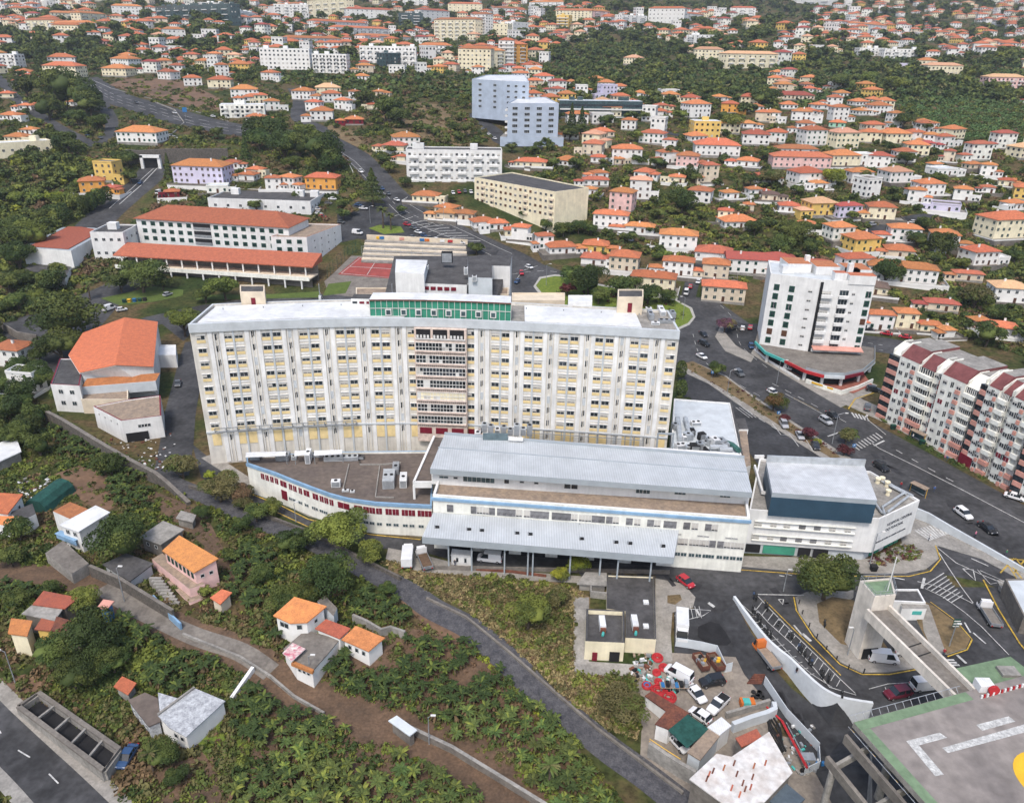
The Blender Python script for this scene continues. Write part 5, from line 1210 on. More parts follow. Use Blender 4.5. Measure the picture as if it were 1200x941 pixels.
for v in (a, b): mb.box(v.x - .8, v.x + .8, v.y - 3, v.y - 1.2, v.z - 1, v.z + 6.6, M_white)
mb.box(a.x - .8, b.x + .8, a.y - 3.0, a.y - 1.2, a.z + 5.3, a.z + 6.8, M_white); o = mb.build('tunnel_mouth'); tag(o, 'white framed tunnel mouth of the lower highway under the stone wall', 'tunnel mouth')
wall_thing('field_wall', 'long white wall edging the brown field along the highway', [(180, 120), (205, 130), (216, 145), (200, 160), (182, 172)], .5, .8, M_conc)
# bleachers behind the red court
bl_ = thing('bleachers', 'pale concrete spectator steps behind the red sports court', 'bleachers', P(480, 300))
mb = MB()
for k in range(9): mb.ribbon([P(424 + k * .5, 307 - k * 2.9), P(549 - k * .4, 312 - k * 2.9)], 2.4, .75, M_beige if k % 2 else M_conc)
mb.build('steps', bl_); c0_, c1_ = P(430, 281), P(548, 287); mb = MB(); mb.ribbon([c0_ - Vector((0, 0, 1)), c1_ - Vector((0, 0, 1))], .4, 3.4, M_beige); mb.build('back_wall', bl_)
for t, m in ((.12, M_gold), (.15, M_blue), (.35, M_salmon), (.55, M_blue), (.60, M_orangep), (.75, M_white), (.83, M_red)):
    c = lerp(c0_, c1_, t); mb = MB(); mb.box(c.x - 1.1, c.x + 1.1, c.y - .45, c.y - .3, c.z + .7, c.z + 1.9, m); mb.build('mural_patch', bl_)
def fence(name, label, px, h, m, step=3.0, rails=2):
    pts = smooth([P(*p) for p in px], 3); r = thing(name, label, 'fence', pts[0]); L = 0; mb = MB(); last = None
    for k in range(rails):
        mb.tube([p + Vector((0, 0, h * (k + 1) / rails)) for p in pts], .04, m, 4)
    mb.build('rail', r, kind='stuff' if rails > 1 else None); d = 0
    for p, q_ in zip(pts, pts[1:]):
        l = (q_ - p).length; n_ = max(1, int(l / step))
        for i in range(n_):
            c = lerp(p, q_, i / n_); mb = MB(); mb.box(c.x - .05, c.x + .05, c.y - .05, c.y + .05, c.z - .2, c.z + h, m); mb.build('post', r)
    return r
fence('court_fence', 'tall green mesh fence round the red sports court', [(384, 326), (408, 302), (420, 296)], 5, M_netg, 3, 4)
fence('court_fence', 'tall steel fence between red court and the spectator steps', [(424, 299), (470, 302), (545, 308)], 4, M_steel, 4, 3)

# ------------------------------------------------------------ houses
HOUSES = []; MASKS = []     # MASKS: (x, y, r) in metres kept free of trees
WCOL = {'w': (M_white2, 'white'), 'c': (M_cream, 'cream'), 'y': (M_yellow, 'yellow'), 'p': (M_pink, 'pink'), 'b': (M_beige, 'beige'), 'o': (M_orangew, 'ochre orange'),
        'l': (M_lilac, 'pale lilac'), 'g': (M_green, 'mint green'), 'r': (M_redw, 'dark red'), 'm': (M_marsh, 'off-white')}
RCOL = {'o': ('orange', 'orange tiled'), 't': ('terracotta', 'terracotta'), 'p': ('pale', 'pale tiled'), 'r': ('red', 'red tiled'), 'n': ('brown', 'dark brown'), 'f': (None, 'flat')}
def local_house(w, d, st, wall, roof, seed, hip=1.0, near=True, wing=None, terrace=False):
    """geometry of one house in local coordinates, split into named meshes"""
    r = random.Random(seed); H = st * 3.0 + .3; out = []
    mw = MB(); mw.box(-w / 2, w / 2, -d / 2, d / 2, -4, H, wall)
    mw.box(-w / 2 - .06, w / 2 + .06, -d / 2 - .06, d / 2 + .06, -4, .35, M_conc)
    q = MB(); rh = min(w, d) * .21
    if roof: hip_mb(q, w, d, H, rh, .55, TILE[roof], hip)
    else:
        q.box(-w / 2 - .1, w / 2 + .1, -d / 2 - .1, d / 2 + .1, H, H + .15, M_hgrey if seed % 2 else M_concd)
        q.ribbon([(-w / 2, -d / 2, H + .1), (w / 2, -d / 2, H + .1), (w / 2, d / 2, H + .1), (-w / 2, d / 2, H + .1), (-w / 2, -d / 2, H + .1)], .25, .7, wall)
    fits = []
    sty = r.choice(('shutter_green', 'plain', 'shutter_brown', 'plain', 'closed_green'))
    for j in range(st):
        z = 1.75 + 3.0 * j
        for (L, ang, off) in ((w, 0, -d / 2), (d, math.pi / 2, -w / 2), (w, math.pi, -d / 2), (d, -math.pi / 2, -w / 2)):
            n_ = max(1, int(L / 3.0))
            for i in range(n_):
                if r.random() < .12: continue
                x = -L / 2 + L * (i + .5) / n_; p = Matrix.Rotation(ang, 4, 'Z') @ Vector((x, off - .03, z))
                if j == 0 and i == n_ // 2 and ang == 0: fits.append(('door', None, p, ang))
                else: fits.append(('window', sty, p, ang))
    wg = MB()
    if wing:
        ww_, wd, side = wing; wh = 3.1 if st > 1 else 2.6; x0 = side * (w / 2 + ww_ / 2 - .3)
        wg.box(x0 - ww_ / 2, x0 + ww_ / 2, -d / 2 - .8, -d / 2 - .8 + wd, -4, wh, wall)
        q2 = MB()
        if roof and not terrace:
            hip_mb(q2, ww_, wd, wh, min(ww_, wd) * .2, .4, TILE[roof], 1.0); wg.add([(x + x0, y - d / 2 - .8 + wd / 2, z) for x, y, z in q2.v], q2.f, TILE[roof])
        else: wg.ribbon([(x0 - ww_ / 2, -d / 2 - .8, wh - .02), (x0 + ww_ / 2, -d / 2 - .8, wh - .02), (x0 + ww_ / 2, -d / 2 - .8 + wd, wh - .02)], .2, .8, wall)
        for i in range(2):
            x = x0 - ww_ / 2 + ww_ * (i + .5) / 2; wg.box(x - .5, x + .5, -d / 2 - .86, -d / 2 - .7, .9, 2.1, M_glass)
    ch = MB(); cx, cy = r.uniform(-w * .25, w * .25), r.uniform(-d * .2, d * .2); ch.box(cx - .35, cx + .35, cy - .3, cy + .3, H, H + rh + .7, wall if wall in (M_white2,) else M_white, None, M_bitum)
    return mw, q, wg, ch, fits, H + rh
DOOR_ME = None
def door_mesh():
    global DOOR_ME
    if DOOR_ME is None:
        q = MB(); q.box(-.55, .55, -.04, .1, -1.6, .6, M_door); q.box(-.65, .65, -.08, .08, .6, .75, M_frame); DOOR_ME = q.mesh('door')
    return DOOR_ME
HSEED = [100]
def house(px, py, wpx, wc='w', rc='o', st=2, asp=.75, yaw=None, hip=1.0, wing=None, base=None, label=None, small=None):
    HSEED[0] += 1; r = random.Random(HSEED[0]); h = st * 3 + 1.0
    C = P(px, py, h); s = PR(C)[2]; yaw = r.choice((-24, -16, -10, 8, 14, 22)) if yaw is None else yaw; a = R(yaw)
    w = wpx / s / (abs(math.cos(a)) + asp * abs(math.sin(a))) - 1.0; w = max(5, w); d = max(5, w * asp)
    if w > 14 and asp > .7: d = min(d, 11 + .2 * w)
    base = C.z - h
    if wing is None and r.random() < .75 and w < 16: wing = (w * r.uniform(.35, .6), d * r.uniform(.5, .8), r.choice((-1, 1)))
    near = (s > 1.95) if small is None else not small
    wall, wn = WCOL[wc]; rk, rn = RCOL[rc]
    mw, q, wg, ch, fits, top = local_house(w, d, st, wall, rk, HSEED[0], hip, near, wing, r.random() < .4)
    loc = Vector((C.x, C.y, base)); desc = '%s %s %s roofed house' % (wn, {1: 'one storey', 2: 'two storey', 3: 'three storey', 4: 'four storey'}[st], rn.split()[0])
    MASKS.append((C.x, C.y, max(w, d) * .62 + 1.5 + (wing[0] * .4 if wing else 0)))
    if near:
        o = thing('house', label or desc, 'house', loc, a)
        link('wall', mw.mesh('wall'), o); rf = link('roof', q.mesh('roof'), o)
        if rk: link('chimney', ch.mesh('chimney'), rf)
        if wg.v: link('side_wing', wg.mesh('side_wing'), o)
        if r.random() < .75:
            q3 = MB(); ex = [r.uniform(1.5, 5), r.uniform(1.5, 5), r.uniform(2, 4.5)]; x0, x1, y0 = -w / 2 - ex[0], w / 2 + ex[1], -d / 2 - ex[2]; zt = r.uniform(-.1, .25); mc = r.choice((M_conc, M_pave, M_concd, M_tanroof, M_pave))
            q3.box(x0, x1, y0, d / 2, -5, zt, M_concd if r.random() < .5 else M_white2, None, mc); q3.ribbon([(x0, d / 2, zt), (x0, y0, zt), (x1, y0, zt), (x1, d / 2, zt)], .2, r.uniform(.5, 1.1), M_white2 if r.random() < .6 else M_concd); link('yard', q3.mesh('yard'), o)
        for nm, sty, p, an_ in fits:
            wd_ = PR((C.x, C.y, C.z))
            nrm = Vector((math.sin(an_ + a), -math.cos(an_ + a), 0))
            if nrm.dot(Vector((-C.x, -C.y, 0)).normalized()) < -.35: continue
            link(nm, door_mesh() if nm == 'door' else win(1.15 if sty != 'plain' else 1.2, 1.35, sty), o, loc=p, rz=an_)
    else:
        for nm, sty, p, an_ in fits:
            Mx = Matrix.Translation(p) @ Matrix.Rotation(an_, 4, 'Z'); m_ = M_shut if (sty or '').endswith('green') else (M_door if nm == 'door' else M_glass)
            hh, hw = (1.1, .6) if nm == 'door' else (.65, .62)
            mw.add([tuple(Mx @ Vector(v)) for v in ((-hw, -.05, -hh), (hw, -.05, -hh), (hw, -.05, hh), (-hw, -.05, hh))], [(0, 1, 2, 3)], m_)
        for t in ((q, ch, wg) if rk else (q, wg)):
            o_ = len(mw.v); mw.v += t.v; ks = [mw.mi(x) for x in t.mats]
            for f, k in zip(t.f, t.m): mw.f.append(tuple(i + o_ for i in f)); mw.m.append(ks[k])
        o = link('house', mw.mesh('house'), loc=loc, rz=a); tag(o, label or desc, 'house')
    HOUSES.append([o, label or desc, label is not None, px, py, w]); return o
LIST = '''637,88,26,w,o,2;655,94,20,w,o,2;712,99,25,l,f,3;743,67,26,c,p,2;775,122,20,c,t,1;816,120,36,w,o,3;856,120,24,o,o,2;895,130,22,b,o,2;886,155,36,w,t,2;840,167,56,w,o,2,.6,-6;
738,139,22,w,o,2;706,152,29,b,o,1;766,154,36,w,t,2,.6;696,166,30,b,t,2,.9;735,172,38,w,o,2,.6,-4;782,176,28,w,t,2;807,180,32,p,t,2;623,187,40,c,o,1,.5,-8;702,182,22,w,o,1;725,184,17,b,o,1;877,186,32,w,o,1;
702,200,24,w,o,1;698,208,32,w,t,1,.5,0;752,208,30,w,p,3;794,205,24,c,o,1;832,191,24,b,t,3;731,222,36,p,o,3;692,219,20,w,o,1;855,223,24,w,o,1;884,219,22,w,t,1;878,237,14,b,o,1;
925,110,56,b,r,1,.35,-2;984,124,23,w,o,3;1030,122,28,w,o,2;1010,128,26,w,o,1;1050,131,20,w,o,3;905,130,26,w,o,2;940,129,28,w,t,2;982,142,24,g,o,1;911,153,30,w,o,2;953,150,34,w,t,3;989,153,37,c,p,3;
1021,153,30,c,o,2;1048,154,37,c,o,2;1072,153,25,w,o,2;1092,156,22,w,o,2;1107,158,24,w,o,2;1086,166,22,w,r,1;1114,175,17,b,r,2;933,172,50,w,t,1,.4,-3;938,181,70,p,t,2,.35,-3;987,179,40,c,o,2;1010,179,24,w,f,2;1031,180,30,w,t,2;
945,199,42,w,o,2,.8,16;959,212,23,w,o,1;1050,198,37,w,p,2,.8,14;1096,190,20,w,o,1;1089,212,35,w,o,2;1076,220,25,w,o,2;1104,196,34,w,f,1;1160,191,22,w,o,2;1140,190,22,b,o,1;1180,209,22,c,o,1;1130,219,26,w,o,2;1158,217,20,w,t,1;
1193,209,18,w,o,1;1188,235,30,w,o,1;961,234,39,y,p,2,.8,12;925,238,28,w,o,1;994,238,36,l,r,2,.5;1033,239,36,c,o,2;903,225,24,b,n,1;1109,237,40,l,f,1;
717,248,46,w,o,2,.5,-14;750,262,40,w,o,1,.5,-14;796,271,50,w,o,2,.6,-12;864,255,46,w,o,1,.7,8;851,244,22,c,o,2;611,263,26,w,o,2;638,273,25,w,t,2;657,285,40,w,o,1,.7,14;699,283,36,y,o,1,.8,-12;698,298,38,w,t,1,.8,-14;
733,296,42,b,o,2,.8,-14;767,320,58,c,o,2,.5,-15;796,302,42,w,o,2,.6,-14;837,291,50,w,t,1,.7,-16;840,305,38,b,o,2,.8,-14;849,331,56,b,o,2,.5,-12;880,299,62,w,r,2,.5,-8,0;
946,259,23,w,o,1;984,262,36,m,o,2,.8,14;1010,275,44,y,o,2,.8,16;1003,298,44,w,o,2,.6,12;1061,264,40,w,o,2,.6,-10;1054,289,38,b,o,1,.8,-14;1108,271,38,w,o,2,.8,-16;1149,290,42,w,o,2,.8,14;1058,309,82,w,o,2,.35,-16;
992,327,28,w,o,1,.8,-18;1022,331,44,c,n,1,.7,-18;1180,252,64,c,o,3,.6,14;1135,317,36,b,t,1,.4,-12;1183,332,44,w,p,2,.8,-10;1104,351,42,b,r,1,.5,-14;1033,364,34,w,o,2,.6,-8;1063,362,30,c,o,2,.8,-8;1090,376,28,c,o,1,.7,-8;1109,382,20,w,o,1;
1170,378,48,w,o,1,.6,-16;1148,371,24,p,o,1;958,306,42,w,r,1,.6,-8;912,300,46,w,r,1,.8,-4;906,312,30,c,t,1;
14,133,28,w,o,1;36,150,22,w,o,1;22,158,30,c,o,1;35,88,26,w,t,2;72,66,36,w,o,2;75,76,46,c,o,3,.5,-8;147,68,36,w,o,2;139,79,36,c,o,2;197,83,26,w,t,2;225,90,26,w,o,2;258,92,30,c,o,2;281,74,26,y,o,2;259,75,20,w,o,3;286,103,36,w,o,2;
296,112,28,w,o,1;166,152,52,w,o,2,.6,-4;125,188,30,y,f,3;107,209,35,o,o,2;131,217,22,o,t,1;237,191,66,l,o,3,.5,-6;201,222,22,r,o,1,.8,20;255,216,30,m,f,1;291,202,25,w,o,1;
317,84,24,w,o,2;318,117,22,w,o,2;305,110,20,c,o,2;356,105,28,w,o,2;384,101,34,c,p,2;388,108,27,w,o,2;368,118,22,w,o,2;402,116,23,w,o,2;377,128,30,w,o,2;415,106,16,w,t,2;445,106,18,b,o,1;424,88,20,w,o,1;415,138,25,r,o,1;436,121,17,c,o,1;
475,158,38,w,o,2;463,168,32,c,t,1;340,205,28,w,o,2;320,206,22,w,t,2;378,205,40,o,o,2,.6,-4;500,226,35,c,o,1,.7,-10;524,240,32,b,o,1;471,181,16,c,o,1;524,246,30,b,o,1,.8,-14;545,247,28,b,t,1;565,256,34,w,o,1;582,258,30,w,o,1,.8,16;600,266,22,c,o,1;610,187,18,w,o,1;
98,117,22,w,t,1;8,108,20,c,o,1;60,100,18,w,o,1;48,120,20,b,o,1;300,135,26,w,o,1;272,188,22,w,t,1;300,196,24,c,o,1'''
for row in LIST.replace('\n', '').split(';'):
    v = row.split(','); v += [''] * (9 - len(v))
    house(float(v[0]), float(v[1]), float(v[2]), v[3], v[4], int(v[5]), float(v[6] or .75), float(v[7]) if v[7] else None, float(v[8]) if v[8] else 1.0)
# large villas and public buildings with their own shapes
PB = pblock
PB('apartment_block', 'yellow flat roofed palace like villa beside the upper village street', 'villa', (812, 163), (843, 163), 142, 12, M_yellow, M_metalw, 5, ['shutter_brown', 'plain'], 3, roof='flat')
PB('terraced_block', 'long cream terrace beside the west lane bend', 'apartment block', (0, 187), (62, 176), 168, 12, M_cream, M_metalw, 6, ['plain'], 1)
far = '''48,38,34,25,c,t,4,8;78,24,34,14,c,t,3,8;79,40,44,28,w,o,4,10;112,32,30,14,c,o,5,6;78,44,30,28,c,o,3,8;335,82,58,57,w,f,5,12;387,86,40,64,w,f,5,10;455,76,66,57,w,f,4,16;461,79,18,62,n,f,4,4;342,22,40,4,w,f,5,9;
384,20,46,3,c,t,4,10;400,34,62,24,w,o,3,14;425,42,62,32,w,o,3,14;370,54,62,44,w,o,3,14;433,22,54,8,w,t,4,10;455,52,54,40,w,o,3,12;482,32,28,15,n,f,5,5;510,28,34,11,w,t,5,6;533,48,48,22,c,t,6,12;561,44,16,17,w,t,8,3;
556,82,38,58,c,o,5,8;575,80,34,58,c,o,5,6;593,78,18,48,w,o,7,3;583,42,24,28,c,f,3,5;510,64,38,54,w,o,3,8;607,78,22,52,o,o,6,4;672,26,42,12,c,t,6,10;659,32,14,18,y,f,4,2;743,28,30,16,w,f,4,6;780,27,42,12,w,o,4,9;809,25,30,16,w,o,3,6;
817,52,27,42,w,f,4,5;830,70,34,58,c,p,3,8;880,80,60,62,c,p,3,10;998,36,26,26,w,o,3,6;1020,38,36,29,w,o,3,8;1022,66,32,56,w,f,3,7;1055,68,40,56,w,f,3,9;1106,88,42,76,c,p,2,9;1178,104,44,90,p,p,3,9;1065,80,24,75,l,f,1,4;1086,80,22,71,c,o,2,5;
228,26,88,12,n,f,4,16;285,24,30,10,w,f,4,7;150,18,36,6,w,o,3,8;10,80,20,64,w,f,4,4;260,10,50,3,w,f,3,9;330,20,30,8,w,t,3,6;600,18,36,8,w,t,3,8;640,10,40,2,w,o,3,8;545,14,40,4,c,o,3,8;490,8,36,0,w,o,3,8;960,6,62,0,w,f,2,9;
610,40,18,25,w,f,3,4;285,138,52,122,m,f,3,9;500,20,36,12,w,o,3,7;40,10,30,2,w,f,4,6;700,20,30,11,p,o,3,6;870,18,30,10,w,o,3,6;205,44,26,34,w,t,2,5'''
FARD = {'n': (M_glass2, 'dark grey'), **WCOL}
BLOCKS = []
for row in far.replace('\n', '').split(';'):
    cx, by, w, ty, wc, rc, rows, nw = row.split(','); cx, by, w, ty = map(float, (cx, by, w, ty)); HSEED[0] += 1
    tl = random.Random(HSEED[0]).uniform(-.05, .05) * w
    wm, wn = FARD[wc]; rk, rn = RCOL[rc]
    o = PB('apartment_block', '', 'apartment block', (cx - w / 2, by + tl), (cx + w / 2, by - tl), ty + tl, 13, wm, M_hgrey if HSEED[0] % 2 else M_metalw, int(nw), ['plain', 'half'], int(rows), 1.6, 1.5, roof=rk or 'flat', bal=int(nw) // 2 if HSEED[0] % 3 else 0)
    l_ = o.location; MASKS.append((l_[0], l_[1], w / PR(l_)[2] * .55 + 3))
    BLOCKS.append([o, '%s %s storey %s roofed flats' % (wn.split()[0], {1: 'one', 2: 'two', 3: 'three', 4: 'four', 5: 'five', 6: 'six', 7: 'seven', 8: 'eight'}[int(rows)], rn.split()[0]), False, cx, by - 6, w])

# ------------------------------------------------------------ buildings and structures of the near slope and the entrance yard
def roofed(name, label, cat, pts, mw, mr, over=.35, z0=None, wins=(), thick=.22, root=None, part=None):
    """pts: (px, py, z) roof corners seen in the photograph; walls stand inside the roof edge"""
    W = [HZ(*p) for p in pts]; c = sum(W, Vector()) / len(W); zg = gt(c.x, c.y); r = root or thing(name, label, cat, (c.x, c.y, zg)); z0 = zg - 2.5 if z0 is None else z0
    a = sum(W[i].x * W[(i + 1) % len(W)].y - W[(i + 1) % len(W)].x * W[i].y for i in range(len(W)))
    if a < 0: W.reverse()
    NOVEG.append([(v.x, v.y) for v in W]); inn = inset([(v.x, v.y) for v in W], over); n = len(W)
    mb = MB(); vs = [(p[0], p[1], z0) for p in inn] + [(inn[i][0], inn[i][1], W[i].z - thick - .01) for i in range(n)]
    mb.add(vs, [(i, (i + 1) % n, n + (i + 1) % n, n + i) for i in range(n)], mw); mb.build('wall', r)
    mb = MB(); vs = [tuple(v - Vector((0, 0, thick))) for v in W] + [tuple(v) for v in W]
    mb.add(vs, [(i, (i + 1) % n, n + (i + 1) % n, n + i) for i in range(n)] + [tuple(range(n - 1, -1, -1)), tuple(range(n, 2 * n))], mr); mb.build('roof', r)
    f = Fit(r)
    for e, k, dz, w, h, st in wins:
        e = (n - 2 - e) % n if a < 0 else e
        p, q = inn[e], inn[(e + 1) % n]; z = min(W[e].z, W[(e + 1) % n].z) - dz
        if st == 'door': aa, bb, u, an_ = edge_frame(p, q); t = aa + (bb - aa) * k + Vector((u.y, -u.x, 0)) * .04; t.z = z; f.put('door', door_mesh(), t, an_)
        else: grid_wins(f, p, q, [z], k, w, h, st, .4)
    f.done(); return r
def sub(root, name, pts, z0, m, mt=None):
    W = [HZ(*p) for p in pts]; NOVEG.append([(v.x, v.y) for v in W]); mb = MB(); mb.prism([(v.x, v.y) for v in W], z0, [v.z for v in W], m, mt); return mb.build(name, root)
R_ = roofed
r = R_('house', 'pink gabled cottage with long orange roof and terrace on the near slope', 'house', [(190, 645, 5.2), (227, 671, 5.2), (256, 654, 6.4), (210, 627, 6.4)], M_pink, TILE['bright'], wins=((0, 7, 1.5, .8, 1.3, 'closed_green'), (1, 2, 1.6, .8, .8, 'plain')))
sub(r, 'terrace', [(178, 655, 2.2), (222, 690, 2.2), (240, 684, 2.2), (190, 648, 2.2)], -3, M_pink, M_tanroof)
sub(r, 'lower_wall', [(186, 672, .2), (222, 706, .2), (238, 700, .2), (200, 668, .2)], -3, M_pink, M_tanroof)
mb = MB()
for i in range(9): a = P(184 + i * 2.4, 686 + i * 2.6); mb.box(a.x - 1.2, a.x + 1.2, a.y - .3, a.y + .3, a.z - 1, a.z + 1.9 - i * .2, M_conc)
mb.build('steps', r)
r = R_('house', 'white and blue cottage with plain white sheet roof on the near slope', 'house', [(69, 615, 5.5), (92, 623, 5.5), (129, 600, 5.8), (112, 592, 5.8)], M_white, M_metalw, wins=((0, 2, 1.4, 1.1, 1.1, 'plain'),))
sub(r, 'rear_roof', [(62, 599, 5.2), (84, 609, 5.4), (105, 597, 5.4), (82, 588, 5.2)], 0, M_white, TILE['terracotta']); sub(r, 'terrace', [(53, 648, 2.6), (84, 672, 2.6), (104, 660, 2.6), (74, 633, 2.6)], -1, M_conc, M_concd)
a, b = HZ(69, 620, 3.2), HZ(92, 629, 3.2); mb = MB(); mb.ribbon([(a.x, a.y - .6, 2.8), (b.x, b.y - .6, 2.8)], 1.4, .15, M_bluetrim); mb.ribbon([(a.x, a.y - 1.2, 1.8), (b.x, b.y - 1.2, 1.8)], .15, .9, M_bluetrim); mb.build('balcony', r)
r = R_('house', 'white cottage with two small orange gables at the western edge', 'house', [(-20, 576, 5), (27, 579, 5), (9, 602, 4.4), (-25, 598, 4.4)], M_white, TILE['bright'], wins=((1, 2, 1.6, .9, 1, 'plain'),))
sub(r, 'porch_roof', [(-12, 604, 3.5), (22, 605, 3.5), (8, 616, 3.1), (-14, 613, 3.1)], 0, M_white, TILE['bright']); sub(r, 'side_roof', [(12, 600, 3.6), (38, 590, 3.6), (42, 602, 3.4), (22, 612, 3.4)], 0, M_white, M_bitum)
mb = MB(); a, b = P(42, 600), P(76, 574)
u_ = (b - a).normalized(); sd_ = Vector((u_.y, -u_.x, 0)); vs = []
for p in (a, b):
    for k in range(7): t = math.pi * k / 6; vs.append(p + sd_ * 3 * math.cos(t) + Vector((0, 0, 3.2 * math.sin(t))))
mb.add(vs, [(k, k + 1, 8 + k, 7 + k) for k in range(6)] + [tuple(range(6, -1, -1)), tuple(range(7, 14))], M_netg); tag(mb.build('shade_tunnel'), 'dark green net tunnel between the western cottage and the white roofed cottage', 'shade tunnel')
R_('shed', 'long pale sheet roofed shed with rust stains above the pink cottage', 'shed', [(163, 629, 3.6), (188, 638, 3.6), (216, 620, 3.8), (191, 610, 3.8)], M_concd, M_conc, wins=((0, 2, 1.4, .8, .9, 'plain'),))
R_('shed', 'low shed with dark asphalt roof and pale blue wall beside the pink cottage', 'shed', [(120, 661, 2.4), (152, 681, 2.4), (180, 660, 2.6), (148, 648, 2.6)], M_hgrey, M_bitum, wins=((0, 3, 1.2, .7, .7, 'plain'),))
R_('shed', 'low rust and orange roofed shed east of the pink cottage', 'shed', [(246, 700, 2.2), (258, 708, 2.2), (272, 694, 2.6), (260, 690, 2.6)], M_beige, TILE['orange'])
R_('shed', 'shed with faded red sheet roof at the top of the shanty cluster', 'shed', [(38, 708, 3.6), (76, 713, 3.2), (92, 700, 3.6), (51, 692, 4.0)], M_concd, TILE['red'])
R_('shed', 'shed with pale grey corrugated sheet roof in the shanty cluster', 'shed', [(25, 719, 3.0), (64, 727, 2.8), (74, 713, 3.0), (37, 709, 3.3)], M_concd, M_conc)
R_('shed', 'small cream shack with bright orange roof in the shanty cluster', 'shed', [(9, 742, 2.6), (32, 745, 2.6), (38, 727, 3.2), (13, 724, 3.2)], M_cream, TILE['bright'])
R_('shed', 'lowest shack with rusty pink sheet roof in the shanty cluster', 'shed', [(60, 739, 2.4), (93, 742, 2.4), (94, 730, 2.8), (66, 722, 3.0)], M_beige, M_rust)
R_('shed', 'narrow maroon roofed shack between orange shack and rusty shack', 'shed', [(40, 737, 2.3), (59, 739, 2.3), (66, 726, 2.7), (50, 722, 2.9)], M_yellow, TILE['red'])
R_('shed', 'small shed with pink roof and blue wall by the concrete lane', 'shed', [(114, 711, 2.6), (125, 714, 2.6), (134, 704, 2.9), (121, 702, 2.9)], M_blue, M_salmon)
r = R_('house', 'white house with bright orange hip roof above the brown lane', 'house', [(320, 721, 3.6), (340, 730, 3.4), (360, 729, 3.4), (383, 710, 3.8), (345, 699, 4.8)], M_white2, TILE['bright'], wins=((1, 1, 1.3, 1, 1.1, 'plain'), (0, 1, 1.4, 2.0, 1.2, 'plain'), (2, 1, 1.4, .8, .8, 'plain')))
sub(r, 'side_roof', [(372, 704, 2.6), (391, 722, 2.6), (395, 712, 2.6), (381, 698, 2.6)], -3, M_hgrey, M_concd)
r = R_('house', 'white flat roofed patio house with flowered awning by the lane gate', 'house', [(332, 760, .6), (345, 777, .6), (366, 786, .6), (383, 767, .6), (398, 749, .6), (358, 738, .6)], M_white2, M_concd, .15, wins=((1, 3, 1.3, .7, .7, 'plain'),))
a = [HZ(*p) for p in ((331, 765, 1.6), (343, 753, 1.6), (358, 760, 1.6), (342, 775, 1.6))]; mb = MB(); mb.prism([(v.x, v.y) for v in a], 1.5, 1.62, M_white, mat('flowered_cloth', (.7, .68, .62), .8, .2, 1.2, col2=(.5, .10, .16), scale2=3)); mb.build('awning', r)
sub(r, 'eave', [(341, 777, .9), (366, 787, .9), (368, 784, .9), (344, 774, .9)], .3, TILE['bright'])
R_('outhouse', 'outhouse with old terracotta roof behind the white orange roofed house', 'outhouse', [(369, 736, 1.6), (398, 748, 1.6), (411, 736, 2.0), (382, 725, 2.0)], M_white2, TILE['terracotta'])
R_('outhouse', 'white outhouse with patched orange roof nearest the main banana grove', 'outhouse', [(400, 749, 1.2), (432, 763, 1.2), (451, 747, 1.6), (417, 733, 1.9)], M_white2, TILE['orange'], wins=((0, 3, 1.4, .8, 1.0, 'plain'),))
wall_thing('garden_wall', 'rough whitewashed wall above the patched orange outhouse', [(414, 728), (430, 735), (447, 745), (458, 742), (475, 748)], .5, 1.7, M_conc)
M_wash = mat('whitewashed_roof', (.50, .52, .54), .9, .2, 1.3, col2=(.27, .28, .30), scale2=4)
r = R_('house', 'old house with streaked whitewashed roof beside the bright grass plot', 'house', [(185, 838, -.7), (198, 852, -1.2), (218, 863, -1.2), (264, 821, -1.2), (228, 806, -.7)], M_white2, M_wash, .2, wins=((1, 2, 1.4, .9, 1, 'plain'),))
sub(r, 'lean_to', [(185, 811, -1.2), (187, 832, -1.2), (197, 836, -1.0), (212, 819, -1.0)], -6, M_white2, M_wash)
mb = MB(); mb.ribbon([HZ(185, 838, -.7), HZ(228, 806, -.7)], .35, .3, M_conc); mb.build('roof_ridge', r)
R_('outhouse', 'roofless looking brown flat roofed outhouse beside the whitewashed house', 'outhouse', [(150, 820, -1.8), (174, 851, -1.8), (188, 845, -1.6), (185, 818, -1.6), (170, 811, -1.6)], M_wash, M_brownroof, .15, wins=((0, 3, 1.3, .7, .8, 'plain'),))
R_('outhouse', 'tiny outhouse with mottled orange roof above the brown flat roofed outhouse', 'outhouse', [(133, 804, -1.6), (150, 814, -1.6), (160, 800, -1.3), (143, 792, -1.3)], M_conc, TILE['orange'])
R_('shed', 'shed with long white sheet roof at the western edge above the soil plot', 'shed', [(-14, 523, 2.6), (-14, 547, 2.6), (25, 529, 2.8), (19, 512, 2.8)], M_conc, M_metalw)
R_('shed', 'small lean-to with blue grey sheet roof over the brown lane', 'shed', [(455, 844, -2), (480, 862, -2), (489, 855, -1.7), (465, 838, -1.7)], M_concd, M_hgrey)
R_('shed', 'concrete pump house with tan roof beside the basalt track', 'shed', [(206, 607, 2.2), (226, 612, 2.2), (230, 603, 2.2), (212, 598, 2.2)], M_conc, M_conc)
for a_ in ((14, 402, 44, 'w', 't', 2, .8, -10), (28, 432, 40, 'w', 'f', 2, .6, -8), (30, 122, 18, 'w', 'o', 1, .8, 10)): house(*a_)
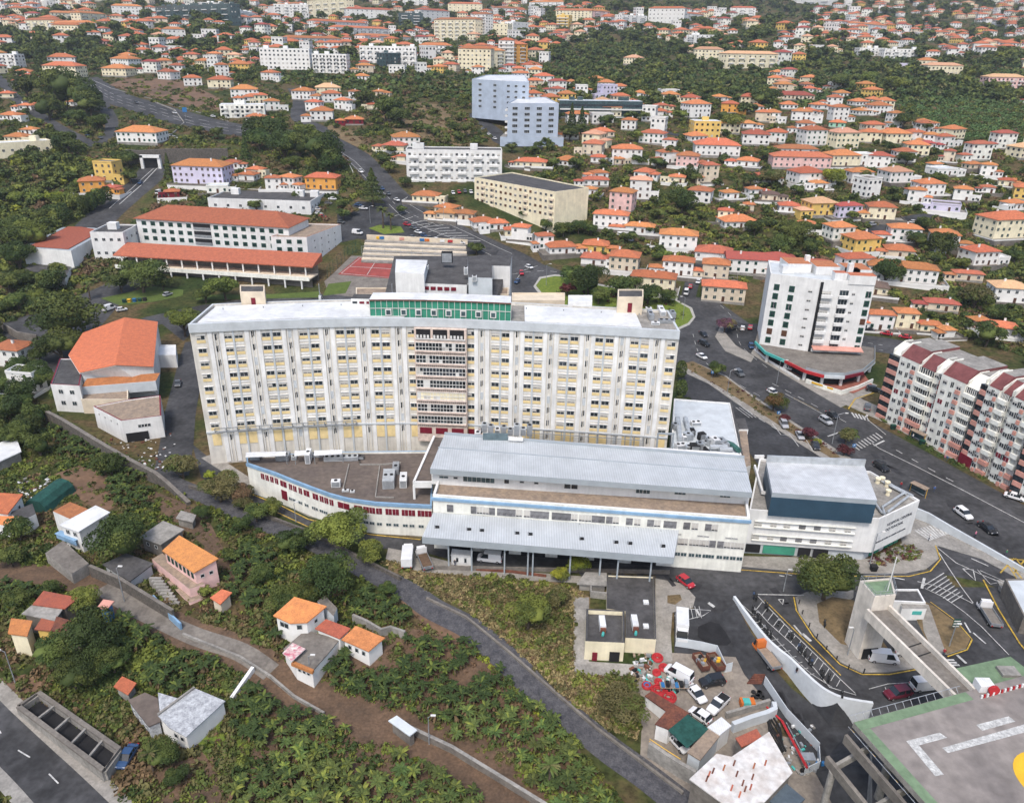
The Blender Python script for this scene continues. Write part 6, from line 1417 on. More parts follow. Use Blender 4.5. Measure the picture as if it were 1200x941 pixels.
# open concrete tank by the south-west road
tk = thing('concrete_tank', 'long open concrete tank with cross beams beside the south-west road', 'tank', P(80, 860))
q = [HZ(*p, -3.0) for p in ((22, 829), (46, 813), (140, 879), (122, 904))]; NOVEG.append([(v.x, v.y) for v in q])
mb = MB(); mb.ribbon(q + [q[0]], .7, .5, M_concd)
for a, b in zip(q, q[1:] + [q[0]]): mb.ribbon([xyz(a, -6), xyz(b, -6)], .7, 3.02, M_conc)
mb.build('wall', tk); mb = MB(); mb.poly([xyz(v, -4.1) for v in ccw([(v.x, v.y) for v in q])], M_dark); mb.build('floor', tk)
for t in (.22, .42, .62, .82): mb = MB(); mb.ribbon([lerp(q[0], q[3], t), lerp(q[1], q[2], t)], .35, .3, M_conc); mb.build('beam', tk)
# cream service building with navy edged roof
sv = thing('service_building', 'cream service building with dark roof and navy parapet below the canopy', 'service building', (20, 112, -1))
A_ = [HZ(*p, 1.6) for p in ((711, 673), (767, 675), (769, 749), (733, 747), (733, 716), (711, 713))]; flat_bldg(sv, A_, -5, 1.6, M_cream, M_bitum, .3, .3, M_navyf if False else M_bitum)
B_ = [HZ(*p, 2.1) for p in ((687, 713), (732, 715), (732, 753), (686, 751))]; mb = MB(); inn = walls(mb, B_, -5, 2.1, M_cream, .9, .4, M_bitum); mb.build('side_block', sv); mb = MB(); mb.poly([(*p, 1.2) for p in inn], M_bitum); mb.build('side_roof', sv)
mb = MB(); a, b = B_[3], B_[2]; L = b - a; 
for t0, t1, z1, m in ((.2, .33, 0, M_bord), (.64, .9, .3, M_dark)):
    p, q = a + L * t0, a + L * t1; mb = MB(); mb.ribbon([(p.x, p.y - .08, -2.8), (q.x, q.y - .08, -2.8)], .2, 2.4 + z1, m); mb.build('door' if m == M_bord else 'garage_opening', sv)
for px, py, z in ((706, 729, 1.2), (744, 728, 1.3)):
    v = HZ(px, py, z + 1); mb = MB(); mb.box(v.x - .55, v.x + .55, v.y - 1.4, v.y + 1.6, z, z + 1.3, M_metalw); mb.box(v.x - .5, v.x + .5, v.y - 1.8, v.y - 1.4, z, z + 1.0, M_rust); mb.tube([(v.x, v.y - 2, z + .4), (v.x - .2, v.y - 2.8, z + .3)], .25, M_turq); mb.build('air_handler', sv)
for px, py in ((757, 705), (757, 733)): v = HZ(px, py, 1.6); mb = MB(); mb.box(v.x - .5, v.x + .5, v.y - .5, v.y + .5, 1.2, 1.7, M_metalw); mb.build('skylight', sv)
R_('shed', 'low white roofed shed between the yellow green trees and the dark roofed service building', 'shed', [(676, 684, 1.8), (711, 686, 1.8), (711, 671, 1.8), (686, 670, 1.8)], M_conc, M_conc)
wall_thing('yard_wall', 'tall pale side wall behind the low white roofed shed', [(692, 690), (692, 700), (711, 702)], .3, 1.6, M_conc)
R_('kiosk', 'white guard kiosk under the west end of the ambulance canopy', 'kiosk', [(528, 650, 2.6), (553, 652, 2.6), (554, 645, 2.6), (530, 643, 2.6)], M_white, M_metalw, .1, wins=((0, 2, 1.2, .6, 1.2, 'plain'),))
wall_thing('kerb_wall', 'low red brown brick kerb wall along the ambulance bay', [(556, 668), (600, 671), (640, 676)], .4, .5, M_rust)
# white curved retaining wall of the raised plaza
wp = smooth([HZ(*p, 0) for p in WALLTOP], 3); mb = MB()
mb.ribbon([xyz(v, -6.2) for v in wp], .5, 7.0, mat('white_retaining_wall', (.62, .65, .67), .8, .05, .3, scale2=1.5)); tag(mb.build('curved_retaining_wall'), 'tall smooth white retaining wall curving under the scooter parking', 'retaining wall')
# lift tower and foot bridge
lt = thing('lift_tower', 'tall white concrete lift tower with green railed roof', 'tower', (*HZ(1020, 762, 0)[:2], 0))
T4 = [HZ(1008, 680, 14), HZ(1025, 699, 14), HZ(1050, 697, 14), HZ(1045, 677, 14)]
flat_bldg(lt, T4, 0, 14, M_palec, M_greendeck, .25, .3)
mb = MB()
for k in range(4):
    a, b = T4[k], T4[(k + 1) % 4]
    for zz in (14.5, 15.0): mb.tube([xyz(a, zz), xyz(b, zz)], .04, M_steel, 4)
    for t in (0, .25, .5, .75): v = lerp(a, b, t); mb.tube([xyz(v, 14), xyz(v, 15)], .04, M_steel, 4)
mb.build('railing', lt, kind='stuff'); v = HZ(1040, 692, 14); mb = MB(); mb.tube([(v.x, v.y, 14), (v.x, v.y, 21)], .08, M_white); mb.tube([(v.x + .6, v.y, 14), (v.x, v.y, 17)], .04, M_steel); mb.tube([(v.x - .6, v.y, 14), (v.x, v.y, 17)], .04, M_steel); mb.build('mast', lt)
a, b = T4[1], T4[2]; mb = MB(); p0, p1 = lerp(a, b, .15), lerp(a, b, .85); mb.ribbon([(p0.x, p0.y - .06, .0), (p1.x, p1.y - .06, 0)], .2, 2.4, M_dark); mb.build('entrance', lt)
br = thing('foot_bridge', 'white concrete foot bridge from the lift tower to the helideck', 'bridge', (65, 96, 11))
b1, b2, b3, b4 = HZ(1017, 712, 12), HZ(1040, 705, 12), HZ(1152, 814, 12), HZ(1130, 822, 12)
mb = MB(); mb.prism([(v.x, v.y) for v in (b1, b2, b3, b4)], 9.8, 10.9, M_palec, M_concd); mb.build('deck', br)
for p, q in ((b1, b4), (b2, b3)): mb = MB(); mb.ribbon([xyz(p, 9.8), xyz(q, 9.8)], .45, 2.0, M_palec); mb.build('parapet', br)
for t in (.42, .52): p, q = lerp(b1, b4, t), lerp(b2, b3, t); mb = MB(); mb.ribbon([xyz(p, 10.9), xyz(q, 10.9)], .2, .05, M_dark); mb.build('expansion_joint', br)
# helideck
HZD = 12.0; c0 = HZ(1000, 846, HZD); d1 = (HZ(1125, 812, HZD) - c0).normalized(); d2 = Vector((d1.y, -d1.x, 0)); hd = thing('helideck', 'raised concrete helideck with white H shaped marking, green border and yellow disc', 'helideck', xyz(c0, 0))
S1, S2 = 36, 34; q = [c0, c0 + d1 * S1, c0 + d1 * S1 + d2 * S2, c0 + d2 * S2]
mb = MB(); mb.prism([(v.x, v.y) for v in q], HZD - .9, HZD, M_conc, M_heli); mb.build('deck', hd)
mb = MB(); mb.ribbon([xyz(c0 + d2 * .8, HZD), xyz(c0 + d1 * 20 + d2 * .8, HZD)], 1.5, .02, M_greendeck); mb.ribbon([xyz(c0 + d1 * .8 + d2 * 1.6, HZD), xyz(c0 + d1 * .8 + d2 * S2, HZD)], 1.5, .02, M_greendeck); mb.build('border', hd)
mb = MB(); hl = lambda x, y: HZ(x, y, HZD + .03)
for pl in (((1062, 868), (1101, 858), (1110, 864), (1077, 873)), ((1062, 868), (1077, 873), (1106, 907), (1096, 909)), ((1104, 876), (1111, 882), (1200, 858), (1240, 847), (1236, 838), (1195, 850)), ((1144, 849), (1182, 839), (1190, 845), (1151, 856))):
    w = ccw([tuple(hl(*p)[:2]) for p in pl]); mb.poly([(*p, HZD + .03) for p in w], M_line)
mb.build('white_marking', hd)
cc = hl(1236, 915); rr0 = (cc - hl(1191, 910)).length; mb = MB(); mb.poly([(cc.x + rr0 * math.cos(6.283 * i / 32), cc.y + rr0 * math.sin(6.283 * i / 32), HZD + .035) for i in range(32)], M_gold); mb.build('yellow_disc', hd)
for off, zz, wd, ht in ((-1.3, 9.0, .5, 1.6), (-3.6, 5.6, .6, 1.5)):
    mb = MB(); mb.ribbon([xyz(c0 + d1 * off + d2 * .5, zz), xyz(c0 + d1 * off + d2 * S2, zz)], wd, ht, M_concd); mb.build('beam', hd)
for k in range(5):
    v = c0 + d1 * -3.6 + d2 * (2.0 + 7 * k); mb = MB(); mb.cyl((v.x, v.y), .5, -6, 5.7, M_conc, 12); mb.build('column', hd)
    mb = MB(); mb.ribbon([xyz(v, 5.7), xyz(v + d1 * 6, 8)], .45, 1.2, M_conc); mb.build('bracket', hd)
for k in range(3):
    for j in range(3): v = c0 + d1 * (4 + 12 * j) + d2 * (4 + 12 * k); mb = MB(); mb.cyl((v.x, v.y), .6, -6, HZD - .9, M_conc, 12); mb.build('column', hd)
mb = MB()
for k in range(24):
    v = c0 + d1 * -.5 + d2 * (1 + k * 1.4); mb.tube([xyz(v, HZD - .8), xyz(v - d1 * .8, HZD + .1)], .05, M_gold if k % 3 == 0 else M_steel, 4)
mb.tube([xyz(c0 - d1 * 1.3 + d2 * .5, HZD + .1), xyz(c0 - d1 * 1.3 + d2 * S2, HZD + .1)], .05, M_steel, 4)
for k in range(14):
    v = c0 - d2 * .3 + d1 * (1 + k * 1.4); mb.tube([xyz(v, HZD - .5), xyz(v - d2 * .7, HZD + .2)], .05, M_steel, 4)
mb.tube([xyz(c0 - d2 * 1.0, HZD + .2), xyz(c0 - d2 * 1.0 + d1 * 20, HZD + .2)], .05, M_steel, 4); mb.build('safety_net_frame', hd, kind='stuff')
mb = MB(); g4 = [HZ(1120, 783, 11.2), HZ(1184, 769, 11.2), HZ(1330, 880, 11.2), HZ(1150, 816, 11.2)]; mb.prism([(v.x, v.y) for v in g4], 10.5, 11.2, M_conc, M_greendeck); mb.build('green_terrace', hd)
v = HZ(1182, 786, 11.6); mb = MB(); mb.box(v.x - 1.4, v.x + 1.4, v.y - 1, v.y + 1, 11.2, 11.7, M_conc); mb.build('hatch', hd)
v = HZ(1152, 806, 12); mb = MB(); mb.box(v.x - 1.1, v.x + 1.1, v.y - .9, v.y + .9, 11.2, 13.2, M_metalw); mb.build('store_box', hd)
v = HZ(1163, 808, 12.6); mb = MB(); mb.cyl((v.x, v.z if False else 12.8), .8, v.y - .5, v.y - .1, M_red, 14, axis='Y') ; mb.build('hose_reel', hd)
mb = MB()
for k in range(16): p = HZ(1150 + k * 3.4, 818 - k * .95, 12); mb.box(p.x - .12, p.x + .12, p.y - .1, p.y + .1, 12, 12.6, M_red if k % 2 else M_white)
mb.build('striped_barrier', hd)
# gatehouse with navy roof
gh = thing('gatehouse', 'small white gatehouse with dark flat roof beside the lift tower', 'gatehouse', (*HZ(1065, 700, 0)[:2], 0))
flat_bldg(gh, [HZ(*p, 3.4) for p in ((1042, 704), (1085, 706), (1076, 690), (1040, 690))], 0, 3.4, M_white, M_bitum, .3, .3); sub(gh, 'porch', [(1057, 713, 2.8), (1086, 713, 2.8), (1082, 704, 3.0), (1055, 702, 3.0)], 0, M_white, M_conc)
v = HZ(1074, 716, 2); mb = MB(); mb.box(v.x - .9, v.x + .9, v.y - .3, v.y, 1.4, 2.2, M_turq); mb.build('sign_plate', gh)
r = thing('bus_shelter_building', 'grey roofed building at the plaza gate cut by the eastern edge', 'building', (*HZ(1200, 700, 0)[:2], 0)); flat_bldg(r, [HZ(*p, 4) for p in ((1178, 678), (1200, 722), (1300, 740), (1300, 676))], 0, 4, M_concd, M_hgrey, .2, .3)
wall_thing('gate_wall', 'white concrete wall between the plaza road and the gate pavement', [(1171, 690), (1190, 715), (1215, 748), (1250, 790)], .6, 1.0, M_conc)
# depot sheds
gz = -4.4
D = lambda x, y: (740 + x / 5.455, 780 + y / 5.455)
def dz(pts, z): return [(*D(x, y), z) for x, y in pts]
R_('shed', 'depot shed with rusty sheet roof beside the red cable coils', 'shed', dz(((150, 370), (240, 405), (370, 300), (265, 238)), -1.2), M_white, M_rust, .15)
R_('shed', 'narrow rust roofed depot shed edged in white under the red coils', 'shed', dz(((85, 190), (225, 290), (270, 245), (130, 160)), -1.6), M_white, M_rust, .15)
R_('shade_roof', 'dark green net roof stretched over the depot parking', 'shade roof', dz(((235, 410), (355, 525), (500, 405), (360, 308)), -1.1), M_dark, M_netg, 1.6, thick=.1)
R_('shed', 'small depot shed with clean white roof beside the green net', 'shed', dz(((485, 390), (565, 442), (640, 382), (575, 325)), -.8), M_white, M_metalw, .15)
R_('shed', 'depot shed with tan slatted roof between green net and workshop', 'shed', dz(((355, 550), (440, 602), (565, 447), (495, 400)), -1.0), M_hgrey, M_tanroof, .15)
r = R_('workshop', 'large workshop with stained white sheet roof at the foot of the depot', 'workshop', dz(((370, 722), (600, 890), (850, 870), (1030, 682), (880, 420), (640, 580), (545, 560)), 1.2), M_concd, mat('stained_white_sheet', (.70, .70, .69), .7, .15, .35, col2=(.50, .45, .41), scale2=1.0), .25)
rw2 = random.Random(9)
for i in range(16):
    x, y = rw2.uniform(480, 900), rw2.uniform(600, 840)
    if not inpoly(x, y, [(420, 710), (620, 860), (850, 850), (980, 690), (870, 480), (640, 600)]): continue
    v = HZ(*D(x, y), 1.2); mb = MB(); mb.box(-.12, .12, -.6, .6, 1.2, 1.225, TILE['terracotta'] if i % 2 else M_rust, Matrix.Translation((v.x, v.y, 0)) @ Matrix.Rotation(-.5, 4, 'Z')); mb.build('roof_patch', r)
R_('shed', 'depot shed with maroon roof beside the white workshop roof', 'shed', dz(((665, 460), (800, 400), (838, 460), (705, 518)), .2), M_concd, TILE['red'], .1)
R_('shed', 'depot lean-to with dark blue sheet roof below the workshop', 'shed', dz(((820, 815), (965, 728), (1110, 850), (1050, 900), (930, 900)), -.8), M_concd, M_navyp if False else mat('slate_sheet', (.09, .12, .15), .6), .1)
wall_thing('depot_wall', 'stained concrete retaining wall under the depot above the track', [D(105, 575), D(200, 640), D(300, 705), D(400, 760)], .6, 3.0, M_conc)
mb = MB(); pts = [P(*D(*p)) + Vector((0, 0, 2.6)) for p in ((105, 555), (200, 620), (300, 685))]; mb.tube(pts, .06, M_gold, 4); mb.tube([p + Vector((0, 0, .5)) for p in pts], .06, M_gold, 4); tag(mb.build('guard_rail'), 'yellow guard rail along the depot retaining wall', 'guard rail')
wall_thing('depot_fence', 'long grey sheet fence between the depot and the lower road', [D(845, 120), D(985, 330), D(1080, 430), D(1190, 550)], .12, 2.0, M_hgrey, cat='fence')
wall_thing('depot_fence', 'short grey sheet fence with red stripe at the lower corner of the depot', [D(1190, 555), D(1195, 655), D(1100, 700)], .12, 1.6, M_hgrey, cat='fence')
wall_thing('depot_fence', 'grey corrugated fence screening the skips from the forecourt', [(791, 757), (805, 759), (822, 762), (839, 766), (849, 788), (857, 786)], .12, 2.0, M_hgrey, cat='fence')
wall_thing('depot_wall', 'pale block wall above the grey culvert inside the depot', [D(600, 335), D(720, 300), D(880, 250)], .5, 1.3, M_conc)
wall_thing('depot_culvert', 'rounded pale grey culvert wall inside the depot', [D(640, 420), D(760, 375), D(860, 345), D(910, 320), D(900, 280)], .8, 1.9, M_hgrey, cat='culvert')
# further houses filling the hillside: sparse individually, then a mass of the smallest
def free(x, y, r, pad=0):
    for mx, my, mr in MASKS:
        if abs(mx - x) < mr + r and (mx - x) ** 2 + (my - y) ** 2 < (mr + r * pad + r * .6) ** 2: return False
    return True
WOODS_PX = [[(0, 58), (30, 45), (120, 60), (130, 85), (105, 125), (90, 140), (30, 80)], [(640, 68), (700, 35), (760, 40), (800, 60), (900, 85), (905, 118), (770, 112), (700, 100), (640, 100)], [(455, 92), (560, 85), (560, 150), (470, 150), (430, 120)],
            [(970, 62), (1040, 75), (1200, 62), (1200, 125), (1040, 110), (930, 95), (905, 80)], [(1010, 105), (1210, 120), (1210, 180), (1130, 165), (1060, 135)], [(0, 190), (130, 170), (130, 235), (60, 250), (0, 240)],
            [(90, 85), (350, 88), (360, 165), (90, 165), (0, 90)], [(128, 95), (262, 92), (262, 135), (130, 125)], [(320, 120), (450, 100), (470, 230), (380, 300), (330, 260)], [(640, 0), (900, 0), (900, 12), (780, 14), (640, 8)], [(880, 0), (930, 0), (960, 30), (890, 40)]]
def in_woods(px, py): return any(inpoly(px, py, w) for w in WOODS_PX)
rr_ = random.Random(5); cnt = 0; tries = 0
VAR = []
def variants():
    for i in range(18):
        r = random.Random(900 + i); wc = 'wwwwcbpmywwc'[i % 12]; rc = 'ooooottpoofr'[(i * 5) % 12]; st = 1 + (i % 3 > 0) + (i % 7 == 0)
        w, d = r.uniform(9, 15), r.uniform(8, 11)
        mw, q, wg, ch, fits, top = local_house(w, d, st, WCOL[wc][0], RCOL[rc][0], 900 + i, 1.0, False, (w * .5, d * .7, r.choice((-1, 1))) if i % 2 else None)
        for nm, sty, p, an_ in fits:
            Mx = Matrix.Translation(p) @ Matrix.Rotation(an_, 4, 'Z')
            mw.add([tuple(Mx @ Vector(v)) for v in ((-.7, -.05, -.7), (.7, -.05, -.7), (.7, -.05, .7), (-.7, -.05, .7))], [(0, 1, 2, 3)], M_glass if nm == 'window' else M_door)
        for t in (q, wg):
            o_ = len(mw.v); mw.v += t.v; ks = [mw.mi(x) for x in t.mats]
            for f, k in zip(t.f, t.m): mw.f.append(tuple(i + o_ for i in f)); mw.m.append(ks[k])
        VAR.append((mw, mw.mesh('house'), '%s %s %s roofed house' % (WCOL[wc][1], {1: 'one storey', 2: 'two storey', 3: 'three storey'}[st], RCOL[rc][1].split()[0]), w))
variants()
N_HAND = len(HOUSES); N_MAX = 296
cand = []
while len(cand) < 1450 and tries < 80000:
    tries += 1
    py = rr_.random() ** 1.25 * 240 - 14 if rr_.random() < .93 else rr_.uniform(100, 250); px = rr_.uniform(-160, 1380)
    if in_woods(px, py): continue
    if py > 88 and px < 600: continue
    if py > 128 and px < 660: continue
    dens = .9 if py < 60 else (.6 if py < 110 else .28)
    if 60 < py < 110 and px < 600 and rr_.random() < .3: continue
    if py < 75 and math.sin(px / 47 + math.sin(py / 9) * 1.5) + math.sin(px / 23 - py / 5) < -.1 and rr_.random() < .85: continue
    if rr_.random() > dens: continue
    p = P(px, py); 
    if not free(p.x, p.y, 8.0, .6): continue
    MASKS.append((p.x, p.y, 8.5)); cand.append((p.y, px, py, p))
cand.sort(key=lambda c: c[0] + (0 if -15 < c[1] < 1215 else 1e5))
mass = MB()
for i, (yy, px, py, p) in enumerate(cand):
    v = rr_.randrange(18); a = rr_.choice((-.5, -.3, -.15, 0, .1, .25, .45)) + rr_.uniform(-.1, .1)
    if i < N_MAX - N_HAND:
        o = link('house', VAR[v][1], loc=p, rz=a); tag(o, VAR[v][2], 'house'); HOUSES.append([o, VAR[v][2], False, px, py, VAR[v][3]])
    else:
        Mx = Matrix.Translation(p) @ Matrix.Rotation(a, 4, 'Z') @ Matrix.Scale(rr_.uniform(.95, 1.35), 4); m0 = VAR[v][0]; o_ = len(mass.v)
        mass.v += [tuple(Mx @ Vector(q)) for q in m0.v]; ks = [mass.mi(x) for x in m0.mats]
        for f, k in zip(m0.f, m0.m): mass.f.append(tuple(j + o_ for j in f)); mass.m.append(ks[k])
tag(mass.build('distant_houses'), 'mass of small white houses with orange roofs covering the far hillside', 'houses', kind='stuff')

# ------------------------------------------------------------ vegetation
NG = {}
for pl in NOVEG:                                    # coarse grid of the outlines kept clear of plants
    xs, ys = [p[0] for p in pl], [p[1] for p in pl]
    for i in range(int(min(xs) // 25), int(max(xs) // 25) + 1):
        for j in range(int(min(ys) // 25), int(max(ys) // 25) + 1): NG.setdefault((i, j), []).append(pl)
def blocked(x, y): return any(inpoly(x, y, pl) for pl in NG.get((int(x // 25), int(y // 25)), ()))
HM = {}
for m_ in MASKS: HM.setdefault((int(m_[0] // 30), int(m_[1] // 30)), []).append(m_)
def housed(x, y, k=.8):
    i, j = int(x // 30), int(y // 30)
    for a in (-1, 0, 1):
        for b in (-1, 0, 1):
            for mx, my, mr in HM.get((i + a, j + b), ()):
                if (mx - x) ** 2 + (my - y) ** 2 < (mr * k) ** 2: return True
    return False
def cards(rng, cen, nrm, size, asp=.7):
    """numpy quads: centres, outward directions, sizes -> vertices (n*4, 3)"""
    n = len(cen); d = nrm + rng.normal(0, .55, (n, 3)); d /= np.linalg.norm(d, axis=1)[:, None]
    t = rng.normal(0, 1, (n, 3)); u = np.cross(d, t); u /= np.linalg.norm(u, axis=1)[:, None]; v = np.cross(d, u)
    s = (size * rng.uniform(.6, 1.3, n))[:, None] if np.ndim(size) == 0 else (size * rng.uniform(.6, 1.3, n))[:, None]
    u = u * s; v = v * s * asp
    return np.stack([cen - u * .5, cen - v * .5 + u * .1, cen + u * .5, cen + v * .5 + u * .1], 1).reshape(-1, 3)
def np_mesh(name, V, mi, mats, extra=None):
    """quads from V (4 rows per face) with material indices; extra = MB appended"""
    V = np.asarray(V); n = len(V) // 4
    ev, ef, em = (extra.v, extra.f, extra.m) if extra else ([], [], [])
    me = bpy.data.meshes.new(name); me.vertices.add(len(V) + len(ev))
    co = np.concatenate([V.reshape(-1), np.array(ev, float).reshape(-1)]) if ev else V.reshape(-1); me.vertices.foreach_set('co', co)
    loops = np.concatenate([np.arange(len(V)), np.array([i + len(V) for f in ef for i in f], int)]) if ev else np.arange(len(V))
    me.loops.add(len(loops)); me.loops.foreach_set('vertex_index', loops)
    starts = list(range(0, len(V), 4)); tot = len(V)
    for f in ef: starts.append(tot); tot += len(f)
    me.polygons.add(len(starts)); me.polygons.foreach_set('loop_start', starts)
    k = len(mats); ms = list(mats)
    idx = list(mi)
    if extra:
        for m in extra.mats: ms.append(m)
        idx += [k + j for j in em]
    for m in ms: me.materials.append(m)
    me.polygons.foreach_set('material_index', idx); me.update(calc_edges=True); me.validate(); return me
def crown_np(seed, n, kind='broad', size=.5):
    """leaf clumps of a crown of radius 1 and height about 1 around the origin; returns vertices and clump index (0/1)"""
    rng = np.random.default_rng(seed); C = []; Nn = []; K = []
    if kind == 'broad':
        nl = rng.integers(13, 18)
        for l in range(nl):
            if l < 3: c = rng.normal(0, .18, 3); r = .5
            else:
                a = rng.uniform(0, 6.28); e = rng.uniform(-.35, 1.1); q = rng.uniform(.5, .74); c = np.array([math.cos(a) * math.cos(e) * q, math.sin(a) * math.cos(e) * q, math.sin(e) * q * .75]); r = rng.uniform(.22, .4)
            m = int(n * r * r * 6 / nl * .9) + 4; d = rng.normal(0, 1, (m, 3)); d /= np.linalg.norm(d, axis=1)[:, None]; d[:, 2] = np.where(d[:, 2] < -.35, -d[:, 2], d[:, 2])
            rad = r * rng.uniform(.7, 1.08, m) ** .7; C.append(c + d * rad[:, None] * np.array([1, 1, .85])); Nn.append(d); K += [int(rng.random() < .42)] * m
    elif kind == 'cone':
        h = rng.random(n) ** 1.3; a = rng.uniform(0, 6.28, n); lay = .82 + .18 * np.sin(h * 40); r = (1 - h) * lay * rng.uniform(.75, 1.05, n) + .03
        C.append(np.stack([np.cos(a) * r, np.sin(a) * r, h * 3 - 1], 1)); Nn.append(np.stack([np.cos(a), np.sin(a), np.full(n, .3)], 1)); K += list((rng.random(n) < .3).astype(int))
    elif kind == 'column':
        h = rng.random(n); a = rng.uniform(0, 6.28, n); r = np.sin(np.clip(h * 2.6 + .3, 0, 3.1)) ** .5 * rng.uniform(.7, 1.05, n)
        C.append(np.stack([np.cos(a) * r, np.sin(a) * r, h * 5 - 1], 1)); Nn.append(np.stack([np.cos(a), np.sin(a), np.full(n, .2)], 1)); K += list((rng.random(n) < .3).astype(int))
    C = np.concatenate(C); Nn = np.concatenate(Nn)
    return cards(rng, C, Nn, size), K
LEAF = {'d': (L_dark, L_mid), 'm': (L_mid, L_dark), 'l': (L_light, L_mid), 'y': (L_yel, L_light), 'o': (L_olive, L_mid), 'w': (L_wine, L_wine), 'f': (L_orange, L_mid), 'p': (L_purple, L_olive), 'b': (L_dry, L_olive)}
LN = {'d': 'dark green', 'm': 'mid green', 'l': 'bright green', 'y': 'yellow green', 'o': 'olive', 'w': 'wine red', 'f': 'orange flowering', 'p': 'purple flowering', 'b': 'brownish'}
CR = {}
def crown_mesh(col, kind, near, v):
    k = (col, kind, near, v)
    if k not in CR:
        n, sz = {3: (9000, .075), 2: (4200, .11), 1: (1500, .19), 0: (520, .32)}[near]
        if kind == 'column': sz *= 1.5
        V, K = crown_np(hash((kind, v)) % 1000 if False else ord(kind[0]) * 7 + v, n, kind, sz); core = MB()
        # a leafy inner body so that gaps show foliage, not sky
        rng = random.Random(v)
        if kind == 'broad':
            for q in range(4):
                c = (rng.uniform(-.25, .25), rng.uniform(-.25, .25), rng.uniform(-.1, .25)); vs = []; fs = []
                for i in range(5):
                    for j in range(8):
                        t = math.pi * (i + .5) / 5; a = 2 * math.pi * j / 8; rad = .42 * rng.uniform(.8, 1.1); vs.append((c[0] + rad * math.sin(t) * math.cos(a), c[1] + rad * math.sin(t) * math.sin(a), c[2] + rad * .75 * math.cos(t)))
                fs = [(i * 8 + j, (i + 1) * 8 + j, (i + 1) * 8 + (j + 1) % 8, i * 8 + (j + 1) % 8) for i in range(4) for j in range(8)] + [tuple(range(8)), tuple(range(39, 31, -1))]
                core.add(vs, fs, LEAF[col][0])
        me = np_mesh('crown', V, K, LEAF[col], core if core.v else None); CR[k] = me
    return CR[k]
TR = {}
def trunk_mesh(v, kind='broad'):
    k = (v, kind)
    if k not in TR:
        r = random.Random(v); mb = MB()
        if kind == 'broad':
            mb.tube([(0, 0, -1.7), (.03, .02, -1.0), (-.03, .04, -.4), (0, 0, .3)], .085, M_bark, 7, .03)
            for i in range(5):
                a = r.uniform(0, 6.28); z = r.uniform(-.9, -.3); q = r.uniform(.4, .65); mb.tube([(0, 0, z), (math.cos(a) * q * .5, math.sin(a) * q * .5, z + .35), (math.cos(a) * q, math.sin(a) * q, z + .75)], .04, M_bark, 5, .012)
        else: mb.tube([(0, 0, -1.6), (0, 0, 1.4)], .09, M_bark, 6, .02)
        TR[k] = mb.mesh('trunk')
    return TR[k]
TREES = []; TMASK = []
def tree(px, py, wpx, col='m', kind='broad', at=None, hz=None, name=None, label=None, flat=.82):
    """px, py: centre of the crown in the photograph; wpx: crown width in pixels"""
    if at is None:
        r0 = wpx / 2 / 3; c = P(px, py, 3)
        for _ in range(3): s = PR(c)[2]; R0 = wpx * 1.06 / 2 / s; c = P(px, py, R0 * (.85 if kind == 'broad' else 1.5))
    else: c, R0 = at; s = PR(c)[2]
    w = R0 * s * 2; near = 3 if w > 42 else (2 if w > 22 else (1 if w > 11 else 0)); v = RND.randrange(4)
    a = RND.uniform(0, 6.28)
    if col == 'd' and kind == 'broad' and w > 30: flat = 1.12
    sc = (R0 * 1.1, R0 * RND.uniform(1.0, 1.15), R0 * (flat if kind == 'broad' else (hz or 1)))
    nm = name or {'broad': 'tree', 'cone': 'conifer', 'column': 'cypress'}[kind]
    ds = label or '%s %s %s' % ({3: 'large', 2: 'medium', 1: 'small', 0: 'small'}[near], LN[col], {'broad': 'round tree', 'cone': 'pointed conifer', 'column': 'slender cypress'}[kind] if nm == 'tree' or kind != 'broad' else nm)
    TMASK.append((c.x, c.y, R0)); MASKS.append((c.x, c.y, R0 * .8))
    if w > 15:
        gz = g(c.x, c.y); o = thing(nm, ds, 'shrub' if nm == 'shrub' else 'tree', (c.x, c.y, gz), a)
        cr = link('crown', crown_mesh(col, kind, near, v), o, loc=(0, 0, c.z - gz)); cr.scale = sc
        tk = link('trunk', trunk_mesh(v, kind), o, loc=(0, 0, c.z - gz)); k = max(1, (c.z - gz) / 1.6 / sc[2]); tk.scale = (R0, R0, sc[2] * k)
    else:
        me = crown_mesh(col, kind, near, v); o = link(nm, me, loc=c, rz=a); o.scale = sc; tag(o, ds, 'shrub' if nm == 'shrub' else 'tree')
    TREES.append([o, ds, label is not None, px, py, w]); return o
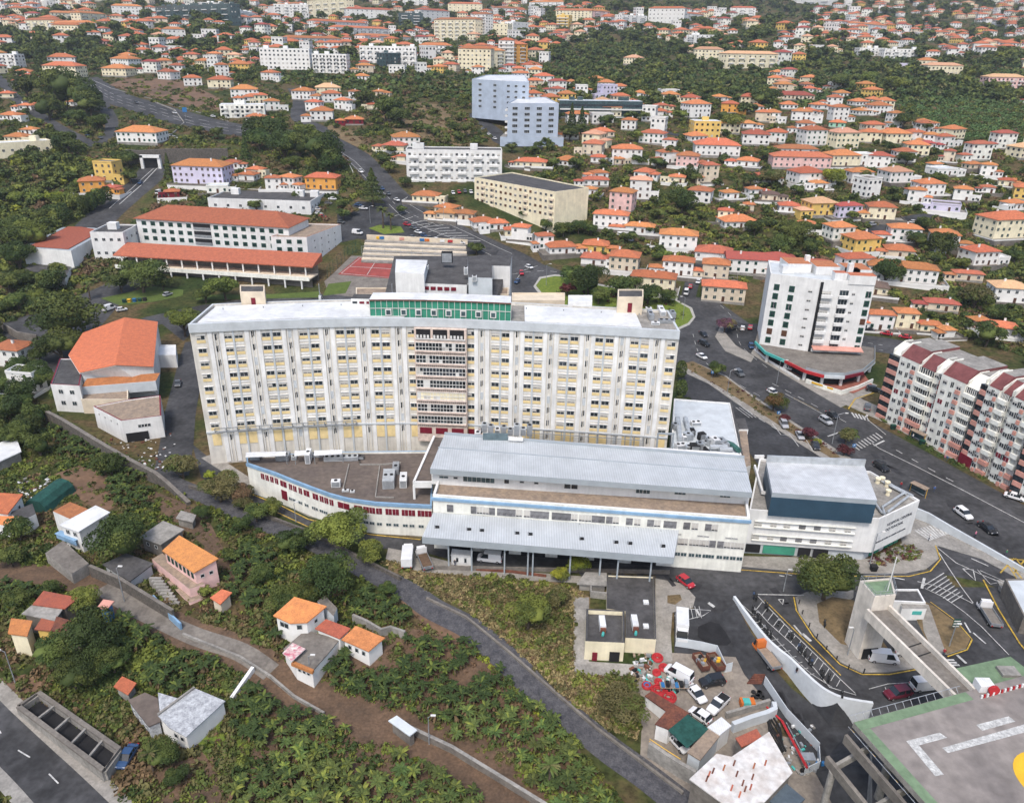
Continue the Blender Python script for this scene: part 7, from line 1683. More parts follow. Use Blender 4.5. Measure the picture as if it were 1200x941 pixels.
TL = '''70,105,56,d;30,100,32,d;105,122,32,m;116,142,24,l;90,136,26,m;78,165,36,m;148,185,27,d;152,206,20,m;232,152,15,m;255,155,18,m;293,160,20,d;320,152,36,d;303,163,30,d;332,170,40,d;376,176,50,d;390,190,30,d;358,154,28,l;342,190,22,l;
425,114,27,d;452,126,38,m;468,136,30,m;501,150,15,m;537,150,21,d;448,186,17,m;456,195,17,l;474,212,16,m;458,175,14,m;165,320,52,m;62,328,32,d;75,372,84,m;68,402,54,m;20,352,30,m;8,330,30,m;30,276,54,l;5,270,40,m;215,376,44,l;
262,336,38,l;20,300,40,d;22,430,30,d;45,415,26,m;25,458,34,d;8,478,38,m;42,486,34,d;14,508,40,m;44,520,34,d;66,462,22,m;212,546,38,o;256,570,46,o;282,578,30,b;246,556,15,y;318,594,27,l;398,618,64,l;437,645,34,l;340,635,36,m;385,676,62,d;
360,694,36,m;143,632,68,d;128,545,36,d;286,612,24,m;304,672,30,m;334,704,46,m;268,650,20,m;240,692,17,l;105,745,64,d;62,762,52,m;86,792,52,d;132,776,40,m;20,700,30,m;10,652,34,m;98,702,40,l;186,884,46,m;208,908,30,m;
620,718,54,l;656,700,32,o;655,672,22,y;678,661,27,y;733,828,62,o;972,676,78,m;908,470,29,f;993,510,25,o;920,490,15,w;948,507,19,w;958,517,11,y;990,527,17,w;850,380,23,p;840,432,23,m;690,328,44,d;672,322,34,m;726,334,36,m;760,345,30,d;
742,330,24,m;785,346,22,m;702,346,26,m;665,338,19,w;558,290,20,m;1040,317,34,d;1160,390,38,m;1145,346,38,o;1075,280,26,m;1105,285,33,d;930,270,40,m;915,290,32,d;950,288,24,m;976,206,28,y;905,208,30,o;1155,532,17,b;
1168,366,26,m;1050,345,18,l;990,325,18,m;660,268,22,m;678,265,22,d;693,268,18,m;740,277,18,m;762,268,16,m;705,300,18,d;720,285,14,m;850,240,18,m;800,235,34,d;772,250,20,m;885,265,24,m;1095,300,18,m;1118,350,20,d;640,262,18,m;
770,300,14,m;640,165,14,m;668,155,22,m;682,150,16,m;712,140,18,m;755,135,16,m;745,158,20,l;770,190,18,m;858,143,28,l;838,120,16,m;905,112,24,d;890,115,26,m;1060,140,24,d;1085,148,18,m;1064,185,22,m;1045,172,18,m;1010,205,22,m;1100,208,20,l;
880,210,22,d;815,208,16,m;650,190,16,m;632,170,14,m;745,186,14,d;676,190,20,m;1200,270,20,m;1190,300,22,m;1085,262,24,m;975,245,18,m;1000,252,16,l;895,180,18,m;935,222,18,m;1140,165,14,m;1165,258,18,m;985,95,26,m;1020,92,24,l;1050,98,28,l;
300,240,20,m;410,246,16,b;402,250,18,m;400,238,14,m;545,150,22,o;560,165,18,m;600,172,16,m;625,175,14,m;470,245,14,m;530,232,12,m;590,235,14,m;615,250,14,m;640,240,12,m;500,190,14,m;350,228,16,m;800,470,18,m;1205,840,10,m'''
TL += ';300,600,30,m;360,630,26,d;285,590,22,o;20,620,34,d;60,690,26,m;235,600,22,d;455,690,24,m;300,150,34,d;350,170,34,d;96,112,44,d;55,125,34,d;140,330,30,m;190,330,24,d;240,345,24,m;40,440,40,d;30,500,36,d;120,770,50,d'
for row in TL.replace('\n', '').split(';'):
    v = row.split(','); tree(float(v[0]), float(v[1]), float(v[2]), v[3])
for px, py, w, hz, col in ((45, 66, 15, 1.6, 'd'), (287, 176, 13, 1.3, 'd'), (436, 220, 28, .75, 'd'), (197, 198, 12, 1.4, 'd'), (620, 155, 12, 1.2, 'm'), (670, 140, 13, 1.3, 'd'), (682, 138, 10, 1.2, 'd')):
    tree(px, py, w, col, 'cone', hz=hz)
for px, py, w, col in ((98, 244, 11, 'd'), (108, 240, 11, 'd'), (118, 236, 11, 'd'), (126, 232, 10, 'd'), (75, 254, 12, 'd'), (808, 205, 9, 'd'), (822, 203, 9, 'd'), (798, 438, 12, 'm'), (798, 460, 12, 'm'), (695, 96, 8, 'd')):
    tree(px, py, w, col, 'column', hz=.62)
# woods: individual trees nearest the camera, the rest as one mass
rw_ = random.Random(3); cand = []
def scatter(poly, n, rmin, rmax, cols, out):
    x0, x1 = min(p[0] for p in poly), max(p[0] for p in poly); y0, y1 = min(p[1] for p in poly), max(p[1] for p in poly); k = 0; t = 0
    while k < n and t < n * 12:
        t += 1; px, py = rw_.uniform(x0, x1), rw_.uniform(y0, y1)
        if not inpoly(px, py, poly): continue
        p = P(px, py, 2)
        if blocked(p.x, p.y) or housed(p.x, p.y, .75): continue
        out.append((p.y, p, rw_.uniform(rmin, rmax), rw_.choice(cols), px, py)); k += 1
scatter([(635, 62), (700, 28), (760, 36), (830, 52), (900, 85), (905, 120), (770, 118), (700, 112), (640, 108)], 260, 3.5, 7, 'dddmmml', cand)
scatter([(620, 108), (905, 112), (900, 150), (620, 140)], 50, 3, 6, 'dmmml', cand)
scatter([(970, 62), (1040, 75), (1200, 58), (1210, 122), (1040, 110), (930, 98), (905, 84)], 150, 3.5, 8, 'ddmmmll', cand)
scatter([(0, 60), (30, 45), (120, 58), (135, 90), (105, 118), (20, 100)], 70, 3, 6, 'dmmml', cand)
scatter([(120, 30), (330, 40), (340, 75), (300, 95), (150, 85), (125, 60)], 130, 3, 6, 'dmmmll', cand)
scatter([(440, 82), (560, 80), (560, 140), (545, 165), (500, 170), (450, 160), (425, 130)], 120, 2.2, 4.5, 'mmmloob', cand)
scatter([(0, 185), (135, 185), (125, 235), (60, 262), (0, 262)], 90, 2.5, 5, 'mmlldy', cand)
scatter([(-40, -4), (1240, -4), (1240, 70), (-40, 70)], 900, 5, 10, 'ddddmmml', cand)
scatter([(600, 130), (1210, 120), (1210, 330), (900, 330), (620, 260)], 380, 1.5, 3.6, 'dmmmmlloo', cand)
scatter([(260, 90), (480, 90), (480, 150), (300, 150)], 50, 2, 4, 'dmmml', cand)
scatter([(0, 90), (130, 130), (130, 180), (0, 190)], 50, 2, 4, 'dmmml', cand)
scatter([(0, 240), (90, 250), (40, 440), (0, 560)], 50, 2.5, 4.5, 'dmmml', cand)
scatter([(900, 340), (1200, 330), (1200, 400), (1130, 400), (1060, 340)], 30, 1.5, 3, 'mmml', cand)
scatter([(640, 0), (960, 0), (960, 14), (640, 14)], 60, 6, 10, 'ddd', cand)
c2 = []
scatter([(1200, -5), (1420, -5), (1420, 420), (1200, 400)], 170, 3, 6, 'dmmmlo', c2); scatter([(-180, 0), (0, 0), (0, 430), (-180, 600)], 150, 3, 6, 'dmmmlo', c2)
cand.sort(key=lambda c: -(c[2] / math.hypot(c[1].x, c[1].y)))
N_T = 294 - len(TREES); cand += c2; V_all = []; M_all = []; WM_ = [L_dark, L_mid, L_light, L_yel, L_olive, L_dry]; wid = {'d': (0, 1), 'm': (1, 0), 'l': (2, 1), 'y': (3, 2), 'o': (4, 1), 'b': (5, 4)}
BASE = [crown_np(200 + i, 300, 'broad', .42) for i in range(5)]
for i, (yy, p, r, col, px, py) in enumerate(cand):
    c = Vector((p.x, p.y, g(p.x, p.y) + r * .6))
    if i < N_T: tree(px, py, 0, col, at=(c, r))
    else:
        V, K = BASE[i % 5]; a = rw_.uniform(0, 6.28); ca, sa = math.cos(a), math.sin(a)
        V_all.append(np.stack([(V[:, 0] * ca - V[:, 1] * sa) * r + c.x, (V[:, 0] * sa + V[:, 1] * ca) * r + c.y, V[:, 2] * r * .9 + c.z], 1)); t = wid[col]; M_all += [t[k] for k in K]; MASKS.append((c.x, c.y, r * .7))
tag(link('woods', np_mesh('woods', np.concatenate(V_all), M_all, WM_)), 'mixed green woods and scattered trees over the far hillside', 'woods', kind='stuff')
# shrubs and rank growth
rng = np.random.default_rng(8)
def tuft_base(n, size, seed, flat=.7):
    r = np.random.default_rng(seed); d = r.normal(0, 1, (n, 3)); d[:, 2] = np.abs(d[:, 2]); d /= np.linalg.norm(d, axis=1)[:, None]
    return cards(r, d * r.uniform(.5, 1.05, n)[:, None] * np.array([1, 1, flat]), d, size)
TB = [tuft_base(46, .55, i) for i in range(6)]; TBs = [tuft_base(16, .8, 20 + i, .9) for i in range(6)]
SOILPX = [[(63, 550), (126, 548), (145, 592), (120, 606), (80, 585)], [(175, 570), (250, 600), (270, 650), (300, 665), (280, 695), (225, 685), (235, 640), (185, 600)], [(355, 815), (380, 770), (470, 735), (560, 745), (610, 800), (680, 880), (700, 960), (640, 960), (530, 885), (430, 842)],
          [(270, 815), (320, 800), (440, 855), (560, 915), (600, 960), (250, 960), (300, 870)], [(480, 690), (545, 730), (600, 785), (560, 775), (500, 738), (465, 705)], [(170, 960), (180, 900), (240, 878), (265, 930), (250, 960)], [(0, 790), (55, 795), (50, 820), (0, 830)], [(440, 715), (540, 740), (600, 790), (570, 800), (470, 745)]]
def growth(name, label, n, poly, rmin, rmax, mats, weights, base=TB, avoid=True, ok=None, power=1.0):
    x0, x1 = min(p[0] for p in poly), max(p[0] for p in poly); y0, y1 = min(p[1] for p in poly), max(p[1] for p in poly); Vs = []; Ms = []; k = 0; t = 0
    while k < n and t < n * 6:
        t += 1; px = rw_.uniform(x0, x1); py = y0 + (y1 - y0) * rw_.random() ** power
        if not inpoly(px, py, poly): continue
        if name in ('undergrowth', 'rough_grass') and rw_.random() < .75 and any(inpoly(px, py, pl) for pl in SOILPX): continue
        p = P(px, py)
        if avoid and (blocked(p.x, p.y) or housed(p.x, p.y, .72)): continue
        f = math.sin(p.x / 7.3 + 1.7 * math.sin(p.y / 9.1)) + math.sin(p.y / 5.7 + p.x / 13) + rw_.gauss(0, .6)      # patches of one kind of plant
        if f < -.9 and ok is None and rw_.random() < .6: continue
        r = rw_.uniform(rmin, rmax); V = base[t % 6]; a = rw_.uniform(0, 6.28); ca, sa = math.cos(a), math.sin(a)
        Vs.append(np.stack([(V[:, 0] * ca - V[:, 1] * sa) * r + p.x, (V[:, 0] * sa + V[:, 1] * ca) * r + p.y, V[:, 2] * r + p.z], 1))
        w = min(len(mats) - 1, max(0, int((f + 2) / 4 * len(mats)))) if rw_.random() < .7 else rw_.choices(range(len(mats)), weights)[0]
        Ms += [w] * (len(V) // 4); k += 1
    if Vs: tag(link(name, np_mesh(name, np.concatenate(Vs), Ms, mats)), label, 'vegetation', kind='stuff')
growth('undergrowth', 'shrubs and rank growth over the near slopes', 2500, [(-40, 430), (60, 480), (200, 570), (290, 610), (420, 680), (520, 740), (600, 800), (700, 900), (740, 960), (150, 960), (-60, 800)], .6, 1.5, [L_dry, L_olive, L_mid, L_dark, L_light], [2, 3, 4, 2, 3])
growth('rough_grass', 'coarse grass and weeds over the near slopes', 6000, [(-40, 430), (60, 480), (200, 570), (290, 610), (420, 680), (520, 740), (600, 800), (700, 900), (740, 960), (150, 960), (-60, 800)], .25, .6, [L_dry, L_olive, L_light, L_mid], [2, 2, 3, 3], TBs)
growth('dry_grass', 'dry yellow grass and weeds on the slope below the forecourt', 3600, [(440, 655), (560, 672), (685, 690), (684, 780), (765, 790), (745, 865), (690, 845), (600, 765), (540, 712), (480, 680)], .2, .65, [L_dry, mat('dry_blades', (.30, .235, .11), .9, .2, .8), mat('straw', (.24, .20, .09), .9, .2, .8), L_olive], [3, 4, 2, 1], TBs)
growth('dry_slope_shrubs', 'scattered shrubs on the dry slope', 220, [(440, 655), (560, 672), (685, 690), (684, 780), (765, 790), (745, 865), (690, 845), (600, 765), (540, 712), (480, 680)], .6, 1.4, [L_olive, L_light, L_mid], [1, 1, 1])
growth('verge_growth', 'weeds and bushes along the lower track verge', 500, [(560, 740), (600, 790), (680, 862), (690, 880), (640, 860), (590, 800), (550, 760)], .4, 1.0, [L_light, L_mid, L_yel], [1, 1, 1])
growth('outer_growth', 'scrub on the slopes beyond the eastern edge', 2600, [(1200, -6), (1430, -6), (1450, 900), (1320, 700), (1200, 420)], .8, 3.2, [L_dry, L_olive, L_mid, L_dark, L_light], [2, 3, 4, 2, 3])
growth('lower_growth', 'scrub below and west of the near slope', 2600, [(-300, 500), (-40, 430), (-60, 800), (150, 955), (740, 955), (960, 945), (960, 1120), (-200, 1120)], .5, 1.5, [L_dry, L_olive, L_mid, L_dark, L_light], [2, 3, 4, 2, 3])
growth('garden_growth', 'garden shrubs and weeds between the hillside houses', 5200, [(600, 120), (1210, 110), (1210, 420), (1140, 400), (1030, 340), (860, 330), (640, 260)], .9, 2.4, [L_olive, L_mid, L_dark, L_light, L_dry], [2, 4, 4, 3, 1])
growth('hill_growth', 'scrub over the northern and western slopes', 6500, [(-30, 40), (640, 40), (640, 130), (560, 170), (470, 190), (380, 260), (120, 330), (-30, 430)], 1.0, 3.0, [L_dry, L_olive, L_mid, L_dark, L_light], [1, 2, 4, 3, 3])
growth('far_growth', 'scrub and gardens covering the far hillside', 7000, [(-40, -6), (1240, -6), (1240, 125), (600, 125), (-40, 60)], 2.0, 5.0, [L_olive, L_dark, L_mid, L_dark, L_dark], [2, 3, 4, 3, 2], TBs, power=.8)
growth('plantation', 'rows of banana plants on the eastern plantation', 3600, [(1018, 110), (1062, 105), (1130, 111), (1212, 122), (1212, 174), (1150, 168), (1100, 152), (1060, 130)], 1.3, 2.1, [mat('plantation_leaves', (.085, .15, .045), .8, .2, .5), L_mid], [3, 1], TBs, True, True)
growth('flower_bed', 'shrubs in the bed below the pink flats', 130, [(1022, 484), (1045, 484), (1195, 572), (1200, 582), (1160, 566), (1100, 534), (1060, 515)], .5, 1.2, [L_dark, L_mid, L_olive], [1, 2, 1], TB, False)
growth('verge_hedge', 'low hedge in the avenue verge', 160, [(798, 428), (812, 424), (882, 464), (985, 532), (975, 538), (875, 476), (805, 434)], .3, .9, [L_dry, L_olive, L_mid, L_wine], [3, 3, 2, 1], TBs, False)
growth('corner_bed', 'reddish shrubs in the bed beside the white wing', 90, [(1020, 655), (1040, 640), (1070, 640), (1082, 648), (1075, 655), (1045, 660), (1022, 664)], .4, .9, [L_wine, L_mid, L_light, L_dry], [1, 1, 1, 1], TBs, False)
growth('lawn_tufts', 'uneven grass and shrubs on the roundabout and islands', 260, [(690, 338), (800, 355), (800, 375), (700, 385), (655, 355), (650, 340)], .5, 1.4, [L_mid, L_light, L_wine], [3, 2, 1], TBs, False)
# banana plants
def banana(seed, leaves=13):
    r = random.Random(seed); mb = MB(); mb.tube([(0, 0, 0), (.05, 0, 1.2), (0, .05, 2.1)], .16, L_light, 6, .08)
    for i in range(leaves):
        a = 6.28 * i / leaves + r.uniform(-.3, .3); up = r.uniform(.35, 1.15); Lf = r.uniform(1.2, 1.9); p = Vector((0, 0, 2.0)); dr = Vector((math.cos(a), math.sin(a), up)).normalized(); sd = Vector((-math.sin(a), math.cos(a), 0)); row = []
        for j in range(6):
            t = j / 5; wd = .25 * math.sin(math.pi * min(1, .12 + t * .86)) ** .6; row.append((p - sd * wd - Vector((0, 0, wd * .35)), p.copy(), p + sd * wd - Vector((0, 0, wd * .35))))
            p = p + dr * Lf / 5; dr = (dr + Vector((0, 0, -.26 - .1 * t))).normalized()
        vs = [v for q in row for v in q]; fs = []
        for j in range(5): fs += [(j * 3, j * 3 + 1, j * 3 + 4, j * 3 + 3), (j * 3 + 1, j * 3 + 2, j * 3 + 5, j * 3 + 4)]
        mb.add(vs, fs, L_ban if r.random() < .8 else (L_light if r.random() < .5 else L_mid))
    for i in range(4):
        a = r.uniform(0, 6.28); c, s_ = math.cos(a), math.sin(a); mb.add([(c * .15 - s_ * .1, s_ * .15 + c * .1, 1.8), (c * .15 + s_ * .1, s_ * .15 - c * .1, 1.8), (c * .8 + s_ * .2, s_ * .8 - c * .2, 1.1), (c * .8 - s_ * .2, s_ * .8 + c * .2, 1.1), (c * .9, s_ * .9, .4)], [(0, 1, 2, 3), (3, 2, 4)], L_dry)
    return mb
BB = [banana(i, 11 + i % 5) for i in range(6)]; BM = [b.mesh('banana_plant') for b in BB]
GROVES = [[(372, 785), (388, 768), (440, 766), (480, 748), (560, 755), (600, 800), (655, 850), (712, 950), (650, 950), (575, 912), (482, 856), (400, 826), (368, 802)], [(128, 712), (170, 728), (230, 757), (264, 778), (252, 800), (215, 815), (160, 800), (130, 770)],
          [(285, 808), (318, 798), (372, 838), (430, 858), (520, 898), (600, 955), (255, 955), (300, 890), (270, 850)], [(388, 700), (440, 688), (486, 724), (468, 738), (410, 722)], [(-10, 690), (28, 680), (45, 700), (10, 722), (-10, 720)], [(118, 555), (175, 560), (180, 590), (140, 598)], [(305, 735), (330, 720), (330, 755), (308, 765)], [(60, 490), (110, 520), (120, 545), (70, 535), (45, 510)], [(288, 640), (320, 650), (330, 690), (300, 720), (262, 700), (275, 660)]]
bc = []
for gi_, pl in enumerate(GROVES):
    wp = [P(*p) for p in pl]; x0, x1, y0, y1 = min(p.x for p in wp), max(p.x for p in wp), min(p.y for p in wp), max(p.y for p in wp); w2 = [(p.x, p.y) for p in wp]
    st = 1.45; yy = y0
    while yy < y1:
        xx = x0
        while xx < x1:
            x, y = xx + rw_.uniform(-.7, .7), yy + rw_.uniform(-.7, .7); xx += st
            if not inpoly(x, y, w2) or blocked(x, y) or math.sin(x / 3.1 + 2 * math.sin(y / 4.7)) + math.sin(y / 2.9) < -1.3: continue
            if any((x - a) ** 2 + (y - b) ** 2 < (c * .7) ** 2 for a, b, c in TMASK if c > 1.5): continue
            bc.append((x, y, gi_))
        yy += st
bc.sort(key=lambda q: q[1] ** 2 + q[0] ** 2)
gv = MB(); GN = {0: 'the main grove below the basalt track', 1: 'the grove beside the concrete lane', 2: 'the grove below the brown lane'}
for i, (x, y, gi_) in enumerate(bc):
    z = gt(x, y); k = rw_.uniform(.45, .98); a = rw_.uniform(0, 6.28); m = rw_.randrange(6)
    if i < 290:
        o = link('banana_plant', BM[m], loc=(x, y, z)); o.scale = (k, k, k * rw_.uniform(.85, 1.2)); o.rotation_euler = (rw_.uniform(-.28, .28), rw_.uniform(-.28, .28), a)
        w_ = GN.get(gi_, 'the small patches among the lower houses'); tag(o, 'green banana plant with arching leaves in ' + w_, 'banana plant', 'banana plants in ' + w_)
    else:
        Mx = Matrix.Translation((x, y, z)) @ Matrix.Rotation(a, 4, 'Z') @ Matrix.Scale(k, 4); o_ = len(gv.v); gv.v += [tuple(Mx @ Vector(q)) for q in BB[m].v]; ks = [gv.mi(t) for t in BB[m].mats]
        gv.f += [tuple(j + o_ for j in f) for f in BB[m].f]; gv.m += [ks[q] for q in BB[m].m]
if gv.v: tag(gv.build('banana_grove'), 'dense banana grove farther from the brown lane', 'banana grove', kind='stuff')
# palms
def palm_meshes():
    r = random.Random(4); t = MB(); t.tube([(0, 0, 0), (.1, 0, 3), (0, .1, 6)], .28, M_bark, 8, .2); c = MB()
    for i in range(26):
        a = r.uniform(0, 6.28); up = r.uniform(-.3, 1.2); p = Vector((0, 0, 6)); dr = Vector((math.cos(a), math.sin(a), up)).normalized(); sd = Vector((-math.sin(a), math.cos(a), 0)); row = []
        for j in range(6): q = j / 5; wd = .3 * math.sin(math.pi * min(1, .1 + q * .88)); row.append((p - sd * wd - Vector((0, 0, wd * .5)), p.copy(), p + sd * wd - Vector((0, 0, wd * .5)))); p = p + dr * .5; dr = (dr + Vector((0, 0, -.22))).normalized()
        vs = [v for q in row for v in q]; fs = []
        for j in range(5): fs += [(j * 3, j * 3 + 1, j * 3 + 4, j * 3 + 3), (j * 3 + 1, j * 3 + 2, j * 3 + 5, j * 3 + 4)]
        c.add(vs, fs, L_mid if r.random() < .6 else L_olive)
    return t.mesh('trunk'), c.mesh('crown')
pt, pc = palm_meshes()
for px, py, sc, lb in ((106, 352, 1.1, 'broad yellow green palm in the school yard'), (449, 268, 1.5, 'tall palm on the lawn by the uphill road'), (458, 270, 1.2, 'shorter palm on the lawn by the uphill road'), (712, 195, .9, 'palm between the pink villa and the cream slab'), (782, 192, 1.3, 'tall palm beside the pink villa on the hillside'), (862, 228, 1.1, 'palm in the garden below the three storey cream villa'), (870, 226, 1.0, 'palm with drooping fronds by the small white house'), (180, 905, .7, 'small palm by the whitewashed roof house'), (643, 922, .8, 'star shaped palm at the foot of the track bank'), (500, 232, 1.0, 'palm beside the cream bungalow on the uphill road'), (938, 130, .8, 'palm near the long red roofed building')):
    p = P(px, py); o = thing('palm_tree', lb, 'palm tree', p); a = link('trunk', pt, o); b = link('crown', pc, o)
    for q in (a, b): q.scale = (sc, sc, sc)
    for q in (a, b): q.location = (0, 0, 0)

# ------------------------------------------------------------ vehicles
PAINT = {k: mat('car_paint_' + k, c, .3, .03, .5, spec=.6) for k, c in {'white': (.72, .72, .72), 'black': (.018, .019, .022), 'silver': (.38, .39, .41), 'red': (.42, .02, .035), 'maroon': (.13, .015, .03), 'blue': (.03, .07, .16), 'grey': (.10, .105, .11), 'orange': (.6, .16, .03)}.items()}
M_cglass = mat('car_glass', (.02, .025, .03), .08, .1, spec=.7)
CAR = {}
def loft(mb, st, m):
    """st: (x, half width bottom, z bottom, half width belt, z belt)"""
    vs = []
    for x, wb, zb, wt, zt in st: zm = zb + (zt - zb) * .55; vs += [(x, -wb * .9, zb), (x, -wb, zb + .12), (x, -max(wb, wt), zm), (x, -wt * .97, zt - .04), (x, -wt * .8, zt), (x, wt * .8, zt), (x, wt * .97, zt - .04), (x, max(wb, wt), zm), (x, wb, zb + .12), (x, wb * .9, zb)]
    n = 10; k = len(st); mb.add(vs, [(i * n + j, i * n + (j + 1) % n, (i + 1) * n + (j + 1) % n, (i + 1) * n + j) for i in range(k - 1) for j in range(n)] + [tuple(range(n - 1, -1, -1)), tuple(range((k - 1) * n, k * n))], m)
def car_parts(kind):
    if kind in CAR: return CAR[kind]
    L, W, H, belt, g0, g1, r0, r1 = {'hatch': (4.0, 1.75, 1.5, .92, -1.85, 1.15, -1.45, .35), 'sedan': (4.5, 1.8, 1.45, .92, -1.65, 1.2, -1.0, .35), 'suv': (4.6, 1.88, 1.72, 1.05, -2.15, 1.15, -1.8, .5), 'van': (5.2, 1.95, 2.2, 1.15, -2.5, 1.9, -2.4, 1.2), 'pickup': (5.2, 1.85, 1.75, 1.05, -.5, 1.25, -.25, .6), 'truck': (6.8, 2.2, 2.4, 1.1, 1.9, 3.2, 1.95, 2.7)}[kind]
    h, w = L / 2, W / 2; P_ = PAINT['white']; out = []
    b = MB(); xs = [(-h, w * .86, .38, w * .84, belt * .86), (-h + .15, w * .97, .28, w * .95, belt * .98), (-h * .5, w, .26, w, belt), (h * .35, w, .26, w, belt), (h * .72, w, .28, w * .95, belt * .93), (h - .12, w * .93, .3, w * .88, belt * .8), (h, w * .8, .38, w * .76, belt * .68)]
    if kind == 'truck': xs = [(1.75, w, .5, w, belt), (h - .15, w, .4, w, belt), (h, w * .96, .5, w * .94, belt * .95)]
    if kind == 'van': xs[-3:] = [(h * .8, w, .28, w * .97, belt), (h - .12, w * .95, .3, w * .9, belt * .85), (h, w * .85, .4, w * .8, belt * .72)]
    loft(b, xs, P_); wr = w * .84
    roof = MB(); roof.box(r0 + .05, r1 - .02, -wr + .03, wr - .03, H - .05, H + .02, P_); out_body = b
    for s in (-1, 1):
        for x0, x1 in (((r0 + .02, r0 + .14), ((r0 + r1) / 2 - .05, (r0 + r1) / 2 + .05)) if kind != 'van' else ((r0, .2),)):
            roof.add([(x0, s * (wr - .0), H - .02), (x1, s * wr, H - .02), (x1, s * (w * .97), belt - .02), (x0 - .1, s * (w * .97), belt - .02)], [(0, 1, 2, 3) if s < 0 else (3, 2, 1, 0)], P_)
    b.add(roof.v, roof.f, P_)
    if kind == 'pickup':
        b.box(-h + .15, -.6, -w * .97, -w * .9, belt - .3, belt + .05, P_); b.box(-h + .15, -.6, w * .9, w * .97, belt - .3, belt + .05, P_); b.box(-h + .2, -.6, -w * .9, w * .9, belt - .02, belt + .01, M_dark)
    if kind == 'truck':
        b.box(-h, 1.6, -w, w, .75, .95, M_steel); b.box(1.75, 1.95, -w, w, belt - .1, H, P_)
    gl = MB(); e = .01; gl.add([(g0, -w * .93, belt - .05), (g1, -w * .93, belt - .05), (g1, w * .93, belt - .05), (g0, w * .93, belt - .05), (r0, -wr, H - .03), (r1, -wr, H - .03), (r1, wr, H - .03), (r0, wr, H - .03)], [(0, 1, 5, 4), (1, 2, 6, 5), (2, 3, 7, 6), (3, 0, 4, 7), (4, 5, 6, 7)], M_cglass)
    wh = MB(); wh.cyl((0, .33), .33, -.11, .11, M_tyre, 14, axis='Y'); wh.cyl((0, .33), .19, -.13, .13, M_rim, 10, axis='Y')
    hl_ = MB(); hl_.box(-.1, .04, -.17, .17, -.07, .09, M_lamp); tl = MB(); tl.box(-.03, .06, -.14, .14, -.1, .14, M_tail)
    fx = h * .66; CAR[kind] = dict(body=b.mesh('body'), glass=gl.mesh('windows'), wheel=wh.mesh('wheel'), head=hl_.mesh('headlight'), tail=tl.mesh('tail_light'), L=L, W=W, belt=belt, fx=fx, H=H)
    return CAR[kind]
CARS = []
KN_ = {'hatch': 'hatchback car', 'sedan': 'saloon car', 'suv': 'tall car', 'van': 'van', 'pickup': 'pickup truck', 'truck': 'lorry'}
def car(px, py, dx, dy, kind, col, label=None, load=None):
    c = P(px, py); c.z = g(c.x, c.y); q = P(px + dx, py + dy); a = math.atan2(q.y - c.y, q.x - c.x); s = PR(c)[2]; c.z += .24 if not (px > 850 and py > 680) else .02
    if kind == 'hatch' and s < 2.6: pass
    k = car_parts(kind); nm = {'van': 'van', 'truck': 'lorry', 'pickup': 'pickup_truck'}.get(kind, 'car'); ds = '%s %s' % ({'black': 'black', 'grey': 'dark grey', 'blue': 'dark blue'}.get(col, col), KN_[kind])
    r = thing(nm, label or ds, 'van' if kind == 'van' else ('lorry' if kind == 'truck' else 'car'), c, a); pm = PAINT[col]
    def pt(name, me, loc, paint=False):
        o = link(name, me, r, loc=loc)
        if paint: o.material_slots[0].link = 'OBJECT'; o.material_slots[0].material = pm
    pt('body', k['body'], (0, 0, 0), True); pt('windows', k['glass'], (0, 0, 0))
    for sx in (-1, 1):
        for sy in (-1, 1): pt('wheel', k['wheel'], (sx * k['fx'], sy * (k['W'] / 2 - .1), 0))
    if s > 3.0:
        for sy in (-1, 1): pt('headlight', k['head'], (k['L'] / 2 - .08, sy * k['W'] * .34, .62)); pt('tail_light', k['tail'], (-k['L'] / 2 + .0, sy * k['W'] * .38, .8))
    if load:
        mb = MB(); load(mb); link('load', mb.mesh('load'), r)
    CARS.append([r, label or ds, label is not None, px, py, 10]); return r
def boxload(m, z=3.0): return lambda mb: mb.box(-3.35, 1.6, -1.12, 1.12, .96, z, m)
def bedload(m): 
    def f(mb):
        mb.box(-3.35, 1.6, -1.1, 1.1, .96, 1.05, m)
        for y in (-1.1, 1.04): mb.box(-3.35, 1.6, y, y + .06, 1.0, 1.4, M_steel)
        mb.box(-3.38, -3.3, -1.1, 1.1, 1.0, 1.4, M_steel)
    return f
car(803, 685, 8, 6, 'hatch', 'red', 'bright red hatchback parked beside the courtyard bed near the canopy')
car(1034, 774, 10, 1, 'van', 'white', 'white panel van parked at the foot of the lift tower')
car(1064, 768, 10, 2, 'suv', 'white', 'white car half hidden behind the foot bridge beside the panel van')
car(1051, 815, -10, 2, 'suv', 'maroon', 'dark maroon car parked beneath the end of the foot bridge')
car(1084, 806, 10, -1, 'van', 'white', 'white minibus parked under the foot bridge beside the maroon car')
car(1158, 724, -5, -8, 'truck', 'white', 'white dropside lorry with loaded bed driving through the plaza gate', bedload(M_concd))
car(798, 741, 0, 10, 'truck', 'white', 'white box lorry parked beside the dark asphalt island', boxload(M_metalw))
car(795, 794, -9, -6, 'van', 'white', 'white minibus parked beside the red coils in the depot')
car(815, 816, 6, 8, 'sedan', 'white', 'white saloon car between minibus and pickup in the depot')
car(834, 802, -10, 2, 'suv', 'black', 'black car parked in front of the skips in the depot')
car(841, 829, -8, 9, 'pickup', 'white', 'white pickup with empty black bed in the depot yard')
car(794, 873, 6, 7, 'sedan', 'white', 'white car with its nose poking out below the green net roof')
car(820, 842, -6, -5, 'hatch', 'white', 'white car tucked in above the green net roof')
car(898, 772, -7, -12, 'truck', 'orange', 'orange cab crane lorry parked against the curved white wall', bedload(M_tanroof))
car(478, 658, 1, -10, 'truck', 'white', 'white box lorry parked beside the flatbed near the canopy end', boxload(M_metalw, 2.8))
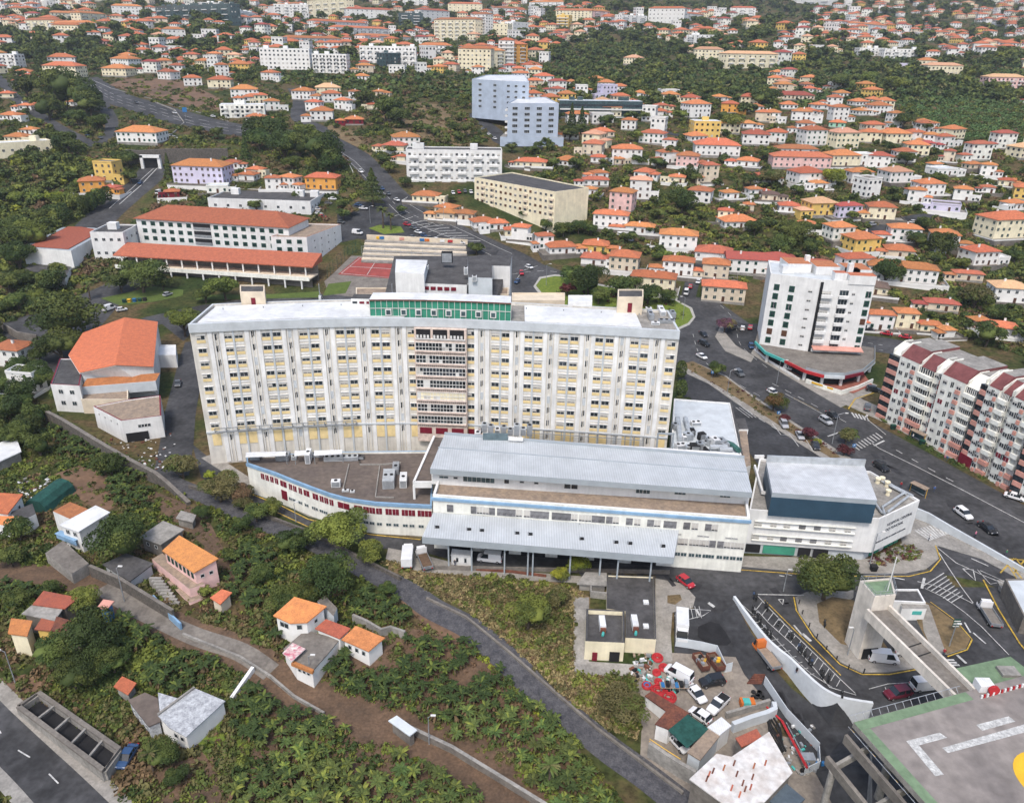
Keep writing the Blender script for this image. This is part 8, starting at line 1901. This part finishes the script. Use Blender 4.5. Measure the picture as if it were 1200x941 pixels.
car(497, 660, -4, -9, 'truck', 'white', 'flatbed lorry with brown bed parked near the canopy end', bedload(M_soil))
car(574, 658, -10, -1, 'van', 'white', 'white ambulance standing under the canopy')
for row in '''1032,550,9,6,suv,black;1128,605,8,6,suv,white;1156,622,8,6,sedan,black;1188,585,10,3,sedan,white;967,496,8,5,suv,silver;975,489,8,5,sedan,black;1016,480,1,-9,suv,grey;1023,459,10,1,suv,black;925,434,10,2,sedan,white;930,426,10,3,suv,black;
918,500,5,8,suv,silver;937,513,4,8,sedan,silver;955,525,4,8,sedan,black;824,394,8,7,sedan,black;825,405,9,4,suv,black;822,420,9,5,sedan,white;860,386,8,-1,hatch,grey;870,387,2,-8,hatch,white;879,386,2,-8,hatch,red;880,408,3,8,hatch,blue;
620,315,8,4,hatch,white;611,322,2,8,hatch,red;606,332,-6,6,hatch,blue;1018,389,-10,-2,sedan,black;1038,393,-10,-2,sedan,red;1060,397,-10,-2,sedan,red;128,364,10,-4,van,white;143,365,10,-2,hatch,white;197,347,9,-4,hatch,silver;209,452,-2,10,sedan,grey;
477,265,9,3,hatch,red;484,269,9,4,sedan,grey;490,274,9,5,sedan,white;497,278,9,5,hatch,blue;504,281,9,3,hatch,grey;512,283,9,4,hatch,white;483,280,9,2,sedan,grey;525,285,9,2,hatch,red;541,286,9,2,hatch,white;419,275,10,2,van,white;
372,247,10,2,sedan,white;368,242,10,2,hatch,silver;378,256,10,1,hatch,red;374,252,10,2,hatch,white;420,242,10,3,sedan,blue;426,246,10,1,sedan,white;390,235,10,0,sedan,white;400,262,9,2,hatch,grey;395,268,9,2,hatch,silver;
423,203,6,6,suv,white;465,236,9,7,sedan,white;455,229,8,7,sedan,grey;448,223,7,8,hatch,blue;435,208,6,8,hatch,white;818,332,3,-9,sedan,white;821,320,3,-9,sedan,white;826,309,4,-9,hatch,silver;809,338,3,-8,hatch,red;804,345,2,-9,van,white;
727,277,8,4,sedan,white;737,283,8,4,suv,silver;760,291,8,3,sedan,white;768,294,8,3,hatch,grey;775,291,8,3,hatch,blue;1022,265,9,-3,suv,silver;1106,339,8,5,hatch,silver;1101,298,8,2,van,white;545,142,6,5,hatch,red;541,137,6,6,hatch,white;
551,149,6,5,hatch,red;566,153,6,5,hatch,silver;573,159,6,5,hatch,white;580,164,6,5,hatch,white;178,160,8,2,hatch,blue;193,164,8,1,hatch,red;200,161,8,1,hatch,white;206,163,8,1,hatch,white;165,216,7,-9,sedan,blue;187,228,8,-6,van,white;
531,228,2,5,hatch,white;538,227,2,5,hatch,red;545,226,2,5,hatch,grey;552,227,2,5,hatch,white;150,890,-5,8,sedan,blue;250,138,9,2,hatch,white;160,122,9,3,hatch,grey;205,134,9,3,hatch,white;110,102,9,5,hatch,silver;118,163,8,4,sedan,grey;103,160,8,4,sedan,blue;122,146,1,-6,hatch,red;
690,330,9,2,hatch,white;866,440,8,6,suv,grey;905,462,9,5,hatch,white;385,240,10,0,hatch,grey;1070,262,9,-2,hatch,white;955,150,8,1,hatch,white'''.replace('\n', '').split(';'):
    v = row.split(','); car(float(v[0]), float(v[1]), float(v[2]), float(v[3]), v[4], v[5])
# scooters
def scooter_mesh(cm):
    mb = MB(); mb.cyl((-.62, .27), .27, -.07, .07, M_tyre, 12, axis='Y'); mb.cyl((.62, .27), .27, -.06, .06, M_tyre, 12, axis='Y')
    mb.add([(-.75, -.17, .45), (-.1, -.15, .35), (.15, -.15, .3), (.15, .15, .3), (-.1, .15, .35), (-.75, .17, .45), (-.8, -.14, .8), (-.1, -.12, .78), (-.1, .12, .78), (-.8, .14, .8)], [(0, 1, 7, 6), (5, 9, 8, 4), (1, 2, 3, 4), (6, 7, 8, 9), (0, 6, 9, 5), (1, 4, 8, 7)], cm)
    mb.box(-.8, -.05, -.15, .15, .78, .86, M_tyre); mb.box(.1, .5, -.14, .14, .26, .34, M_tyre); mb.add([(.5, -.2, .3), (.62, -.16, 1.0), (.62, .16, 1.0), (.5, .2, .3), (.58, 0, .3), (.7, 0, 1.0)], [(0, 1, 2, 3), (0, 4, 5, 1), (3, 2, 5, 4), (1, 5, 2)], cm)
    mb.tube([(.62, 0, .3), (.52, 0, 1.08)], .04, M_steel, 5); mb.tube([(.5, -.33, 1.08), (.52, 0, 1.1), (.5, .33, 1.08)], .03, M_tyre, 5); mb.box(-1.05, -.75, -.17, .17, .8, 1.1, M_tyre); return mb.mesh('scooter')
SM = [(scooter_mesh(M_tyre), 'black'), (scooter_mesh(PAINT['silver']), 'silver grey'), (scooter_mesh(PAINT['blue']), 'dark blue'), (scooter_mesh(PAINT['red']), 'red')]
for i, (px, py, m) in enumerate([(897, 711, 0), (899, 714, 0), (912, 731, 1), (924, 745, 1), (928, 748, 0), (936, 761, 2), (939, 764, 0), (943, 768, 0), (948, 776, 0), (951, 779, 2), (962, 790, 0), (964, 793, 0), (971, 797, 0), (883, 700, 2), (886, 702, 0), (884, 719, 1), (887, 722, 1), (888, 726, 0), (891, 730, 0), (895, 739, 1), (899, 742, 0), (934, 785, 3), (986, 817, 0), (966, 733, 0), (882, 716, 0), (903, 746, 0)]):
    p = P(px, py); q = P(px + 6, py - 5); o = link('scooter', SM[m][0], loc=p, rz=math.atan2(q.y - p.y, q.x - p.x) + .5)
    if m == 3: tag(o, 'red scooter lying at the wall side of the deck parking', 'scooter')
    elif i == 22: tag(o, 'lone black scooter at the far tip of the deck parking', 'scooter')
    elif i == 23: tag(o, 'lone black scooter on the pavement by the tower lawn', 'scooter')
    else:
        side = 'in the yellow edged bays' if i < 13 else 'along the white retaining wall'; tag(o, '%s scooter parked %s' % (SM[m][1], side), 'scooter', '%s scooters parked %s' % (SM[m][1], side))
# people
def person_mesh(pose, top, leg):
    sw = .16 if pose else .05
    J = [(0, 0, .95), (0, 0, 1.15), (0, 0, 1.38), (0, 0, 1.52), (.02, 0, 1.66), (0, .1, .9), (sw, .1, .5), (0, .1, .08), (.14, .11, .04), (0, -.1, .9), (-sw * .6, -.1, .5), (-sw * 1.7, -.1, .1), (-sw * 1.7 + .14, -.11, .05), (0, .2, 1.38), (-sw, .25, 1.12), (-sw * .5, .25, .86), (0, -.2, 1.38), (sw, -.25, 1.12), (sw * 1.6, -.24, .88)]
    E = [(0, 1), (1, 2), (2, 3), (3, 4), (0, 5), (5, 6), (6, 7), (7, 8), (0, 9), (9, 10), (10, 11), (11, 12), (2, 13), (13, 14), (14, 15), (2, 16), (16, 17), (17, 18)]
    Rr = [.14, .13, .15, .06, .11, .1, .07, .05, .045, .1, .07, .05, .045, .07, .05, .035, .07, .05, .035]
    me = bpy.data.meshes.new('person'); me.from_pydata(J, E, []); o = bpy.data.objects.new('person_tmp', me); COL.objects.link(o)
    sk = o.modifiers.new('s', 'SKIN'); ss = o.modifiers.new('b', 'SUBSURF'); ss.levels = 1
    for i, r in enumerate(Rr): me.skin_vertices[0].data[i].radius = (r, r)
    me.skin_vertices[0].data[0].use_root = True
    dg = bpy.context.evaluated_depsgraph_get(); out = bpy.data.meshes.new_from_object(o.evaluated_get(dg)); bpy.data.objects.remove(o)
    for m in (leg, top, M_skin, M_tyre): out.materials.append(m)
    for f in out.polygons:
        z = f.center.z; y = abs(f.center.y); f.material_index = 3 if z < .09 or (z > 1.68) else (0 if z < .95 and y < .2 else (2 if z > 1.5 or (y > .2 and z < .98) else 1))
    return out
PPM = {}
for k, (c, t) in {'red': ((.35, .03, .04), 'dark red'), 'blue': ((.06, .12, .3), 'blue'), 'white': ((.65, .65, .65), 'white'), 'dark': ((.04, .04, .05), 'black'), 'pink': ((.6, .2, .3), 'pink'), 'green': ((.06, .25, .12), 'green')}.items():
    tm = mat('shirt_' + k, c, .9, .1, 3); PPM[k] = (person_mesh(len(PPM) % 2, tm, M_cloth), t)
for px, py, k, a, lb in ((1105, 769, 'red', 1, 'walking on the path beside the gatehouse lawn'), (1069, 515, 'white', 2, 'waiting at the shelter below the pink flats'), (1106, 540, 'pink', 0, 'walking on the pavement past the pink flats shrub bed'), (1109, 541, 'blue', 0, 'walking beside the pink topped person by the pink flats'),
                         (1167, 566, 'blue', 2, 'standing by the yellow post near the burgundy garage door'), (1015, 492, 'white', 4, 'crossing at the side street zebra'), (1055, 572, 'red', 1, 'standing at the yellow framed stop beside the avenue'), (1088, 634, 'white', 3, 'crossing toward the corner bed of the white wing'),
                         (1142, 630, 'pink', 2, 'walking on the pavement along the avenue parapet'), (360, 598, 'blue', 2, 'walking along the curved wing pavement'), (533, 664, 'dark', 1, 'standing beside the guard kiosk'), (795, 658, 'dark', 2, 'standing at the corner under the canopy end'), (798, 660, 'white', 1, 'standing near the canopy end corner'),
                         (1094, 577, 'blue', 1, 'sitting height figure at the bus stop by the white wing'), (1178, 652, 'green', 2, 'standing on the pavement next to the yellow grid'), (770, 434, 'red', 1, 'walking by the avenue verge behind the hospital')):
    p = P(px, py); z = .14; o = link('person', PPM[k][0], loc=(p.x, p.y, g(p.x, p.y) + z), rz=a); tag(o, 'person in %s top %s' % (PPM[k][1], lb.replace('sitting height figure', 'waiting')), 'person')

# ------------------------------------------------------------ street furniture and yard clutter
def lamp(px, py, h, dx, label, wood=False):
    p = P(px, py); r = thing('street_lamp', label, 'street lamp', (p.x, p.y, p.z)); mb = MB(); mb.tube([(p.x, p.y, p.z), (p.x, p.y, p.z + h)], .11, M_bark if wood else M_steel, 6, .07); mb.build('post', r)
    mb = MB(); mb.tube([(p.x, p.y, p.z + h - .1), (p.x + dx * .6, p.y, p.z + h + .35), (p.x + dx, p.y, p.z + h + .4)], .05, M_steel, 5); mb.build('arm', r)
    mb = MB(); mb.box(p.x + dx - .4, p.x + dx + .4, p.y - .15, p.y + .15, p.z + h + .3, p.z + h + .48, M_frame); mb.build('lamp_head', r)
for a_ in ((975, 520, 9, 2.2, 'grey curved street lamp in the avenue verge by the wine red shrub'), (1049, 498, 8, -2, 'street lamp on the pavement at the side street corner'), (910, 450, 8, 2, 'street lamp on the pavement opposite the car park of the shutter flats'), (993, 768, 6, -.6, 'slim dark lamp post at the foot of the lift tower'),
           (918, 693, 5, .5, 'thin pale lamp post at the plaza edge above the scooter bays'), (1112, 758, 5, .5, 'thin lamp post on the gatehouse lawn'), (365, 800, 6, .8, 'dark lamp pole beside the lane gate of the patio house'), (503, 872, 6, .8, 'lamp pole on the lane wall above the brown lane'),
           (18, 800, 7, -1, 'leaning lamp pole beside the concrete tank'), (146, 705, 8, .8, 'tall wooden pole on the concrete lane under the shanty cluster'), (347, 612, 5, .6, 'dark lamp post on the curved wing pavement'), (640, 335, 9, 1.5, 'street lamp on the roundabout lawn edge'), (800, 375, 9, -1.5, 'street lamp on the tip of the roundabout lawn'),
           (520, 262, 9, -1.5, 'street lamp beside the chevron bays of the uphill road'), (1019, 662, 8, 1.2, 'white lamp post in the corner pavement by the white wing'), (852, 462, 8, 1.5, 'street lamp in the verge between avenue and underpass'), (434, 262, 8, 1.5, 'street lamp in the car park behind the school')): lamp(*a_)
def sign(px, py, h, w, d, m, label, m2=None, name='sign'):
    p = P(px, py); r = thing(name, label, 'sign', p); mb = MB(); mb.tube([(p.x, p.y, p.z), (p.x, p.y, p.z + h)], .05, M_steel, 5); mb.build('post', r); mb = MB(); mb.box(p.x - w / 2, p.x + w / 2, p.y - .08, p.y + .02, p.z + h - d, p.z + h, m)
    if m2:
        for k in range(3): mb.box(p.x - w / 2 + .05, p.x + w / 2 - .05, p.y - .1, p.y - .07, p.z + h - d + .15 + k * d / 3.2, p.z + h - d + .38 + k * d / 3.2, m2)
    return r, mb.build('panel', r)
sign(1117, 742, 3.4, 1.3, 1.9, M_shut, 'green and white direction sign on the gatehouse lawn', M_frame)
for px, py, lb in ((911, 492, 'blue parking sign beside the wine red bush'), (999, 531, 'blue parking sign at the end of the avenue car park bays'), (834, 444, 'blue parking sign in the dry verge behind the hospital')):
    r, o = sign(px, py, 2.8, .9, .9, M_blue, lb); p = P(px, py); text(r, 'P', (p.x, p.y - .1, p.z + 2.1), 0, .85, M_frame)
sign(218, 141, 8, 3, 3, M_blue, 'tall blue service station sign beside the highway')
def shelter(px, py, dx, dy, mr, label):
    a, b = P(px, py), P(px + dx, py + dy); a.z = b.z = .14; r = thing('bus_shelter', label, 'bus shelter', a); mb = MB(); mb.ribbon([xyz(a, 2.5), xyz(b, 2.5)], 1.8, .14, mr); mb.build('roof', r); mb = MB(); mb.ribbon([xyz(a + Vector((0, .7, 0)), .2), xyz(b + Vector((0, .7, 0)), .2)], .06, 2.2, M_glass2); mb.build('back_panel', r)
    for v in (a, b): mb = MB(); mb.tube([xyz(v, 0), xyz(v, 2.5)], .06, M_gold, 5); mb.build('post', r)
    mb = MB(); mb.ribbon([xyz(a + Vector((.3, .4, 0)), .5), xyz(b + Vector((-.3, .4, 0)), .5)], .4, .08, M_steel); mb.build('bench', r)
shelter(1066, 512, 16, 8, M_tanroof, 'bus shelter with tan roof below the pink flats'); shelter(1066, 575, 18, 9, M_tanroof, 'bus stop shelter with yellow frame above the white wing')
def bin_(px, py, m, label, w=1.3, d=1.1, h=1.3):
    p = P(px, py); mb = MB(); mb.add([(p.x - w * .42, p.y - d * .4, p.z + .1), (p.x + w * .42, p.y - d * .4, p.z + .1), (p.x + w * .42, p.y + d * .4, p.z + .1), (p.x - w * .42, p.y + d * .4, p.z + .1), (p.x - w / 2, p.y - d / 2, p.z + h), (p.x + w / 2, p.y - d / 2, p.z + h), (p.x + w / 2, p.y + d / 2, p.z + h), (p.x - w / 2, p.y + d / 2, p.z + h)], [(0, 1, 5, 4), (1, 2, 6, 5), (2, 3, 7, 6), (3, 0, 4, 7), (3, 2, 1, 0)], m)
    mb.box(p.x - w * .52, p.x + w * .52, p.y - d * .52, p.y + d * .52, p.z + h, p.z + h + .12, m); mb.box(p.x - w * .4, p.x + w * .4, p.y - d * .56, p.y - d * .5, p.z + h * .6, p.z + h * .8, M_dark); tag(mb.build('waste_bin'), label, 'bin')
for a_ in ((146, 355, M_netg, 'dark green bin farthest west in the row below the school lawn'), (152, 354.5, M_gold, 'yellow bin in the row below the school lawn'), (158, 354, M_blue, 'blue bin in the row below the school lawn'), (164, 353.5, M_netg, 'dark green bin next to the blue bin below the school lawn'), (170, 353, M_tyre, 'black bin at the east end of the row below the school lawn'),
           (1046, 503, M_shut, 'green bin by the shrub bed at the side street corner'), (1080, 521, M_shut, 'green bin beside the bus shelter below the pink flats'), (1023, 669, M_tyre, 'black litter bin on the corner pavement of the white wing')): bin_(*a_)
# depot things
for x, y, r_, m, lb in ((170, 165, 1.7, M_red, 'larger red cable coil nearer the minibus'), (235, 205, 1.8, M_red, 'big red cable coil nearest the rusty shed'), (160, 50, .9, M_red, 'small red coil beside the minibus nose'), (170, 108, .8, M_red, 'small red coil between the two big coils and the yard wall'), (98, 133, 1.1, M_red, 'red coil with blue hose inside at the depot corner'), (205, 18, 1.1, M_red, 'red and green coil by the depot gate'), (165, -45, 1.3, M_red, 'red coil at the top of the depot near the cream building')):
    p = P(*D(x, y)); mb = MB(); r_ *= .72
    for k in range(4):
        z = p.z + .1 + .13 * k; rr_k = r_ * (1 - .05 * (k % 2)); mb.tube([(p.x + rr_k * math.cos(6.283 * i / 20) + .05 * math.sin(i * 3 + k), p.y + rr_k * math.sin(6.283 * i / 20), z) for i in range(21)], .12, m, 5)
        if k < 2: mb.tube([(p.x + rr_k * .4 * math.cos(6.283 * i / 12), p.y + rr_k * .4 * math.sin(6.283 * i / 12), z + .1) for i in range(13)], .13, m, 5)
        if k < 3: mb.tube([(p.x + rr_k * .7 * math.cos(6.283 * i / 16), p.y + rr_k * .7 * math.sin(6.283 * i / 16), z + .05) for i in range(17)], .12, M_blue if 'blue' in lb else m, 5)
    tag(mb.build('cable_coil'), lb, 'coil')
def skip(px4, label, mfill):
    q = [P(*p) for p in px4]; z = q[0].z; r = thing('skip', label, 'skip', (*q[0][:2], z)); mb = MB(); mb.ribbon([xyz(v, z + .1) for v in q] + [xyz(q[0], z + .1)], .12, 1.1, M_rust); mb.build('side', r); mb = MB(); mb.poly([xyz(v, z + .8) for v in ccw([tuple(v) for v in q])], mfill); mb.build('fill', r)
    mb = MB(); c = sum(q, Vector()) / 4
    for i in range(5): x, y = c.x + RND.uniform(-.7, .7), c.y + RND.uniform(-1.2, 1.2); mb.box(x - .3, x + .3, y - .2, y + .3, z + .7, z + 1.1 + .3 * RND.random(), RND.choice((M_gold, M_steel, M_dark, M_tanroof)), Matrix.Rotation(0, 4, 'Z'))
    mb.build('rubble', r)
skip([(811, 771), (820, 769), (831, 789), (822, 791)], 'rusty open skip with tan rubble nearer the cream building', M_tanroof); skip([(827, 771), (837, 769), (849, 789), (839, 791)], 'rusty open skip with dark scrap beside the grey fence', M_soil)
def clutter(name, label, cat, x, y, build): 
    p = P(*D(x, y)); mb = MB(); build(mb, p); tag(mb.build(name), label, cat)
clutter('compressor', 'orange compressor beside the pale block wall in the depot', 'machine', 735, 262, lambda m, p: (m.box(p.x - 1.2, p.x + 1.2, p.y - .7, p.y + .7, p.z + .4, p.z + 1.5, M_orangep), m.box(p.x - .8, p.x + .4, p.y - .75, p.y + .5, p.z + .7, p.z + 1.6, M_turq), m.cyl((p.x - .7, p.z + .35), .35, p.y - .8, p.y + .8, M_tyre, 10, axis='Y'), m.cyl((p.x + .7, p.z + .35), .35, p.y - .8, p.y + .8, M_tyre, 10, axis='Y')))
clutter('crane_jib', 'red lattice crane jib lying beside the workshop', 'crane part', 1045, 560, lambda m, p: (m.tube([(p.x - .6, p.y + 5.5, p.z + 1.2), (p.x + .3, p.y - 4, p.z + 1.6)], .22, M_red, 5), m.tube([(p.x + .2, p.y + 5.5, p.z + .8), (p.x + 1.0, p.y - 4, p.z + 1.2)], .1, M_steel, 5), m.tube([(p.x - .6, p.y + 5.5, p.z + 1.2), (p.x - 2.4, p.y + 9, p.z + 1.0)], .18, M_red, 5)))
clutter('hose_pile', 'pile of black hoses beside the workshop roof', 'hoses', 925, 440, lambda m, p: [m.tube([(p.x - 1 + .3 * k + math.sin(i + k) * .3, p.y + 4 - i * 1.1, p.z + .3 + .12 * (k % 3)) for i in range(8)], .18, M_tyre, 5) for k in range(6)])
clutter('pipe_stack', 'stack of tan timber and scrap beside the rusty lorry track', 'scrap', 790, 95, lambda m, p: [m.box(p.x - 1.6 + .3 * k, p.x + .9 + .2 * k, p.y - .8 + .3 * k, p.y - .6 + .3 * k, p.z, p.z + .25 + .1 * k, M_rust) for k in range(6)])
clutter('tyre_pile', 'pile of black scrap and tyres at the fence end of the depot', 'scrap', 805, 195, lambda m, p: [m.cyl((p.x + math.cos(k) * .8, p.y + math.sin(k * 2) * .7), .42, p.z + .2 * (k % 3), p.z + .2 * (k % 3) + .2, M_tyre, 10) for k in range(9)])
clutter('parts_rack', 'rack of grey and tan parts beside the big red coils', 'rack', 270, 140, lambda m, p: (m.box(p.x - 2.6, p.x + 2.4, p.y - 1.2, p.y + .2, p.z + 1.0, p.z + 1.1, M_tanroof, Matrix.Identity(4)), [m.box(p.x - 2.4 + k * .8, p.x - 1.8 + k * .8, p.y - 1.1, p.y, p.z + 1.1, p.z + 1.3 + .4 * (k % 3), (M_blue, M_dark, M_steel)[k % 3]) for k in range(6)], [m.box(p.x - 2.5 + k * 1.6, p.x - 2.4 + k * 1.6, p.y - 1.1, p.y - 1, p.z, p.z + 1, M_steel) for k in range(4)]))
clutter('drum_group', 'blue and green drums by the lower corner of the depot', 'drums', 1165, 640, lambda m, p: [m.cyl((p.x + .6 * k - 1, p.y + .4 * (k % 2)), .3, p.z, p.z + .9, (M_blue, M_shut, M_blue, M_metalw)[k % 4], 10) for k in range(5)])
clutter('water_tank', 'pale grey tank cabinet under the depot fence near the crane jib', 'tank', 1120, 620, lambda m, p: (m.box(p.x - 1, p.x + 1, p.y - .7, p.y + .7, p.z + .1, p.z + 1.4, M_conc), m.box(p.x - 1.05, p.x + 1.05, p.y - .75, p.y + .75, p.z + 1.4, p.z + 1.5, M_steel)))
rw3 = random.Random(21); mb = MB()
for i in range(170):
    x, y = rw3.choice(((rw3.uniform(0, 130), rw3.uniform(-70, 110)), (rw3.uniform(900, 1180), rw3.uniform(380, 700)), (rw3.uniform(180, 330), rw3.uniform(70, 190))))
    p = P(*D(x, y)); s_ = rw3.uniform(.12, .5); mb.box(-s_, s_, -s_ * .5, s_ * .5, 0, s_ * rw3.uniform(.4, 1.6), rw3.choice((M_conc, M_steel, M_rust, M_dark, M_tanroof, M_metalw, M_turq)), Matrix.Translation(p) @ Matrix.Rotation(rw3.uniform(0, 3), 4, 'Z'))
tag(mb.build('depot_debris'), 'loose scrap, blocks and debris scattered about the depot', 'debris', kind='stuff')
mb = MB()
for i in range(260):
    t = rw3.random(); px, py = (rw3.uniform(128, 205), rw3.uniform(505, 552)) if i % 2 else (rw3.uniform(20, 60), rw3.uniform(560, 585))
    p = P(px, py); s_ = rw3.uniform(.1, .4); mb.box(-s_, s_, -s_ * .6, s_ * .6, 0, s_ * rw3.uniform(.3, 1.2), rw3.choice((M_conc, M_metalw, M_white, M_rust, M_dark)), Matrix.Translation(p) @ Matrix.Rotation(rw3.uniform(0, 3), 4, 'Z'))
tag(mb.build('yard_debris'), 'pale rubbish and rubble strewn along the stone wall', 'debris', kind='stuff')
for i, (px, py) in enumerate([(936, 708), (940, 720), (948, 735), (957, 748), (968, 762), (980, 774), (994, 784), (1012, 789)]):
    p = P(px, py); mb = MB(); mb.cyl((p.x, p.y), .1, p.z, p.z + .95, M_tyre, 8); mb.cyl((p.x, p.y), .14, p.z + .95, p.z + 1.05, M_tyre, 8); tag(mb.build('bollard'), 'black bollard on the pavement kerb round the lift tower', 'bollard', 'bollards round the lift tower pavement')
# ------------------------------------------------------------ labels: each points at one thing by its look and the nearest landmark
LM = [('the near bluish block', 625, 145), ('the far bluish block', 575, 108), ('the cream slab of flats', 622, 232), ('the long white flats', 530, 195), ('the yellow flat villa', 828, 152), ('the roundabout lawn', 715, 350), ('the shutter flats', 945, 370), ('the pink balcony flats', 1120, 480),
      ('the orange roofed school', 260, 275), ('the brown field', 205, 105), ('the tunnel mouth', 180, 190), ('the red sports court', 432, 313), ('the eastern plantation', 1120, 140), ('the long dark glass building', 228, 18), ('the pale hillside hotel', 870, 68), ('the wooded ridge', 760, 85), ('the uphill road bend', 430, 195),
      ('the pink terrace row', 938, 180), ('the red roofed hall', 880, 299), ('the long white terrace', 1058, 309), ('the brown roofed house', 1022, 331), ('the lilac flats by the tunnel', 237, 191), ('the petrol station roof', 166, 152), ('the white twin flats', 360, 75), ('the long red roofed range', 925, 112),
      ('the west lane bend', 30, 130), ('the orange sports hall', 140, 405), ('the eastern ravine', 1050, 75), ('the pink two storey villa', 807, 180), ('the yellow hip roofed house', 1010, 275), ('the curved wing', 390, 580), ('the pink cottage', 222, 655), ('the brown lane', 420, 850), ('the shanty cluster', 60, 720), ('the lift tower', 1015, 720), ('the depot', 830, 820),
      ('the avenue junction', 1010, 500), ('the car park by the court', 500, 275), ('the car park behind the school', 390, 245), ('the cream corner villa', 1180, 252), ('the dark skyline block', 482, 26), ('the cream tall block', 533, 42), ('the northern ridge houses', 1000, 30), ('the highway slip', 150, 120), ('the basalt track', 600, 775), ('the village street cars', 815, 330), ('the dark slope woods', 700, 20)]
ORD = ['nearest', 'second nearest', 'third nearest', 'fourth nearest', 'fifth nearest', 'sixth nearest', 'seventh nearest', 'eighth nearest', 'ninth nearest', 'tenth nearest', 'eleventh nearest', 'twelfth nearest', 'thirteenth nearest', 'fourteenth nearest', 'fifteenth nearest', 'sixteenth nearest']
def relabel(rows):
    G_ = {}
    for r in rows:
        o, ds, fixed, px, py = r[:5]
        if fixed: continue
        best = min(LM, key=lambda l: (l[1] - px) ** 2 + ((l[2] - py) * 1.6) ** 2); dx, dy = px - best[1], (py - best[2]) * 1.6
        rel = 'uphill of' if dy < -abs(dx) else ('downhill of' if dy > abs(dx) else ('west of' if dx < 0 else 'east of'))
        G_.setdefault((ds, rel, best[0]), []).append((dx * dx + dy * dy, o))
    for (ds, rel, lm), v in G_.items():
        v.sort(key=lambda t: t[0])
        for i, (d, o) in enumerate(v):
            if len(v) == 1: o['label'] = '%s just %s %s' % (ds, rel, lm)
            else: o['label'] = '%s %s %s, %s' % (ds, rel, lm, ORD[min(i, 15)])
relabel(HOUSES); relabel(BLOCKS); relabel(TREES); relabel(CARS)
for nm_, gp in (('house', 'houses on the hillside'), ('apartment_block', 'blocks of flats'), ('tree', 'trees among the houses and on the slopes'), ('car', 'cars on the roads and in the car parks')):
    for o in scene.objects:
        if o.parent is None and o.name.split('.')[0] == nm_ and 'group' not in o.keys(): o['group'] = gp

# ------------------------------------------------------------ air
hz_ = MB(); hz_.box(-2200, 2200, -420, 2750, -8, 520, None)
hm = bpy.data.materials.new('haze'); hm.use_nodes = True; n_ = hm.node_tree.nodes; n_.remove(n_['Principled BSDF']); pv = n_.new('ShaderNodeVolumePrincipled')
pv.inputs['Color'].default_value = (.80, .87, .95, 1); pv.inputs['Density'].default_value = .0001; pv.inputs['Anisotropy'].default_value = .2
hm.node_tree.links.new(pv.outputs[0], n_['Material Output'].inputs['Volume']); hz_.mats = [hm]
tag(hz_.build('haze'), 'thin pale haze over the whole valley', 'haze', kind='stuff')
